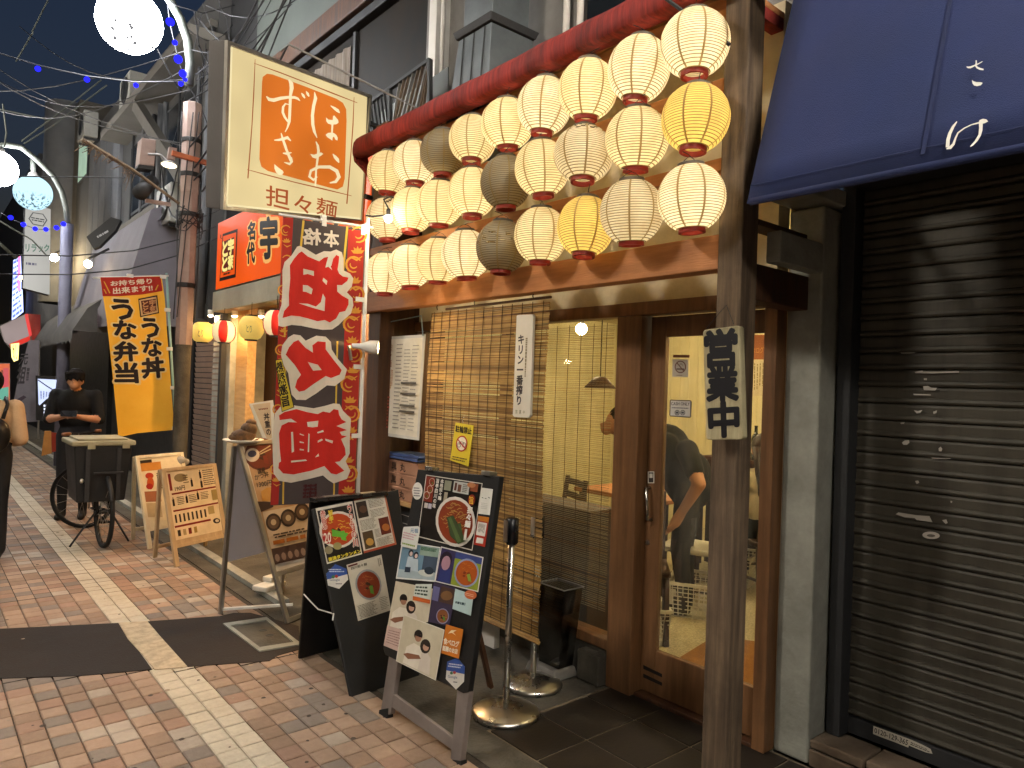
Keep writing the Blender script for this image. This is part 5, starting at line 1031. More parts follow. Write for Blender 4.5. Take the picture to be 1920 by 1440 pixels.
b = MB(); r0 = R0.lerp(A3-fn*.045, .30); r1 = A3-fn*.05; b.prism([r0+W*.03, r0+W*(Wd-.03), r1+W*(Wd-.03), r1+W*.03], n_*.008); b.build('rear_panel', mat('rear_white', '#d6d3dc', '#e0dde6', scale=3, rough=.5, bump=.03), mb_)
b = MB(); b.beam(R0+U*.03+W*.02, A0.lerp(R0, .25)+U*.05+W*.25, .03, .014); b.build('stay', M['white_paint'], mb_)
b = MB(); c = PZ(505, 1098, .05); b.obox(c, V((.10, .05, 0)), V((-.03, .06, 0)), V((0, 0, .02))).obox(c+V((.06, .06, .04)), V((.07, .03, 0)), V((-.02, .04, 0)), V((0, 0, .02))); b.build('stay_clip', M['white_plastic'], mb_, bevel=.01)
pr = Pr(fpl, .001).fr(380, 740, 3.13); 
full = [(240, 296), (600, 232), (720, 900), (420, 1000)]; pr.poly(full, '#b39270').up()
bowl(pr, 345, 350, 100, 95, -.2, rim='#5a2018', soup='#6e2a1c', nood='#8a4a34', leaf='#7a2a20', n=10); pr.ell(290, 355, 42, 40, '#d6ccc4', -.3).up(); pr.ell(288, 348, 26, 20, '#3f4668', -.2).up(); pr.stroke([(330, 340), (395, 300)], 6, '#c9b89a').stroke([(335, 350), (398, 320)], 6, '#c9b89a')
pr.text('国産', [(318, 435), (360, 425), (368, 458), (325, 468)], '#2a1c16', .03).text('かつ丼', [(300, 472), (380, 450), (388, 482), (306, 505)], '#2a1c16', .02).text('1300円', [(312, 515), (400, 500), (405, 535), (318, 548)], '#2a1c16', .015)
pr.poly([(340, 570), (375, 545), (410, 545), (410, 620), (345, 625)], '#b5843c').poly([(318, 628), (410, 632), (412, 660), (340, 690)], '#3a2a26').up()
pr.poly([(348, 690), (640, 630), (692, 870), (398, 905)], '#c9b8a4').up()
for cx, cy in ((412, 750), (498, 725), (578, 690)): pr.ell(cx, cy, 45, 52, '#2a1c18').up(); pr.ell(cx, cy, 34, 38, '#5e4a3a').up(); pr.ell(cx, cy, 16, 18, '#b8a890').up()
pr.lines([(405, 820), (640, 770), (645, 800), (410, 850)], 2, '#3a2a22', seg=.12); pr.poly([(398, 908), (690, 842), (712, 930), (412, 1000)], '#453330').up()
for k in range(7): pr.ell(432+k*38, 960-k*9, 14, 24, '#8d7a70', -.2, 10)
pr.lines([(395, 860), (640, 808), (645, 835), (400, 890)], 1, '#a8641e', seg=.2, fill=.8)
pr.build('print', M['print'], mb_)
# framed price card behind the metal board
pc = thing('price_card', 'white framed price card leaning above the metal menu board', 'card', PY(500, 800, 5.2))
cpl = Pl(PY(500, 800, 5.25), V((-.25, -1, .1))); slab('frame', M['white_plastic'], pc, cpl, [(467, 757), (512, 750), (524, 838), (498, 836)], .012, bevel=.002)
pr = Pr(cpl); pr.fr(340, 560, 4.8); pr.poly([(640, 955), (800, 935), (815, 1255), (770, 1265)], '#d8c2a0').up(); pr.lines([(690, 985), (780, 975), (785, 1000), (700, 1010)], 1, '#8a4a2c', seg=.2); pr.vtext('丼重の', [(735, 1030), (790, 1025), (812, 1230), (765, 1235)], '#33241c', .03); pr.build('print', M['print'], pc)
# ---- two small wooden boards
def wood_board(nm, lab, p, wm, rear_px):
    t = thing(nm, lab, 'sandwich board', (p[0]+.25, p[1]+.2, 0), 'small wooden menu boards'); o_, W, U, n_ = frame_of(p); w, h = p[4], p[5]; fpl = Pl(o_, W.cross(U))
    for s in (.02, w-.02):
        b = MB(); b.beam(o_+W*s, o_+W*s+U*h, .04, .025, fpl.n); b.build('leg', wm, t, bevel=.003)
        b = MB(); rz = PZ(*rear_px)+W*s; b.beam(rz, o_+W*s+U*(h-.01)+n_*.03, .035, .022, n_); b.build('rear_leg', wm, t, bevel=.003)
    for a in (.985, .2):
        b = MB(); b.beam(o_+W*.04+U*h*a, o_+W*(w-.04)+U*h*a, .02, .03, U); b.build('rail', wm, t, bevel=.002)
    b = MB(); rz = PZ(*rear_px); b.beam(rz.lerp(o_+U*h, .12)+W*.03, rz.lerp(o_+U*h, .12)+W*(w-.03), .02, .03); b.build('rear_rail', wm, t)
    b = MB(); c0 = o_+W*.04+U*h*.215; b.prism([c0, c0+W*(w-.08), c0+W*(w-.08)+U*h*.755, c0+U*h*.755], n_*.012); b.build('panel', wm, t)
    return t, fpl
wm1 = M['wood_board']; M['wood_board2'] = mat('wood_board2', '#b79c78', '#cbb08a', scale=5, stretch=(5, 5, .6), rough=.55, bump=.15, dirt='#7d684a', damt=.35)
wt, wp = wood_board('small_menu_board', 'small wooden menu board with red headed drink list, nearer of the pair', (1.759, 6.4159, 1.1206, .2583, .596, .841), M['wood_board2'], (287, 1046))
pr = Pr(wp, .0016, step=.0006).fr(200, 820, 5.144); q = [(565, 345), (1040, 275), (1140, 890), (665, 995)]; pr.poly(q, '#ecd6b0').up(); rd2 = '#8a2a22'
pr.qrect(q, .04, .02, .09, .27, rd2).qrect(q, .06, .31, 1, .335, rd2).qrect(q, .04, .56, .98, .585, rd2).qrect(q, .02, .79, .75, .82, rd2).up()
pr.text('190円', pr.sub(q, .14, .22, .34, .29), '#3a2a20', .01); pr.ell(*pr.quadmap(q, .28, .1), 60, 40, '#9a8660', -.1).up()
for a, b_ in ((.47, .13), (.66, .03), (.66, .17), (.05, .37), (.32, .36), (.55, .34)): pr.qrect(q, a, b_+.03, a+.04, b_+.13, '#2c1e18').qrect(q, a+.013, b_, a+.027, b_+.03, '#2c1e18')
for k in range(8): pr.qrect(q, .05+k*.085, .63, .085+k*.085, .75, '#3f3026')
for k in range(4): pr.qrect(q, .06+k*.11, .86, .12+k*.11, .95, ('#3a2c22', '#b59c70', '#7a2a22', '#a88a4a')[k])
pr.ell(*pr.quadmap(q, .86, .84), 34, 26, '#2a1c16').up().ell(*pr.quadmap(q, .87, .84), 18, 14, '#d8ccb4')
for a in ((.72, .03, .98, .28, 8), (.14, .37, .3, .5, 5), (.38, .37, .54, .5, 5), (.62, .36, .8, .48, 5), (.32, .06, .44, .2, 4)): pr.lines(q, a[4], '#6a5440', *a[:4], fill=.45)
pr.qrect(q, .84, .36, .95, .52, '#a8925a').qrect(q, .72, .6, .84, .72, '#b39c68'); pr.build('print', M['print'], wt)
wt, wp = wood_board('small_menu_board', 'small pale menu board with a red drink picture behind the other', (1.7362, 7.208, 1.1126, .2589, .549, .879), wm1, (246, 1012))
pr = Pr(wp, .0016, step=.0006).fr(200, 820, 5.144); q = [(305, 215), (720, 165), (800, 800), (385, 800)]; pr.poly(q, '#eddcb8').up(); pr.qrect(q, .02, .02, .3, .07, '#2c241c').qrect(q, .02, .07, .5, .2, '#cf8a3a').qrect(q, .03, .53, .4, .7, '#a86a48').qrect(q, .03, .72, .38, .95, '#cdb48a').up()
pr.ell(*pr.quadmap(q, .2, .28), 40, 30, '#b83a22').ell(*pr.quadmap(q, .2, .4), 34, 60, '#c85a24').up().ell(*pr.quadmap(q, .17, .45), 34, 28, '#a82a1e'); pr.lines(q, 8, '#5a4836', .36, .24, .52, .5); pr.build('print', M['print'], wt)
b = MB(); p = wp.hit(338, 863); b.ball(p, .055, 10, 7, (1, .4, .8)).ball(p+V((.05, .02, -.02)), .045, 10, 7, (1, .4, .8)); tag(b.build('paper_flower', mat('greyblob', '#8f8a80', '#a39e94', rough=.9), smooth=True, origin=p), 'pale grey paper cloud stuck on the pale menu board', 'decoration')
# ================================================================== steel stanchions and planter base
def stanchion(lab, p, rbase, h):
    t = thing('stanchion_post', lab, 'stanchion', p, 'steel stanchion posts')
    b = MB(); b.lathe([(0, .055), (.03, .052), (.10, .038), (rbase*.93, .022), (rbase, .014), (rbase, .0), (rbase*.98, 0)], p, 32); b.build('base', M['steel'], t, smooth=True)
    b = MB(); b.tube([p+Z*.05, p+Z*(h-.12)], .0165, 12); b.build('pole', M['steel'], t, smooth=True)
    b = MB(); b.lathe([(.0, h-.13), (.026, h-.13), (.033, h-.12), (.033, h-.005), (.026, h), (0, h)], p, 16); b.build('belt_head', M['black_gloss'], t, smooth=True)
    b = MB(); b.box((p.x-.036, p.y-.008, p.z+h-.115), (p.x-.032, p.y+.022, p.z+h-.01)); b.build('belt_clip', M['steel'], t)
stanchion('steel stanchion standing in front beside the easel', PZ(948, 1338), .168, .965)
stanchion('steel stanchion tucked behind under the blind', PZ(999, 1284), .160, .92)
um = thing('planter_base', 'grey plastic block at the foot of the window near the rear stanchion', 'base', (2.85, 2.92, 0))
b = MB(); b.hexa([(2.74, 2.81, 0), (2.93, 2.81, 0), (2.93, 3.06, 0), (2.74, 3.06, 0), (2.755, 2.825, .055), (2.92, 2.825, .055), (2.92, 3.045, .055), (2.755, 3.045, .055)]); b.build('block', M['grey_metal'], um, bevel=.012)
dk_ = thing('dark_bin', 'dark translucent plastic bin with a pale rim behind the blind edge', 'bin', (2.88, 2.95, .1))
b = MB(); b.hexa([(2.80, 2.84, .056), (2.91, 2.84, .056), (2.91, 3.0, .056), (2.80, 3.0, .056), (2.785, 2.80, .50), (2.93, 2.80, .50), (2.93, 3.005, .50), (2.785, 3.005, .50)]); b.build('body', glass('acrylic', (.32, .30, .27), 1.6, .05, .03), dk_)
b = MB(); P = [V((2.78, 2.795, .505)), V((2.935, 2.795, .505)), V((2.935, 3.007, .505)), V((2.78, 3.007, .505))]
for i in range(4): b.beam(P[i], P[(i+1) % 4], .005, .005)
b.build('rim', M['grey_metal'], dk_)
pp = thing('paper_bag', 'white paper note bag low behind the front stanchion', 'bag', PX(958, 1228, 2.72))
b = MB(); b.box((2.71, 3.30, .05), (2.75, 3.42, .21)); b.build('sheet', M['white_paint'], pp)
# ================================================================== eel restaurant next door
eel = thing('eel_restaurant_building', 'narrow eel restaurant with an orange lit sign beside the utility pole', 'restaurant', (2.9, 6.6, 0))
def ep(name, m, a, b, parent=None, bevel=.004): q = MB(); q.box(a, b); return q.build(name, m, parent or eel, bevel=bevel)
M['fascia'] = mat('fascia', '#8d8672', '#a29a84', scale=3, rough=.7, bump=.15, dirt='#5f5948', damt=.5)
ep('fascia', M['fascia'], (2.60, 4.79, 2.36), (2.78, 8.42, 2.585), bevel=.006)
ep('soffit', M['wood_pale'], (2.782, 4.79, 2.42), (3.2, 8.42, 2.45))
ep('back_wall', M['wood_dark'], (3.2, 4.78, 0), (3.3, 8.8, 3.4), bevel=0)
ep('pillar', M['concrete'], (2.78, PX(430, 700, 2.78).y, 0), (3.19, PX(398, 700, 2.78).y, 2.36), bevel=.008)
ep('door_post', M['wood_pale'], (2.85, PX(462, 700, 2.85).y, 0), (2.95, PX(440, 700, 2.85).y, 2.41))
ep('dark_doorway', M['black'], (3.02, 5.6, 0), (3.05, 6.8, 2.2), bevel=0); ep('door_leaf', M['wood_dark'], (2.98, 5.0, 0), (3.01, 5.7, 2.2))
ep('upper_storey_wall', M['dark_grey'], (3.16, 8.801, 3.3), (3.36, 9.9, 7.2), bevel=0)
ep('end_wall', M['dark_grey'], (2.72, 8.43, 0), (3.19, 8.5, 3.6), bevel=0)
ss = ep('side_shutter', M['dark_grey'], (2.80, 8.55, .02), (2.83, 9.62, 2.25), bevel=0)
M['pink_slat'] = mat('pink_slat', '#8a776c', '#9d897d', scale=5, rough=.6, bump=.08, dirt='#5c4d45', damt=.5)
b = MB(); b.hexa([(2.79, 8.56, .03), (2.799, 8.56, .03), (2.799, 9.6, .03), (2.79, 9.6, .03), (2.775, 8.56, .085), (2.799, 8.56, .085), (2.799, 9.6, .085), (2.775, 9.6, .085)]); s0 = b.build('slat', M['pink_slat'], ss)
for k in range(1, 34): inst(s0, ss, (0, 0, .066*k))
ep('shutter_jamb', M['white_paint'], (2.74, 8.46, 0), (2.80, 8.545, 2.3))
sg = thing('orange_sign', 'wide lit orange sign with black brush characters and a hanging plaque emblem', 'sign', (2.66, 6.6, 2.6))
b = MB(); b.box((2.605, 4.80, 2.60), (2.74, 8.34, 3.36)); b.build('box', M['grey_metal'], sg, bevel=.004)
op_ = Pl((2.604, 0, 0), X); pr = Pr(op_, .001, step=.0012); A = [V((2.603, 8.335, 3.355)), V((2.603, 4.805, 3.355)), V((2.603, 4.805, 2.605)), V((2.603, 8.335, 2.605))]
pr.mb.poly(A, '#e8540c'); pr.up().fr(390, 390, 9); bk = '#120c0c'; cr = '#f0b060'
pr.poly([(250, 440), (505, 350), (470, 1170), (195, 1240)], bk).up(); pr.poly([(262, 478), (482, 410), (455, 1115), (212, 1180)], '#e8540c').up(); pr.poly([(262, 570), (450, 490), (430, 1040), (240, 1095)], '#5a1408').up()
for ch, q in (('宇', [(350, 540), (445, 510), (440, 760), (352, 790)]), ('奈', [(348, 800), (438, 770), (432, 1010), (345, 1045)]), ('と', [(258, 580), (340, 550), (338, 800), (255, 825)]), ('と', [(252, 840), (338, 812), (332, 1050), (248, 1075)])): pr.text(ch, q, '#ffe98a', .06)
pr.lines([(262, 1105), (410, 1065), (408, 1100), (262, 1145)], 1, bk, seg=.14, fill=.9); pr.stroke([(225, 450), (225, 510), (245, 520)], 14, bk)
for ch, q in (('名', [(680, 250), (810, 230), (805, 530), (690, 545)]), ('代', [(675, 590), (800, 580), (805, 920), (665, 940)]), ('宇', [(905, 180), (1180, 160), (1190, 830), (905, 850)]), ('奈', [(1330, 130), (1620, 60), (1620, 700), (1330, 780)]), ('と', [(1750, 30), (2020, -60), (2020, 560), (1750, 650)]), ('と', [(2150, -80), (2450, -180), (2450, 440), (2150, 540)])):
    c = [sum(p[0] for p in q)/4, sum(p[1] for p in q)/4]; pr.text(ch, [(c[0]+(p[0]-c[0])*1.14, c[1]+(p[1]-c[1])*1.08) for p in q], cr, .1).up().text(ch, q, bk, .05)
pr.build('lit_face', M['lit_orange'], sg)
# small round lanterns under the fascia
M['lant_y'] = mat('lant_y', '#d8b75a', '#e6c96a', scale=6, rough=.7, bump=.1, emit=.25); M['lant_r'] = mat('lant_r', '#b01a12', '#c02418', scale=6, rough=.6, bump=.1, emit=.2); M['lant_w'] = mat('lant_w', '#e0c898', '#ead4a6', scale=6, rough=.6, emit=.3)
for k, (u, v, st) in enumerate(((380, 623, 0), (420, 622, 1), (471, 615, 0), (519, 606, 1), (560, 600, 0))):
    p = PX(u, v, 2.52); t = thing('round_lantern', ('plain yellow' if not st else 'red and white striped')+' round lantern, %s from the utility pole' % ORD[k], 'lantern', p, 'round lanterns under the orange sign')
    b = MB(); b.lathe([(.055, -.115), (.09, -.095), (.115, -.05), (.122, 0), (.115, .05), (.09, .095), (.055, .115)], p, 32)
    if st: b.mi = [1 if ((j % 32)//4) % 2 else 0 for j in range(len(b.f))]
    b.build('shade', [M['lant_r'], M['lant_w']] if st else [M['lant_y']], t, smooth=True)
    for z in (-.125, .112):
        c = MB(); c.lathe([(.0, z), (.06, z), (.06, z+.014), (0, z+.014)], p, 20); c.build('cap', M['black'], t)
    c = MB(); c.tube([p+Z*.125, p+Z*.25], .003, 4); c.build('hanger', M['wire'], t)
    if not st:
        pr = Pr(Pl(p+V((-.124, 0, 0)), X), .0, step=.0005); pr.text('とり', [(u-9, v-6), (u+1, v-5), (u+1, v+9), (u-9, v+8)], '#6a5224', 0.); pr.build('lettering', M['print'], t)
for k, p in enumerate([PX(u, 586, 2.72) for u in (395, 440, 490)]+[V((2.72, 5.65, 2.33)), V((2.72, 5.05, 2.33))]):  # last two added unseen behind the banner to light the boards
    t = thing('downlight', 'small warm spotlight under the orange sign fascia, %s from the pole' % ORD[k], 'lamp', p, 'fascia spotlights'); b = MB(); b.lathe([(.0, .03), (.03, .03), (.035, -.04), (.03, -.04), (.028, -.02)], p, 12); b.build('housing', M['white_paint'], t); b = MB(); b.ball(p-Z*.03, .022, 10, 6); b.build('bulb', emis('spot_b%d' % k, '#ffca86', 1100 if k < 2 else 2200), t)
tr_ = thing('display_tray', 'white oval tray with a brown ornament on the metal board', 'tray', PY(456, 828, 5.05)); p = PY(456, 830, 5.05)
b = MB(); b.lathe([(0, 0), (.10, .002), (.14, .02), (.135, .025), (.1, .01), (0, .008)], p, 20); b.build('tray', M['white_plastic'], tr_, smooth=True)
b = MB(); b.ball(p+V((.0, 0, .05)), .06, 12, 8, (1.5, .9, .8)).ball(p+V((.035, 0, .09)), .05, 12, 8, (1.2, .9, 1.1)).ball(p+V((.05, 0, .14)), .03, 12, 8, (1.3, .8, .9)).ball(p+V((-.06, .0, .04)), .035, 10, 6, (1.3, 1, .7)); b.build('ornament', mat('ornam', '#4a3524', '#7a5a3c', scale=30, rough=.6, bump=.3), tr_, smooth=True)
# ================================================================== buildings further along the street
def bldg(name, lab, y0, y1, h, m, x=3.0, depth=4): 
    t = thing(name, lab, 'building', (x, (y0+y1)/2, 0)); b = MB(); b.box((x, y0, 0), (x+depth, y1, h)); w_ = b.build('wall', m, t); return t
M['wall_a'] = mat('wall_a', '#3a3938', '#484746', scale=2, rough=.85, bump=.2, dirt='#3c3b3a', damt=.6); M['wall_b'] = mat('wall_b', '#504c46', '#605b53', scale=2, rough=.85, bump=.2, dirt='#45423c', damt=.6)
M['wall_c'] = mat('wall_c', '#4c4e52', '#5f6165', scale=2, rough=.8, bump=.15, dirt='#62605e', damt=.5); M['win_lit'] = mat('win_lit', '#8fae9a', '#a9c4b0', scale=3, rough=.4, emit=.28); M['win_warm'] = mat('win_warm', '#d8b070', '#e6c184', scale=3, rough=.4, emit=1.2)
def win_(t, m, x, y0, y1, z0, z1, cols=2):
    b = MB(); b.box((x-.03, y0, z0), (x-.002, y1, z1)); f = b.build('window_frame', M['dark_grey'], t); n = cols
    for k in range(n):
        a = y0+.05+(y1-y0-.05)*k/n; e = y0+(y1-y0-.05)*(k+1)/n; b = MB(); b.box((x-.036, a, z0+.05), (x-.031, e, z1-.05)); b.build('pane', m, f)
b1 = bldg('awning_shop_building', 'dark two storey shop behind the white awning', 9.9, 15.2, 6.9, M['wall_a'])
win_(b1, M['glass_dark'], 3.0, 10.6, 12.2, 4.5, 5.8); win_(b1, M['glass_dark'], 3.0, 13, 14.6, 4.5, 5.8)
b = MB(); b.box((2.55, 9.6, 5.95), (3.0, 15.1, 6.08)); b.build('eave', M['wall_b'], b1); b = MB(); b.box((2.9, 10.1, 0), (2.99, 15, 2.3)); b.build('shaded_front', M['black'], b1)  # black front stands in for the dark under the awning
for y in (9.95, 12.4): b = MB(); b.tube([(2.93, y, 2.4), (2.93, y, 6)], .05, 8); b.build('drain_pipe', M['wall_c'], b1, smooth=True)
b = MB(); b.beam((2.62, 9.9, 4.2), (2.62, 12.6, 5.9), .12, .18); b.build('stair_stringer', M['wall_b'], b1)
b2_ = bldg('panelled_building', 'building clad in pale upright panels behind the bare branch', 15.21, 20.5, 7.1, M['wall_a'])
for k in range(5): b = MB(); b.box((2.93, 15.4+k*.62, 3.9), (2.999, 15.98+k*.62, 6.6)); b.build('panel', M['wall_c'], b2_, bevel=.01)
win_(b2_, M['win_lit'], 3.0, 19.0, 20.2, 6.2, 7.6, 1)
b = MB(); b.box((2.86, 15.25, 0), (2.999, 20.4, 3.0)); b.build('shaded_front', M['black'], b2_)  # black slab gives the ground floor its shade as colour
b3 = bldg('far_building', 'far brown building with a round grey shaft beside the globe lamps', 20.51, 28, 8.4, M['wall_b'])
b = MB(); b.lathe([(.5, 3.4), (.5, 8.5)], (2.9, 21.6, 0), 20); b.build('round_shaft', M['wall_c'], b3, smooth=True); win_(b3, M['glass_dark'], 3.0, 24, 26, 4, 6)
b = MB(); b.box((2.86, 20.6, 0), (2.999, 27.9, 3.0)); b.build('shaded_front', M['black'], b3)  # shade of the recess put in as a black slab
b4 = bldg('far_building', 'farthest grey building on the lantern side of the street', 28.01, 44, 8.8, M['wall_a']); win_(b4, M['glass_dark'], 3.0, 32, 35, 4, 6, 3)
b5 = bldg('far_building', 'dark block closing the far end of the street', 48, 60, 8, M['wall_a'], -14, 30)
for k in range(6): b = MB(); b.box((-4+k*1.6, 47.97, 3.6), (-3+k*1.6, 47.99, 4.9)); b.build('window', M['glass_dark'] if k % 3 else M['win_warm'], b5)
b6 = bldg('opposite_building', 'plain dark building across the street', -4, 30, 6.5, M['wall_b'], -7.2, 4)
# white awning
wa = thing('white_awning', 'pale cloth awning lit blue above, printed on its hanging edge', 'awning', (2.5, 13, 2.4))
M['white_cloth'] = mat('white_cloth', '#716d74', '#7d7980', scale=2, rough=.8, bump=.2, bscale=8, transl=.15, dirt='#5c585e', damt=.3)
ya, yb2 = 11.0, 15.1; zt = PY(283, 393, 11).z
b = MB(); n = 16; pr_ = [(2.20, 2.33), (2.19, 2.62), (2.22, 2.68), (2.36, 3.3), (2.52, zt), (2.9, zt+.2)]
for i in range(n+1):
    y = ya+(yb2-ya)*i/n
    for k, (x, z) in enumerate(pr_): b.v.append(V((x+(.012*math.sin(i*1.9) if k < 4 else 0), y, z)))
m_ = len(pr_)
for i in range(n):
    for k in range(m_-1): b.f.append([i*m_+k, i*m_+k+1, (i+1)*m_+k+1, (i+1)*m_+k]); b.c.append(None); b.mi.append(0)
b.build('canopy', M['white_cloth'], wa, smooth=True)
b = MB(); b.poly([(2.2, ya, 2.33), (2.9, ya, 2.33), (2.9, ya, zt+.2), (2.52, ya, zt), (2.36, ya, 3.3), (2.22, ya, 2.68)]); b.build('end_cloth', M['white_cloth'], wa)
pr = Pr(Pl((2.185, 0, 0), X), .02, step=.001).fr(0, 430, 6); pr.lines([(1035, 985), (1060, 980), (1060, 1110), (1040, 1115)], 1, '#5a4a54', vert=True, fill=.9, seg=.2).lines([(1110, 960), (1145, 955), (1140, 1100), (1110, 1105)], 1, '#5a4a54', vert=True, fill=.9, seg=.2); pr.build('lettering', M['print'], wa)
b = MB(); b.box((2.12, 9.3, 3.35), (2.5, 10.7, 3.5)); 
ga = thing('grey_awning', 'dark grey canvas awning with a scalloped edge behind the man', 'awning', (2.4, 16.5, 2.2))
M['grey_cloth'] = mat('grey_cloth', '#4c4a48', '#5c5a57', scale=3, rough=.9, bump=.25, bscale=10, dirt='#333130', damt=.4)
b = MB(); n = 24; y0, y1 = 12.6, 16.9
for i in range(n+1):
    y = y0+(y1-y0)*i/n; sc_ = .05*abs(math.sin(i*math.pi/2))
    for x, z in ((1.86, 2.12-sc_), (1.86, 2.26), (2.05, 2.62), (2.5, 3.0), (2.95, 3.2)): b.v.append(V((x, y, z)))
for i in range(n):
    for k in range(4): b.f.append([i*5+k, i*5+k+1, i*5+k+6, i*5+k+5]); b.c.append(None); b.mi.append(0)
b.build('canopy', M['grey_cloth'], ga, smooth=True); b = MB(); b.poly([(1.86, y0, 2.26), (2.95, y0, 2.26), (2.95, y0, 3.2), (2.5, y0, 3.0), (2.05, y0, 2.62)]); b.build('end_cloth', M['grey_cloth'], ga)
# slanted roof light box above the white awning
sl = thing('sloping_sign', 'dark tilted sign board above the white awning', 'sign', PY(195, 420, 13)); p4_ = Pl(PY(195, 420, 13), V((-.6, -.7, .3)))
slab('board', M['black'], sl, p4_, [(162, 444), (208, 407), (226, 412), (216, 432), (186, 462), (175, 466)], .06); pr = Pr(p4_, .002); pr.lines([(180, 442), (206, 428), (208, 434), (184, 448)], 1, '#9a9aa0', seg=.2); pr.build('lettering', M['print'], sl)
# far signs
M['sign_white'] = emis_attr('sign_white', .42, .1, 1); M['led'] = emis_attr('led', 1.6, .3, 2); M['red_lit'] = emis_attr('red_lit', .5, .2, 1)
def far_sign(name, lab, y, px, mt, draw, thick=.15, nrm=Y):
    pl = Pl(PY(px[0][0], px[0][1], y), nrm); t = thing(name, lab, 'sign', pl.hit(*px[2])); slab('box', M['wall_c'], t, pl, px, thick); p = Pr(pl, .004, step=.004); draw(p); p.build('face', mt, t); return t
def d1(p):
    p.poly([(48, 382), (95, 392), (93, 553), (43, 540)], '#b9b7b0').up(); h = [(53, 410), (61, 398), (81, 401), (89, 413), (81, 425), (61, 421)]; p.poly(h, '#4a4a4c').up(); p.poly([(71+(a-71)*.86, 411+(b-411)*.86) for a, b in h], '#b9b7b0').up(); p.lines([(58, 406), (86, 411), (85, 419), (58, 414)], 2, '#3a3a3c', seg=.2)
    p.text('リラック', [(48, 457), (92, 459), (92, 472), (48, 473)], '#2f6b52', .03); p.lines([(48, 490), (70, 492), (70, 500), (48, 498)], 1, '#55506a', seg=.3)
far_sign('white_sign_box', 'tall white sign box with a black hexagon under the blue globe', 18, [(48, 382), (95, 392), (93, 553), (43, 540)], M['sign_white'], d1, .3)
def d2(p):
    p.poly([(25, 488), (39, 480), (44, 585), (22, 602)], '#9aa8e8').up(); p.lines([(25, 488), (38, 481), (42, 585), (23, 600)], 11, '#3f4fa8', fill=.45, seg=.3); p.poly([(34, 482), (38, 480), (38, 545), (33, 545)], '#d86a9a')
far_sign('lit_column_sign', 'narrow glowing blue and pink column of signs far down the street', 30, [(25, 488), (39, 480), (44, 585), (22, 602)], M['led'], d2, .3)
def d3(p):
    p.poly([(0, 612), (46, 590), (56, 632), (18, 648), (8, 640)], '#8a7a78').up(); p.poly([(46, 590), (52, 588), (60, 628), (55, 632)], '#d83a3a').poly([(17, 645), (55, 630), (57, 638), (20, 654)], '#c8281e')
far_sign('red_sign_box', 'red sign box with a pale face far down the street', 22, [(-4, 612), (48, 588), (60, 638), (20, 655), (8, 640)], M['red_lit'], d3, .2)
rb_ = thing('red_signboard', 'plain dark red panel next to the red sign box', 'sign', PY(62, 610, 22.3)); slab('panel', mat('redp', '#6e1514', '#80201c', rough=.5, emit=.12), rb_, Pl(PY(62, 610, 22.3), Y), [(48, 588), (76, 590), (76, 636), (60, 640)], .4)
def d4(p):
    p.poly([(20, 645), (36, 643), (34, 675), (26, 678), (22, 670)], '#e6d07a').up(); p.text('めし', [(22, 648), (33, 647), (32, 674), (25, 674)], '#4a3412', .02)
far_sign('lit_lantern_sign', 'small glowing yellow sign under the red sign box', 21, [(20, 645), (36, 643), (34, 675), (26, 678), (22, 670)], M['led'], d4, .1)
def d5(p):
    p.poly([(-6, 682), (18, 682), (18, 764), (-6, 764)], '#c8603a').up(); p.poly([(6, 690), (16, 690), (16, 755), (6, 755)], '#b84a52').up(); p.poly([(-6, 730), (16, 725), (16, 762), (-6, 764)], '#5a9a86').up(); p.vtext('BR', [(2, 692), (9, 692), (9, 712), (2, 712)], '#2a1c20', .02)
far_sign('poster_sign', 'orange and red lit poster at the left edge behind the walker', 16, [(-6, 680), (19, 681), (19, 766), (-6, 766)], M['red_lit'], d5, .05)
gb = thing('grey_banner', 'grey cloth banner with dark lettering beside the standing man', 'banner', (1.4, 13, 0)); gp = Pl((0, 13, 0), Y)
slab('cloth', mat('gcloth', '#6b6870', '#7b7880', scale=4, rough=.9, bump=.3, bscale=9), gb, gp, [(54, 638), (74, 638), (72, 715), (70, 790), (45, 792), (20, 782), (32, 720)], .004); pr = Pr(gp, .004, step=.003).fr(0, 660, 5.54)
pr.text('元', [(215, 20), (300, 20), (280, 130), (195, 130)], '#2f2c34', .03).text('祖', [(190, 150), (280, 150), (250, 330), (170, 330)], '#2f2c34', .03); pr.lines([(270, 160), (320, 160), (300, 320), (260, 320)], 1, '#3a3740', vert=True, seg=.15, fill=.6); pr.poly([(160, 500), (245, 450), (275, 470), (170, 545)], '#3c3040').poly([(190, 650), (260, 610), (270, 640), (210, 690)], '#4a2c34'); pr.build('lettering', M['print'], gb)
b = MB(); b.tube([PY(74, 640, 13.02), PY(72, 822, 13.02)], .015, 6); b.build('pole', M['alu'], gb)
lb = thing('lit_menu_board', 'dark board with a glowing white menu behind the standing man', 'sign', PY(86, 780, 12.5)); lp = Pl((0, 12.5, 0), Y); slab('board', M['black'], lb, lp, [(67, 704), (105, 706), (103, 790), (68, 788)], .04)
pr = Pr(lp, .002, step=.002).fr(0, 660, 5.54); pr.poly([(392, 278), (588, 288), (570, 440), (480, 490), (410, 555), (400, 540)], '#a9b4d6').up(); pr.lines([(410, 400), (560, 420), (540, 450), (415, 520)], 5, '#4a5478', vert=True, fill=.4, seg=.15).stroke([(395, 290), (480, 350), (575, 410)], 12, '#1a1c28'); pr.lines([(450, 540), (560, 545), (560, 690), (450, 680)], 4, '#c4cce0', fill=.6, seg=.3); pr.build('lit_face', emis_attr('menu_lit', .9), lb)
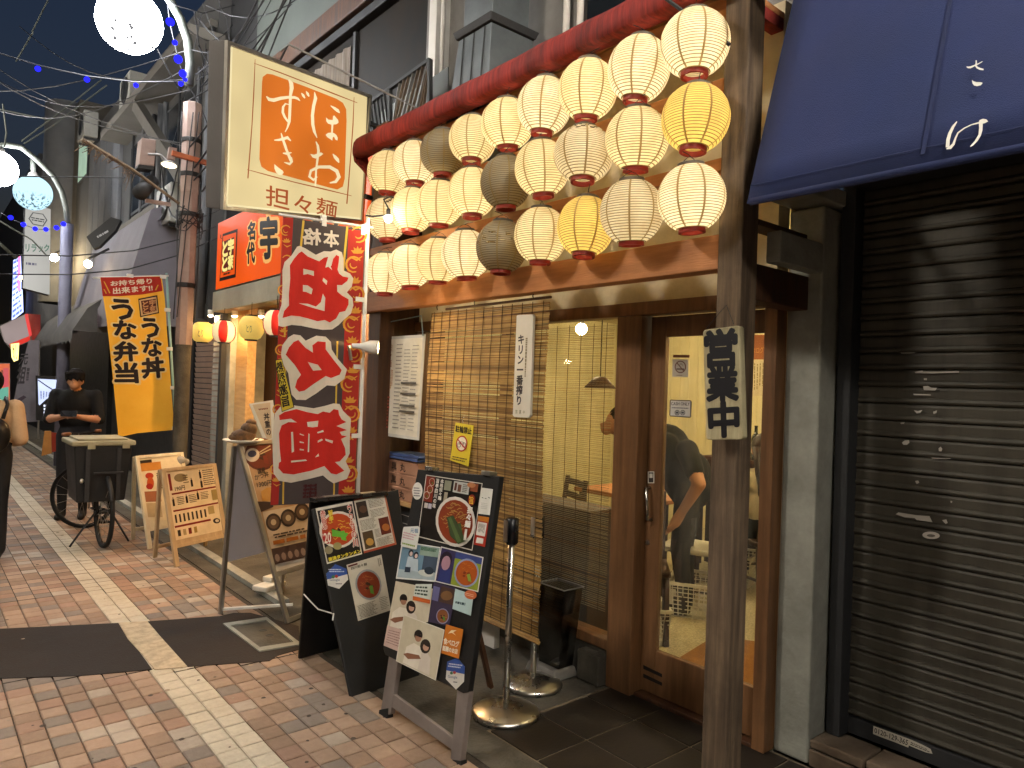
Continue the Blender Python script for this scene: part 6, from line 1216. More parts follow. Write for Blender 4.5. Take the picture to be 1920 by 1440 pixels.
for k, (u, v, y, e) in enumerate(((85, 489, 20, 140), (102, 483, 20, 140), (41, 522, 20, 60), (165, 495, 13, 25), (107, 905, 11.5, 0))):
    if not e: continue
    p = PY(u, v, y); t = thing('shop_spotlight', ('left one of two spotlights washing the white sign box', 'right one of two spotlights washing the white sign box', 'small bright lamp at the foot of the white sign box', 'dim warm lamp at the edge of the white awning')[k], 'lamp', p)
    b = MB(); b.ball(p, .09 if k < 2 else .06, 10, 8); b.build('bulb', emis('far_lamp%d' % k, '#ffe3b0', e), t); b = MB(); b.tube([p+Z*.08, p+V((.3, .1, .3))], .02, 6); b.build('arm', M['dark_grey'], t)
# traffic cones / bags behind the bicycle
cn = thing('shop_cloth', 'tan and red cloths hanging low behind the bicycle', 'cloth', PY(95, 850, 11.3)); slab('tan_cloth', mat('tan', '#9a6a34', '#b07c40', rough=.9), cn, Pl((0, 11.3, 0), Y), [(84, 808), (96, 808), (97, 850), (78, 855)], .03); slab('red_cloth', mat('redc', '#7e2a1a', '#93341f', rough=.9), cn, Pl((0, 11.32, 0), Y), [(96, 810), (108, 812), (110, 845), (98, 848)], .03)
# ================================================================== street lamps
M['globe'] = None
def globe_mat(GLOBE=60., tint=(1, .95, .86, 1), dark=.12):
    m = bpy.data.materials.new('globe'); m.use_nodes = True; nt = m.node_tree; N = nt.nodes; L = nt.links; N.remove(N['Principled BSDF']); e = N.new('ShaderNodeEmission'); e.inputs[0].default_value = tint
    tc = N.new('ShaderNodeTexCoord'); vo = N.new('ShaderNodeTexNoise'); vo.inputs['Scale'].default_value = 15; vo.inputs['Detail'].default_value = 3; mp = N.new('ShaderNodeMapping'); mp.inputs['Scale'].default_value = (1, 1, .5); L.new(tc.outputs['Generated'], mp.inputs[0]); L.new(mp.outputs[0], vo.inputs['Vector'])
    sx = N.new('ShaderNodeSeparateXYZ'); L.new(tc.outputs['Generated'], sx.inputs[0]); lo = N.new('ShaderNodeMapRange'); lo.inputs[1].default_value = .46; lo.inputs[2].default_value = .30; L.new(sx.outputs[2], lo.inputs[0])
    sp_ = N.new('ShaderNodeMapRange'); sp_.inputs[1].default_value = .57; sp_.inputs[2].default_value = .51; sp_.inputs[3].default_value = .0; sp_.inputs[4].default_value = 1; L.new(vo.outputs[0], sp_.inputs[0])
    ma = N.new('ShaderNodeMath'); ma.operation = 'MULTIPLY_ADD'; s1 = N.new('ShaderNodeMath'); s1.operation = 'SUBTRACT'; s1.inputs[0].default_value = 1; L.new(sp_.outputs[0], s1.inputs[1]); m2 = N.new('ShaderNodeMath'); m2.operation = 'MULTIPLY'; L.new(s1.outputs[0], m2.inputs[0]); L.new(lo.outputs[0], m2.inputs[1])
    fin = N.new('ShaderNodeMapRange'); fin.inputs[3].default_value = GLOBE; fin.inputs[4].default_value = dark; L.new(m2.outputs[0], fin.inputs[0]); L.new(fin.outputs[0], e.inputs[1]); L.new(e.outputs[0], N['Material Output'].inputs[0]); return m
GLOBE = 60.
M['globe'] = globe_mat(42., (.97, .98, 1, 1)); M['globe_fill'] = globe_mat(88., (1, .91, .78, 1))  # second one is stronger, for the unseen added lamps
def street_lamp(lab, px, py, gl, pts, z0=0., rg=.305, hang=None, pole=True, gm=None):
    t = thing('street_lamp', lab, 'street lamp', (px, py, 0), 'globe street lamps')
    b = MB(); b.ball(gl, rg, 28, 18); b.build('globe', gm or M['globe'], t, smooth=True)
    b = MB(); b.lathe([(.0, .06), (.07, .06), (.10, 0), (.09, -.02)], V(gl)+Z*rg, 16); b.build('cap', M['grey_metal'], t)
    if pole: b = MB(); b.tube(pts, .045, 10); b.build('arm', M['lamp_pipe'], t, smooth=True)
    return t
M['lamp_pipe'] = mat('lamp_pipe', '#5a5f5a', '#6b706a', scale=4, rough=.5, metal=.2, bump=.05, dirt='#666a66', damt=.4)
G1 = PY(243, 40, 8.0)
arm = [PY(u, v, 8.02) for u, v in ((354, 160), (357, 120), (352, 75), (338, 35), (318, 0), (290, -35), (262, -50))]+[G1+Z*.42, G1+Z*.33]
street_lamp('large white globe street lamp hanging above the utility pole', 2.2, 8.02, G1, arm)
G2 = PY(62, 362, 15.2); G3 = PY(-3, 317, 14.6)
t = street_lamp('bluish globe lamp over the white hexagon sign', 1.9, 15.2, G2, [PY(62, 300, 15.2), G2+Z*.3], rg=.30, gm=globe_mat(.62, (.55, .85, 1, 1), .12))
P2 = PY(127, 500, 14.6)
t = street_lamp('white globe lamp cut by the left picture edge', P2.x, 14.6, G3, [PY(u, v, 14.6) for u, v in ((127, 425), (124, 390), (116, 360), (100, 330), (70, 300), (40, 276), (15, 272))]+[G3+Z*.40, G3+Z*.30], rg=.28)
b = MB(); b.tube([(P2.x, 14.6, 0), PY(126, 420, 14.6)], .10, 10); b.build('pole', mat('pole_blue', '#5e5f70', '#6e6f80', scale=4, rough=.6, dirt='#45465a', damt=.4), t, smooth=True)
GB = V((1.5, -.6, 5.1)); t = street_lamp('unseen globe street lamp added in front of the closed shop', 2.3, -1.3, GB, [V((2.3, -1.3, 4.5)), V((2.28, -1.28, 5.1)), V((2.1, -1.15, 5.5)), V((1.8, -1.0, 5.65)), GB+Z*.5, GB+Z*.32], gm=M['globe_fill']); b = MB(); b.tube([(2.3, -1.3, 0), (2.3, -1.3, 4.6)], .08, 10); b.build('pole', M['lamp_pipe'], t, smooth=True)  # unseen lamp, the row continued behind the camera for fill light
for yy, lb_ in ((-3.2, 'unseen globe street lamp added across the street behind the viewer'), (3.9, 'unseen globe street lamp added across the street facing the restaurant'), (12.2, 'unseen globe street lamp added across the street facing the white awning')):  # none in view, added as fill for the fronts and paving
    GO = V((-1.9, yy, 5.1)); t = street_lamp(lb_, -2.6, yy, GO, [V((-2.6, yy, 4.5)), V((-2.58, yy, 5.2)), V((-2.4, yy, 5.6)), V((-2.1, yy, 5.7)), GO+Z*.5, GO+Z*.32], gm=M['globe_fill']); b = MB(); b.tube([(-2.6, yy, 0), (-2.6, yy, 4.6)], .08, 10); b.build('pole', M['lamp_pipe'], t, smooth=True)
GC = V((1.2, 24.5, 5.2)); street_lamp('farthest globe street lamp down the street', 2.2, 24.5, GC, [V((2.2, 24.5, 4.8)), GC+Z*.5, GC+Z*.32], rg=.3)
# utility pole
up_ = thing('utility_pole', 'pinkish grey steel pole wrapped in black cables beside the yellow banner', 'pole', (2.2, 8.02, 0))
M['pole_pink'] = mat('pole_pink', '#8f7a72', '#a58f86', scale=4, rough=.7, bump=.15, dirt='#5f524c', damt=.5)
b = MB(); b.lathe([(.085, 1.95), (.088, 3.55), (.095, 3.56), (.095, 4.5), (.05, 4.52)], (2.2, 8.02, 0), 8); b.build('shaft', M['pole_pink'], up_); b = MB(); b.lathe([(.075, 0), (.075, 1.95)], (2.2, 8.02, 0), 12); b.build('lower_shaft', M['concrete_d'], up_, smooth=True)
for z in (3.72, 4.08, 3.30, 2.55): b = MB(); b.lathe([(.098, z), (.102, z+.01), (.102, z+.04), (.098, z+.05)], (2.2, 8.02, 0), 10); b.build('strap', M['black'], up_)
b = MB()
for k in range(7):
    a = R.random()*6.28; b.tube([(2.2+.11*math.cos(a+s*.12), 8.02+.11*math.sin(a+s*.12), 2.2+s*.2+R.uniform(-.03, .03)) for s in range(12)], .006, 5)
for k in range(6): b.tube([(2.2+.13*math.cos(t*.7+k), 7.98+.13*math.sin(t*.7+k), 3.25+R.uniform(-.12, .12)+.05*math.sin(t)) for t in range(10)], .006, 5)
b.build('cable_bundle', M['wire'], up_, smooth=True)
def onpole(nm, m, pix, th, y=8.0): return slab(nm, m, up_, Pl((0, y, 0), Y), pix, -th)
bx1 = thing('meter_box', 'small pinkish metal box hanging left of the utility pole', 'box', PY(278, 285, 8.05)); slab('case', M['pole_pink'], bx1, Pl((0, 8.05, 0), Y), [(266, 258), (293, 262), (290, 312), (261, 308)], .18, bevel=.008); slab('base', M['black'], bx1, Pl((0, 8.04, 0), Y), [(260, 308), (291, 312), (287, 318), (258, 314)], .16)
sp1 = thing('pole_floodlight', 'small oval floodlight on an orange bracket of the utility pole', 'lamp', PY(318, 308, 7.95)); fp = PY(317, 309, 7.9)
b = MB(); b.lathe([(0, .03), (.06, .025), (.085, 0), (.08, -.005)], fp, 18, V((.1, .15, 1))); b.build('reflector', M['grey_metal'], sp1); b = MB(); b.lathe([(0, 0), (.07, -.004), (.0, -.012)], fp, 18, V((.1, .15, 1))); b.build('lens', emis('flood', '#ffeec0', 3.5), sp1)
b = MB(); b.tube([fp+Z*.02, PY(300, 290, 7.95), PY(278, 289, 8.0)], .012, 6); b.build('arm', M['grey_metal'], sp1); b = MB(); b.beam(PY(322, 287, 7.92), PY(389, 306, 7.92), .04, .05); b.build('bracket', mat('rust', '#9a4f30', '#b0623e', rough=.7, bump=.2), sp1); slab('plate', M['pole_pink'], sp1, Pl((0, 7.93, 0), Y), [(318, 275), (332, 278), (328, 300), (314, 298)], .05)
cc = thing('security_camera', 'grey cylindrical camera housing below the meter box', 'camera', PY(272, 350, 8.1)); c0_, c1_ = PY(262, 362, 8.0), PY(285, 340, 8.25); b = MB(); b.tube([c0_, c1_], [.075, .07], 14); b.build('housing', M['dark_grey'], cc, smooth=True); b = MB(); b.beam(PY(272, 376, 8.1), PY(320, 384, 8.1), .03, .04); b.build('bracket', M['pole_pink'], cc)
br = thing('bare_branch', 'dry leafless branch tied to the utility pole', 'branch', PY(335, 380, 8.0)); a_, e_ = PY(336, 382, 7.95), PY(155, 262, 7.9); b = MB(); b.tube([a_, a_.lerp(e_, .5)+Z*.03, e_], [.014, .017, .02], 6)
for k in range(46):
    t0 = R.uniform(.35, 1)**.7; s_ = a_.lerp(e_, t0); d = V((R.uniform(-.5, .2), R.uniform(-.3, .3), R.uniform(-.9, .35)))*R.uniform(.08, .24); b.tube([s_, s_+d*.5+V((R.uniform(-.03, .03),)*3), s_+d], [.005, .004, .002], 4, False)
b.build('twigs', mat('twig', '#5a4a3c', '#77644f', scale=20, rough=.9), br)
# garlands of blue bulbs
M['blue_led'] = emis('blue_led', '#1a1aff', 1.6)
def garland(lab, y, path, bulbs, sag=0):
    t = thing('blue_light_string', lab, 'string lights', PY(path[-1][0], path[-1][1], y), 'strings of blue bulbs'); b = MB(); b.tube([PY(u, v, y) for u, v in path], .006, 5, False); b.build('cable', mat('gcable', '#3a3c42', '#474950', rough=.6), t)
    for u, v, d in bulbs: c = PY(u, v, y); r = d/2/F*(c-EYE).dot(fw); b = MB(); b.ball(c, r, 12, 8); b.build('bulb', M['blue_led'], t, smooth=True)
garland('blue bulb string crossing the dark sky to the utility pole', 7.9, [(-150, 60), (0, 100), (70, 122), (165, 143), (255, 154), (345, 153)], [(71, 129, 10), (163, 149, 10), (255, 160, 9)])
garland('blue bulbs hanging down beside the curved lamp pipe', 7.85, [(312, -10), (318, 40), (327, 80), (334, 110), (343, 138), (346, 150)], [(319, 41, 15), (328, 80, 10), (334, 111, 15), (343, 138, 14), (347, 149, 8), (339, 157, 9)])
garland('short blue bulb string below the bluish globe', 14.4, [(0, 398), (20, 410), (44, 421), (66, 429), (86, 431), (106, 427), (120, 420)], [(20, 408, 9), (44, 421, 9), (66, 429, 9), (86, 430, 9), (106, 427, 9), (119, 420, 9)])
wr_ = thing('overhead_wires', 'thin black wires crossing the street from the utility pole', 'wires', (2.1, 8.0, 2.9))
for y, path in ((8.3, [(-40, 477), (0, 478), (130, 480), (250, 470), (340, 448), (405, 425)]), (8.4, [(-40, 513), (0, 514), (130, 515), (240, 505), (330, 480), (410, 445)]), (8.6, [(-40, 330), (60, 331), (235, 333)]), (7.9, [(295, 92), (325, 150), (338, 170)]), (8.2, [(345, 150), (372, 190), (392, 240), (400, 300)]), (7.95, [(290, -20), (330, 10), (380, 25), (440, 10)]), (7.95, [(405, -5), (425, 35), (430, 75)])):
    b = MB(); b.tube([PY(u, v, y) for u, v in path], .0065, 5, False); b.build('wire', M['wire'], wr_)
wp2 = thing('overhead_wires', 'pale wires fanning above the far globe lamps', 'wires', (1.6, 14, 5)); 
for path in ([(40, 265), (120, 205), (190, 150)], [(45, 270), (100, 235), (200, 160)], [(0, 205), (95, 225)], [(5, 195), (12, 250), (8, 275)], [(0, 415), (60, 450), (88, 480)], [(60, 60), (90, 0)], [(30, 115), (62, 60)]):
    b = MB(); b.tube([PY(u, v, 14) for u, v in path], .012, 5, False); b.build('wire', M['lamp_pipe'], wp2)

# clutter on the dark upper walls
M['ac'] = mat('ac', '#8b8a84', '#9a9992', scale=3, rough=.6, bump=.05, dirt='#5a5852', damt=.5)
for k, (y, z, lb_) in enumerate(((10.6, 3.75, 'air conditioner under the window of the dark shop'), (13.4, 6.2, 'air conditioner high on the dark shop wall'), (17.6, 6.7, 'air conditioner above the pale panels'))):
    t = thing('air_conditioner', 'grey '+lb_, 'air conditioner', (2.85, y, z), 'wall air conditioners'); b = MB(); b.box((2.66, y, z), (2.93, y+.75, z+.55)); b.build('case', M['ac'], t, bevel=.015)
    b = MB(); b.lathe([(.22, 0), (.22, .02), (.20, .02), (.20, 0)], (2.655, y+.3, z+.28), 20, -X, closed=True); b.build('fan_ring', M['dark_grey'], t); b = MB(); b.lathe([(0, .004), (.2, .004)], (2.66, y+.3, z+.28), 20, -X); b.build('fan_grille', M['black'], t)
    for e in (.1, .65): b = MB(); b.box((2.68, y+e, z-.05), (3.0, y+e+.03, z-.002)); b.build('bracket', M['dark_grey'], t)
for k in range(7):
    y = 9.95+k*.75; b = MB(); b.tube([(2.96, y, 2.6), (2.96, y+R.uniform(-.1, .1), 4.2), (2.96, y+R.uniform(-.2, .2), 6.4)], R.uniform(.018, .04), 7); b.build('wall_conduit', M['wall_c'] if k % 2 else M['dark_grey'], b1, smooth=True)
for z in (4.3, 6.3): b = MB(); b.box((2.9, 9.92, z), (2.999, 15.1, z+.09)); b.build('string_course', M['wall_b'], b1, bevel=.01)
wt_ = thing('overhead_wires', 'tangle of black cables between the utility pole and the upper walls', 'wires', (2.3, 7.9, 4.4))
for k in range(24):
    a = V((2.2+R.uniform(-.08, .12), 8.0+R.uniform(-.06, .06), R.uniform(3.2, 5.6))); e = V((R.uniform(2.6, 3.05), R.choice((R.uniform(6.2, 7.8), R.uniform(8.6, 12.5))), R.uniform(3.9, 6.4)))
    sg_ = R.uniform(.05, .35); b = MB(); b.tube([a.lerp(e, i/8)-Z*sg_*math.sin(math.pi*i/8)+V((R.uniform(-.015, .015),)*3) for i in range(9)], R.uniform(.004, .010), 5, False); b.build('cable', M['wire'], wt_)
for k in range(6):
    a = V((2.15, 8.0, R.uniform(4.0, 5.4))); e = V((R.uniform(-.6, 1.2), R.uniform(11, 15), R.uniform(5.5, 7.0))); b = MB(); b.tube([a.lerp(e, i/8)-Z*.3*math.sin(math.pi*i/8) for i in range(9)], .006, 5, False); b.build('cable', M['wire'], wt_)
# ================================================================== people
def person(key, lab, loc, hairfn=None, extra=None):
    t = thing('person', lab, 'person', loc); me = PM_[key]; off = V(loc)
    for v in me.vertices: v.co -= off
    o = bpy.data.objects.new('body', me); COL.objects.link(o); o.parent = t; WL[o.name] = off; return t
t = person('phone', 'standing person in black looking down at a phone behind the bicycle', (1.42, 9.2, 0)); q = Q1
ho = bpy.data.objects.new('hair', PM_['hair1']); COL.objects.link(ho); ho.parent = t
for v in PM_['hair1'].vertices: v.co -= V((1.42, 9.2, 0))
ph = MB(); c = q(0, .36, 1.175); f = (q(0, 1, 0)-q(0, 0, 0)); l = (q(1, 0, 0)-q(0, 0, 0)); u_ = (Z*.8-f*.6).normalized(); ph.obox(c, l*.075, u_*.037, l.cross(u_)*.005); tag(ph.build('phone', M['black_gloss'], bevel=.002, origin=c), 'dark phone held in both hands by the standing person', 'phone')
t = person('walk', 'person in a beige knit top walking away at the left edge', (.52, 7.55, 0)); q = Q2
b = MB(); b.ball(q(0, .01, 1.52), .105, 16, 12, (1, 1.05, 1.1)); b.build('hair', M['hair'], t, smooth=True)
bg = thing('shoulder_bag', 'glossy black bag on the back of the walking person', 'bag', q(-.03, -.2, .98)); M['leather'] = mat('leather', '#0f0e0e', '#1b1a19', scale=10, rough=.3, bump=.5, bscale=14)
b = MB(); b.ball(q(-.05, -.17, 1.06), 1, 16, 12, (.11, .055, .15)); b.build('body', M['leather'], bg, smooth=True); b = MB(); b.tube([q(-.10, -.15, 1.2), q(-.13, -.12, 1.32), q(-.12, 0, 1.375), q(-.11, .11, 1.28), q(-.10, .14, 1.1)], .016, 6); b.build('strap', M['leather'], bg, smooth=True)
t = person('bend', 'person in a black shirt bending over a chair inside the restaurant', (4.38, 3.1, .012))
b = MB(); b.ball(HEAD_B+V((.025, -.02, .03)), .108, 16, 12, (.95, 1.0, 1)); b.build('hair', M['hair'], t, smooth=True)
t = person('sit', 'seated diner with long brown hair and a cream top', (5.3, 3.1, .012)); q = Q4
b = MB(); b.ball(q(0, .0, 1.215), .095, 16, 12, (1, 1.1, 1.1))
for k in range(9):
    a = -1.9+k*.475; s = .085*math.sin(a); bk_ = -.06-.03*math.cos(a); b.tube([q(s, bk_+.05, 1.2), q(s*1.2, bk_, 1.08), q(s*1.3, bk_-.03, .95), q(s*1.2, bk_-.03, .82)], [.035, .032, .026, .010], 8)
b.build('hair', M['brown_hair'], t, smooth=True)
# ================================================================== restaurant furniture
PEND = 215.
M['chair_wood'] = mat('chair_wood', '#2a1a12', '#3c2619', scale=5, stretch=(4, 4, .6), rough=.45, bump=.1)
def chair(lab, loc, rz, seatm=None):
    t = thing('dining_chair', lab, 'chair', loc, 'dark dining chairs'); t.rotation_euler = (0, 0, rz)
    def add(nm, m, fn, bev=.004):
        b = MB(); fn(b); me = b.mesh(nm); me.materials.append(m); o = bpy.data.objects.new(nm, me); COL.objects.link(o); o.parent = t
        if bev: md = o.modifiers.new('b', 'BEVEL'); md.width = bev; md.segments = 2
    W_ = M['chair_wood']
    for sx in (-1, 1):
        add('leg', W_, lambda b: b.beam((.18*sx, .19, 0), (.17*sx, .17, .43), .035, .035)); add('leg', W_, lambda b: b.beam((.18*sx, -.22, 0), (.17*sx, -.18, .43), .035, .035))
        add('back_post', W_, lambda b: b.beam((.17*sx, -.18, .43), (.17*sx, -.25, .92), .033, .03))
        add('stretcher', W_, lambda b: b.beam((.178*sx, -.19, .17), (.178*sx, .18, .17), .02, .02))
    add('seat', seatm or M['chair_wood'], lambda b: b.box((-.20, -.20, .43), (.20, .21, .47)), .012)
    for z in (.58, .68, .78, .88): add('back_slat', W_, lambda b: b.beam((-.16, -.20-(z-.5)*.14, z), (.16, -.20-(z-.5)*.14, z), .012, .05))
    add('stretcher', W_, lambda b: b.beam((-.178, .19, .2), (.178, .19, .2), .02, .02)); return t
chair('dark ladder back chair just inside the sliding door', (3.72, 3.06, .012), 2.3)
chair('dark dining chair under the hand of the bending person', (4.55, 3.22, .012), .35, M['white_plastic'])
chair('dark dining chair the long haired diner sits on', (5.30, 3.10, .012), -.36)
chair('dark dining chair by the table at the window', (3.75, 4.0, .012), 1.2)
def table(lab, a, b_, h=.72):
    t = thing('dining_table', lab, 'table', ((a[0]+b_[0])/2, (a[1]+b_[1])/2, .012), 'dining tables'); b = MB(); b.box((a[0], a[1], h), (b_[0], b_[1], h+.035)); b.build('table_top', M['wood_beam'], t, bevel=.006)
    for x in (a[0]+.06, b_[0]-.06):
        for y in (a[1]+.06, b_[1]-.06): b = MB(); b.box((x-.025, y-.025, .012), (x+.025, y+.025, h-.001)); b.build('leg', M['chair_wood'], t, bevel=.003)
table('wooden dining table behind the bending person', (4.55, 3.55), (5.2, 4.5)); table('wooden dining table beside the glazed window', (3.25, 3.55), (3.75, 4.4)); table('wooden table before the seated diner', (5.2, 3.35), (5.85, 4.1))
def bask(lab, loc, w, d, h, rz):
    t = thing('storage_basket', lab, 'basket', loc, 'white plastic baskets'); t.rotation_euler = (0, 0, rz); b = MB(); k1 = 1.12
    def side(p, q_, p2, q2, n, m):
        for i in range(n+1): s = i/n; b.beam(V(p).lerp(V(q_), s), V(p2).lerp(V(q2), s), .006, .004)
        for j in range(1, m): s = j/m; b.beam(V(p).lerp(V(p2), s), V(q_).lerp(V(q2), s), .004, .006)
    B = [(-w/2, -d/2, 0), (w/2, -d/2, 0), (w/2, d/2, 0), (-w/2, d/2, 0)]; T = [(x*k1, y*k1, h) for x, y, z in B]
    for i in range(4): side(B[i], B[(i+1) % 4], T[i], T[(i+1) % 4], 12 if i % 2 == 0 else 8, 8)
    me = b.mesh('lattice_sides'); me.materials.append(M['white_plastic']); o = bpy.data.objects.new('lattice_sides', me); COL.objects.link(o); o.parent = t
    b = MB(); b.poly(B); me = b.mesh('bottom'); me.materials.append(M['white_plastic']); o = bpy.data.objects.new('bottom', me); COL.objects.link(o); o.parent = t; o.location.z = .003
    b = MB()
    for i in range(4): b.beam(T[i], T[(i+1) % 4], .022, .02)
    me = b.mesh('rim'); me.materials.append(M['white_plastic']); o = bpy.data.objects.new('rim', me); COL.objects.link(o); o.parent = t; return t
bask('white lattice basket under the dining table', (4.47, 3.16, .012), .40, .27, .24, .5); bask('white lattice basket holding dark clothes by the seated diner', (5.50, 3.42, .012), .34, .25, .25, .3); bask('white basket half hidden by the door frame', (3.72, 3.02, .012), .36, .26, .22, .9)
b = MB(); b.ball((5.50, 3.42, .17), 1, 14, 10, (.13, .09, .08)).ball((5.46, 3.44, .24), 1, 12, 8, (.08, .06, .05)); tag(b.build('folded_coat', M['trousers'], smooth=True, origin=(5.5, 3.42, .1)), 'dark folded coat stuffed in the white basket', 'coat')
mt = MB(); mt.poly([PZ(u, v, .016) for u, v in ((1275, 1232), (1340, 1192), (1460, 1208), (1470, 1330), (1420, 1330))]); tag(mt.build('door_mat', mat('matt', '#8a5a1e', '#9a6826', scale=20, rough=.95, bump=.4, bscale=160)), 'orange brown mat on the floor inside the door', 'mat')
bt0 = PX(1416, 862, 6.0); ct = thing('bottle_shelf', 'dark shelf with wine bottles at the back of the restaurant', 'shelf', (6.05, bt0.y, bt0.z-.03)); b = MB(); b.box((5.85, bt0.y-.6, bt0.z-.03), (6.14, bt0.y+.5, bt0.z)); b.build('board', M['wood_dark'], ct)
b = MB(); b.box((5.9, bt0.y-.55, .012), (6.1, bt0.y+.45, bt0.z-.031)); b.build('cabinet', M['chair_wood'], ct)
M['bottle'] = mat('bottle', '#0c140d', '#131c14', rough=.12, bump=0, spec=.6)
for k, (dx, dy) in enumerate(((0, 0), (.05, .12), (.02, -.13))):
    p = bt0+V((dx, dy, 0)); t = thing('wine_bottle', ('labelled wine bottle nearest the post gap', 'dark wine bottle behind the labelled one', 'dark wine bottle right of the labelled one')[k], 'bottle', p, 'wine bottles'); b = MB(); b.lathe([(0, 0), (.037, 0), (.038, .02), (.038, .19), (.03, .225), (.015, .25), (.014, .30), (.016, .302), (.016, .315), (0, .315)], p, 18); b.build('glass', M['bottle'], t, smooth=True); b = MB(); b.lathe([(.0385, .06), (.0385, .15)], p, 18); b.build('label', M['white_paint'], t)
po = thing('wall_poster', 'orange brown poster on the back wall seen right of the post', 'poster', PX(1420, 650, 7.3)); ppl = Pl((7.38, 0, 0), X); slab('sheet', mat('obrown', '#8a4a1c', '#9c5822', rough=.6), po, ppl, [(1400, 628), (1437, 628), (1434, 674), (1400, 674)], .01); pr = Pr(ppl, .003); pr.text('食べログ', [(1402, 652), (1432, 650), (1432, 662), (1402, 664)], '#c98a3a', .02); pr.build('print', M['print'], po)
pm = thing('wall_menu', 'cream handwritten menu on the back wall above the bottles', 'menu', PX(1420, 710, 7.3)); slab('sheet', M['wood_board'], pm, ppl, [(1398, 676), (1437, 676), (1435, 742), (1398, 742)], .01); pr = Pr(ppl, .003); pr.lines([(1402, 680), (1434, 680), (1432, 738), (1402, 738)], 6, '#9a8a5a', vert=True, fill=.4, seg=.12); pr.build('print', M['print'], pm)
wc = thing('window_cabinet', 'dark low cabinet added behind the window glass', 'cabinet', (3.25, 3.25, .012)); b = MB(); b.box((3.16, 2.98, .012), (3.36, 3.62, .86)); b.build('body', M['chair_wood'], wc, bevel=.006); b = MB(); b.box((3.14, 2.96, .861), (3.38, 3.64, .885)); b.build('top', M['wood_dark'], wc, bevel=.004)  # made-up cabinet, put in to darken the lower window
# clutter on the dining room walls and tables
ls = thing('lamp_shade', 'dark conical pendant shade behind the pale blind', 'lamp', PX(1125, 727, 4.3)); p = PX(1125, 727, 4.3); b = MB(); b.lathe([(.02, .09), (.05, .085), (.13, .0), (.125, -.005), (.045, .075)], p, 20); b.build('shade', M['wood_dark'], ls, smooth=True); b = MB(); b.tube([p+Z*.09, V((p.x, p.y, 2.549))], .005, 5); b.build('cord', M['wire'], ls)
for k, (x, y, z) in enumerate(((3.45, 3.75, .756), (3.6, 4.1, .756), (4.8, 3.8, .756))):
    t = thing('condiment_tray', ('white tray on the table beside the window', 'small tray at the far end of the window table', 'tray on the table behind the bending person')[k], 'tray', (x, y, z), 'table trays'); b = MB(); b.box((x-.1, y-.07, z), (x+.1, y+.07, z+.02)); b.build('tray', M['white_plastic'], t, bevel=.005)
    for j in range(3): b = MB(); b.lathe([(0, .02), (.022, .02), (.024, .09), (.012, .105), (0, .11)], (x-.06+j*.06, y, z), 12); b.build('shaker', (M['ring_red'], M['bottle'], M['white_paint'])[j], t, smooth=True)
# stickers on the door glass
gpl = Pl((3.0495, 0, 0), X); st = thing('no_smoking_sticker', 'square grey no smoking sticker on the sliding door glass', 'sticker', PX(1276, 690, 3.0495)); pr = Pr(gpl, .0004).fr(1040, 540, 3)
pr.poly([(668, 376), (760, 376), (758, 392), (667, 391)], '#7a4a34'); pr.poly([(664, 400), (753, 402), (752, 502), (662, 500)], '#c4bdb0').up(); pr.ell(708, 444, 32, 35, '#6a3a30').up(); pr.ell(708, 444, 27, 30, '#b5aea2').up(); pr.poly([(686, 452), (730, 453), (730, 460), (686, 459)], '#4a3a34').up(); pr.stroke([(688, 420), (728, 468)], 5, '#6a3a30').stroke([(700, 438), (712, 425), (722, 436)], 3, '#6a5a50'); pr.lines([(684, 488), (732, 489), (732, 495), (684, 494)], 1, '#6a5a50'); pr.build('print', M['print'], st)
st = thing('cash_only_sticker', 'white cash only sticker with dark border on the sliding door glass', 'sticker', PX(1275, 765, 3.0495)); pr = Pr(gpl, .0004).fr(1040, 540, 3); pr.poly([(652, 628), (766, 632), (771, 640), (768, 724), (762, 730), (650, 722), (645, 714), (648, 634)], '#3a3a44').up(); pr.poly([(654, 633), (764, 637), (762, 724), (651, 717)], '#e6e4de').up()
pr.text('CASH ONLY', [(657, 641), (760, 644), (760, 662), (656, 659)], '#2c2c34', .02); pr.lines([(656, 670), (758, 674), (758, 680), (656, 676)], 1, '#6a6a70', seg=.06, fill=.9)
for cx in (690, 722): pr.ell(cx, 701, 14, 15, '#4a4a52').up(); pr.ell(cx, 701, 11, 12, '#c4c2be').up(); pr.rect(cx-7, 696, cx+7, 706, '#4a4a52')
pr.build('print', M['print'], st)
# pendant lamps
for k, (p, e) in enumerate(((PX(1090, 617, 4.6), 1), (V((5.6, 2.3, 2.25)), 1), (V((6.0, 4.6, 2.25)), 1), (V((4.0, 2.1, 2.3)), .8))):
    t = thing('pendant_lamp', ('bare glowing pendant bulb seen through the blind', 'pendant bulb over the bottle shelf', 'pendant bulb at the back of the dining room', 'pendant bulb just inside the sliding door')[k], 'lamp', p, 'pendant bulbs'); b = MB(); b.ball(p, .05, 14, 10); b.build('bulb', M.setdefault('pend%d' % (e < 1), emis('pend', '#ffe4b4', PEND*e)), t, smooth=True); b = MB(); b.tube([p+Z*.05, V((p.x, p.y, 2.549))], .006, 5); b.build('cord', M['wire'], t); b = MB(); b.lathe([(.022, .04), (.024, .09), (0, .1)], p, 10); b.build('socket', M['black'], t)
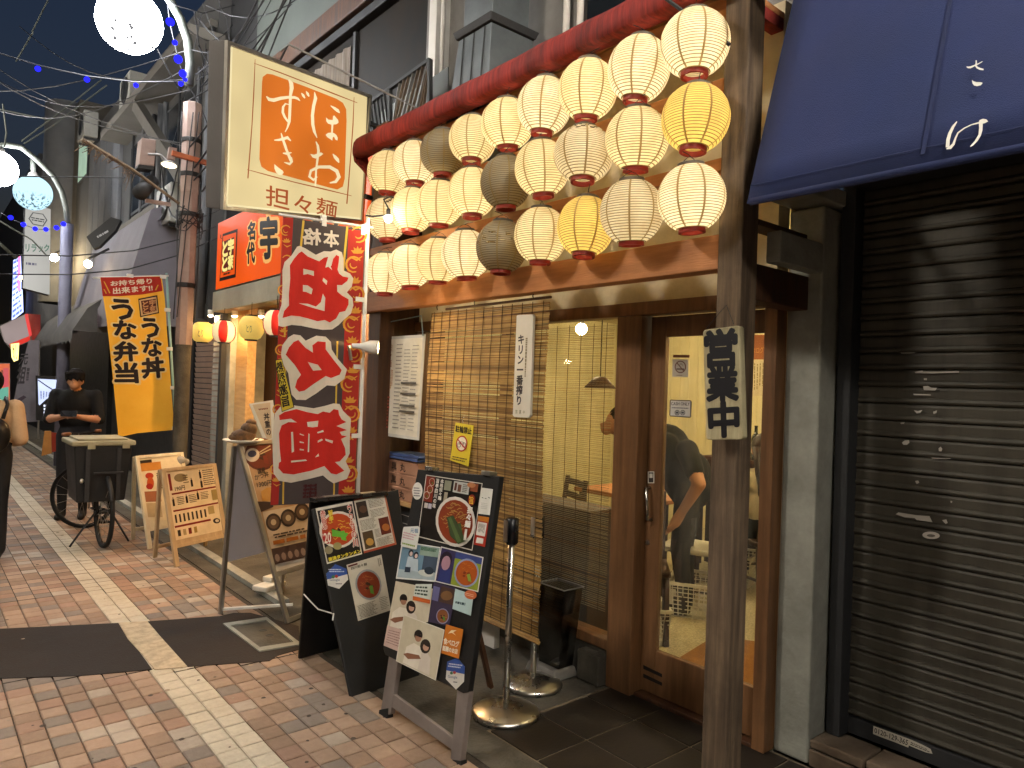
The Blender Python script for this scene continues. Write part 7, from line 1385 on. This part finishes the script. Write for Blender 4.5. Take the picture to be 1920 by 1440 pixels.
# ================================================================== delivery bicycle
bk_ = thing('delivery_bicycle', 'black delivery bicycle with a big dark box on its rear rack', 'bicycle', (1.43, 7.9, 0))
rw, fwz = V((1.42, 7.52, .33)), V((1.42, 8.58, .33)); ax = V((1, .03, 0)).normalized(); ax2 = V((.62, .78, 0)).normalized()
def wheel(c, a, nm='wheel'):
    b = MB(); b.lathe([(.33, -.018), (.315, -.02), (.308, 0), (.315, .02), (.33, .018), (.336, 0)], c, 36, a, closed=True); w_ = b.build(nm, M['rubber'], bk_, smooth=True)
    b = MB(); b.lathe([(.306, -.012), (.296, -.010), (.296, .010), (.306, .012)], c, 36, a, closed=True); b.build('rim', M['dark_grey'], w_, smooth=True)
    b = MB(); e = a.orthogonal().normalized(); g_ = a.cross(e)
    for k in range(18): t = k*math.pi/9; d = e*math.cos(t)+g_*math.sin(t); b.tube([c+a*(.025 if k % 2 else -.025)+d*.02, c+d*.298], .0016, 4, False)
    b.build('spokes', M['alu'], w_); b = MB(); b.tube([c-a*.04, c+a*.04], .022, 10); b.build('hub', M['dark_grey'], w_); return w_
wheel(rw, ax); wheel(fwz, ax2)
def tb(nm, pts, r=.015, m=None): b = MB(); b.tube(pts, r, 8); return b.build(nm, m or M['black_gloss'], bk_, smooth=True)
bbk = V((1.42, 7.95, .30)); st_ = V((1.42, 7.80, .78)); hd_ = V((1.42, 8.40, .80)); hl = V((1.42, 8.46, .62))
tb('frame', [st_, bbk, hl, hd_], .018); tb('seat_stay', [st_-Z*.1+X*.03, rw+X*.05], .01); tb('seat_stay', [st_-Z*.1-X*.03, rw-X*.05], .01); tb('chain_stay', [bbk+X*.03, rw+X*.05], .011); tb('chain_stay', [bbk-X*.03, rw-X*.05], .011); tb('down_tube', [st_-Z*.2, hl], .014)
for s in (-1, 1): tb('fork', [hl, hl+ax2*.055*s+V((0, .02, -.05)), fwz+ax2*.055*s], .011)
tb('stem', [hd_, hd_+V((0, -.02, .20))], .014); hb = hd_+V((0, -.02, .20)); tb('handlebar', [hb-ax2*.27+V((-.05, -.12, .02)), hb-ax2*.2, hb, hb+ax2*.2, hb+ax2*.27+V((-.05, -.12, .02))], .012)
for s in (-1, 1): tb('grip', [hb+ax2*.27*s+V((-.05, -.12, .02)), hb+ax2*.285*s+V((-.11, -.18, .02))], .017, mat('grip%d' % s, '#7a5238', '#8a6044', rough=.7))
b = MB(); b.ball(st_+V((0, .02, .06)), 1, 16, 10, (.085, .13, .035)); b.build('saddle', M['black'], bk_, smooth=True); tb('seat_post', [st_, st_+Z*.05], .013)
b = MB(); b.lathe([(0, -.06), (.03, -.05), (.045, 0), (.04, .005)], hd_+V((-.06, .10, -.02)), 14, V((-.5, 1, -.1))); b.build('headlight', M['steel'], bk_, smooth=True)
b = MB(); b.lathe([(.345, -.02), (.352, .0), (.345, .02)], fwz, 30, ax2); b.f = b.f[:2*30]; 
tb('mudguard', [rw+V((0, .34*math.cos(t), .35*math.sin(t))) for t in [i*.28+.2 for i in range(10)]], .02, M['dark_grey'])
tb('crank', [bbk+X*.05, bbk+V((.07, .06, -.15))], .009, M['alu']); tb('crank', [bbk-X*.05, bbk+V((-.07, -.06, .15))], .009, M['alu'])
b = MB(); b.box(bbk+V((.06, .02, -.165)), bbk+V((.14, .11, -.145))); b.build('pedal', M['rubber'], bk_); b = MB(); b.box(bbk+V((-.14, -.1, .145)), bbk+V((-.06, -.01, .165))); b.build('pedal', M['rubber'], bk_)
b = MB(); b.lathe([(.085, -.004), (.09, 0), (.085, .004), (.06, 0)], bbk+X*.04, 24, X, closed=True); b.build('chainring', M['steel'], bk_)
tb('kickstand', [rw+V((-.03, .02, .05)), V((1.24, 7.62, .12)), V((1.17, 7.62, .01))], .009, M['dark_grey']); tb('kickstand', [rw+V((.03, .02, .05)), V((1.60, 7.62, .12)), V((1.66, 7.62, .01))], .009, M['dark_grey'])
for s in (-1, 1): tb('rack_stay', [rw+X*.055*s, V((1.42+.09*s, 7.55, .70))], .008, M['dark_grey'])
b = MB(); b.box((1.30, 7.35, .70), (1.54, 7.86, .715)); b.build('rack', M['dark_grey'], bk_)
dl = thing('delivery_box', 'large black box with a beige lid strapped on the bicycle rack', 'box', (1.40, 7.62, .716)); M['lid_beige'] = mat('lid_beige', '#8f896c', '#a19b7d', scale=5, rough=.6, bump=.1, dirt='#6a654e', damt=.4)
b = MB(); b.hexa([(1.18, 7.42, .44), (1.57, 7.42, .44), (1.57, 7.86, .44), (1.18, 7.86, .44), (1.14, 7.38, .955), (1.61, 7.38, .955), (1.61, 7.90, .955), (1.14, 7.90, .955)]); b.build('case', M['black'], dl, bevel=.012)
b = MB(); b.box((1.115, 7.355, .956), (1.635, 7.925, 1.0)); ld = b.build('lid', M['lid_beige'], dl, bevel=.012); b = MB(); b.box((1.17, 7.41, 1.001), (1.58, 7.87, 1.02)); b.build('lid_panel', M['lid_beige'], ld, bevel=.008)
for x in (1.25, 1.50): b = MB(); b.box((x-.018, 7.372, .45), (x+.018, 7.379, .93)); b.build('strap', M['dark_grey'], dl)
for x in (1.27, 1.55): b = MB(); b.box((x-.03, 7.345, .93), (x+.03, 7.354, .985)); b.build('latch', M['lid_beige'], ld)
b = MB(); b.ball((1.21, 7.41, .64), .022, 10, 8); tag(b.build('reflector', M['steel'], dl, smooth=True))
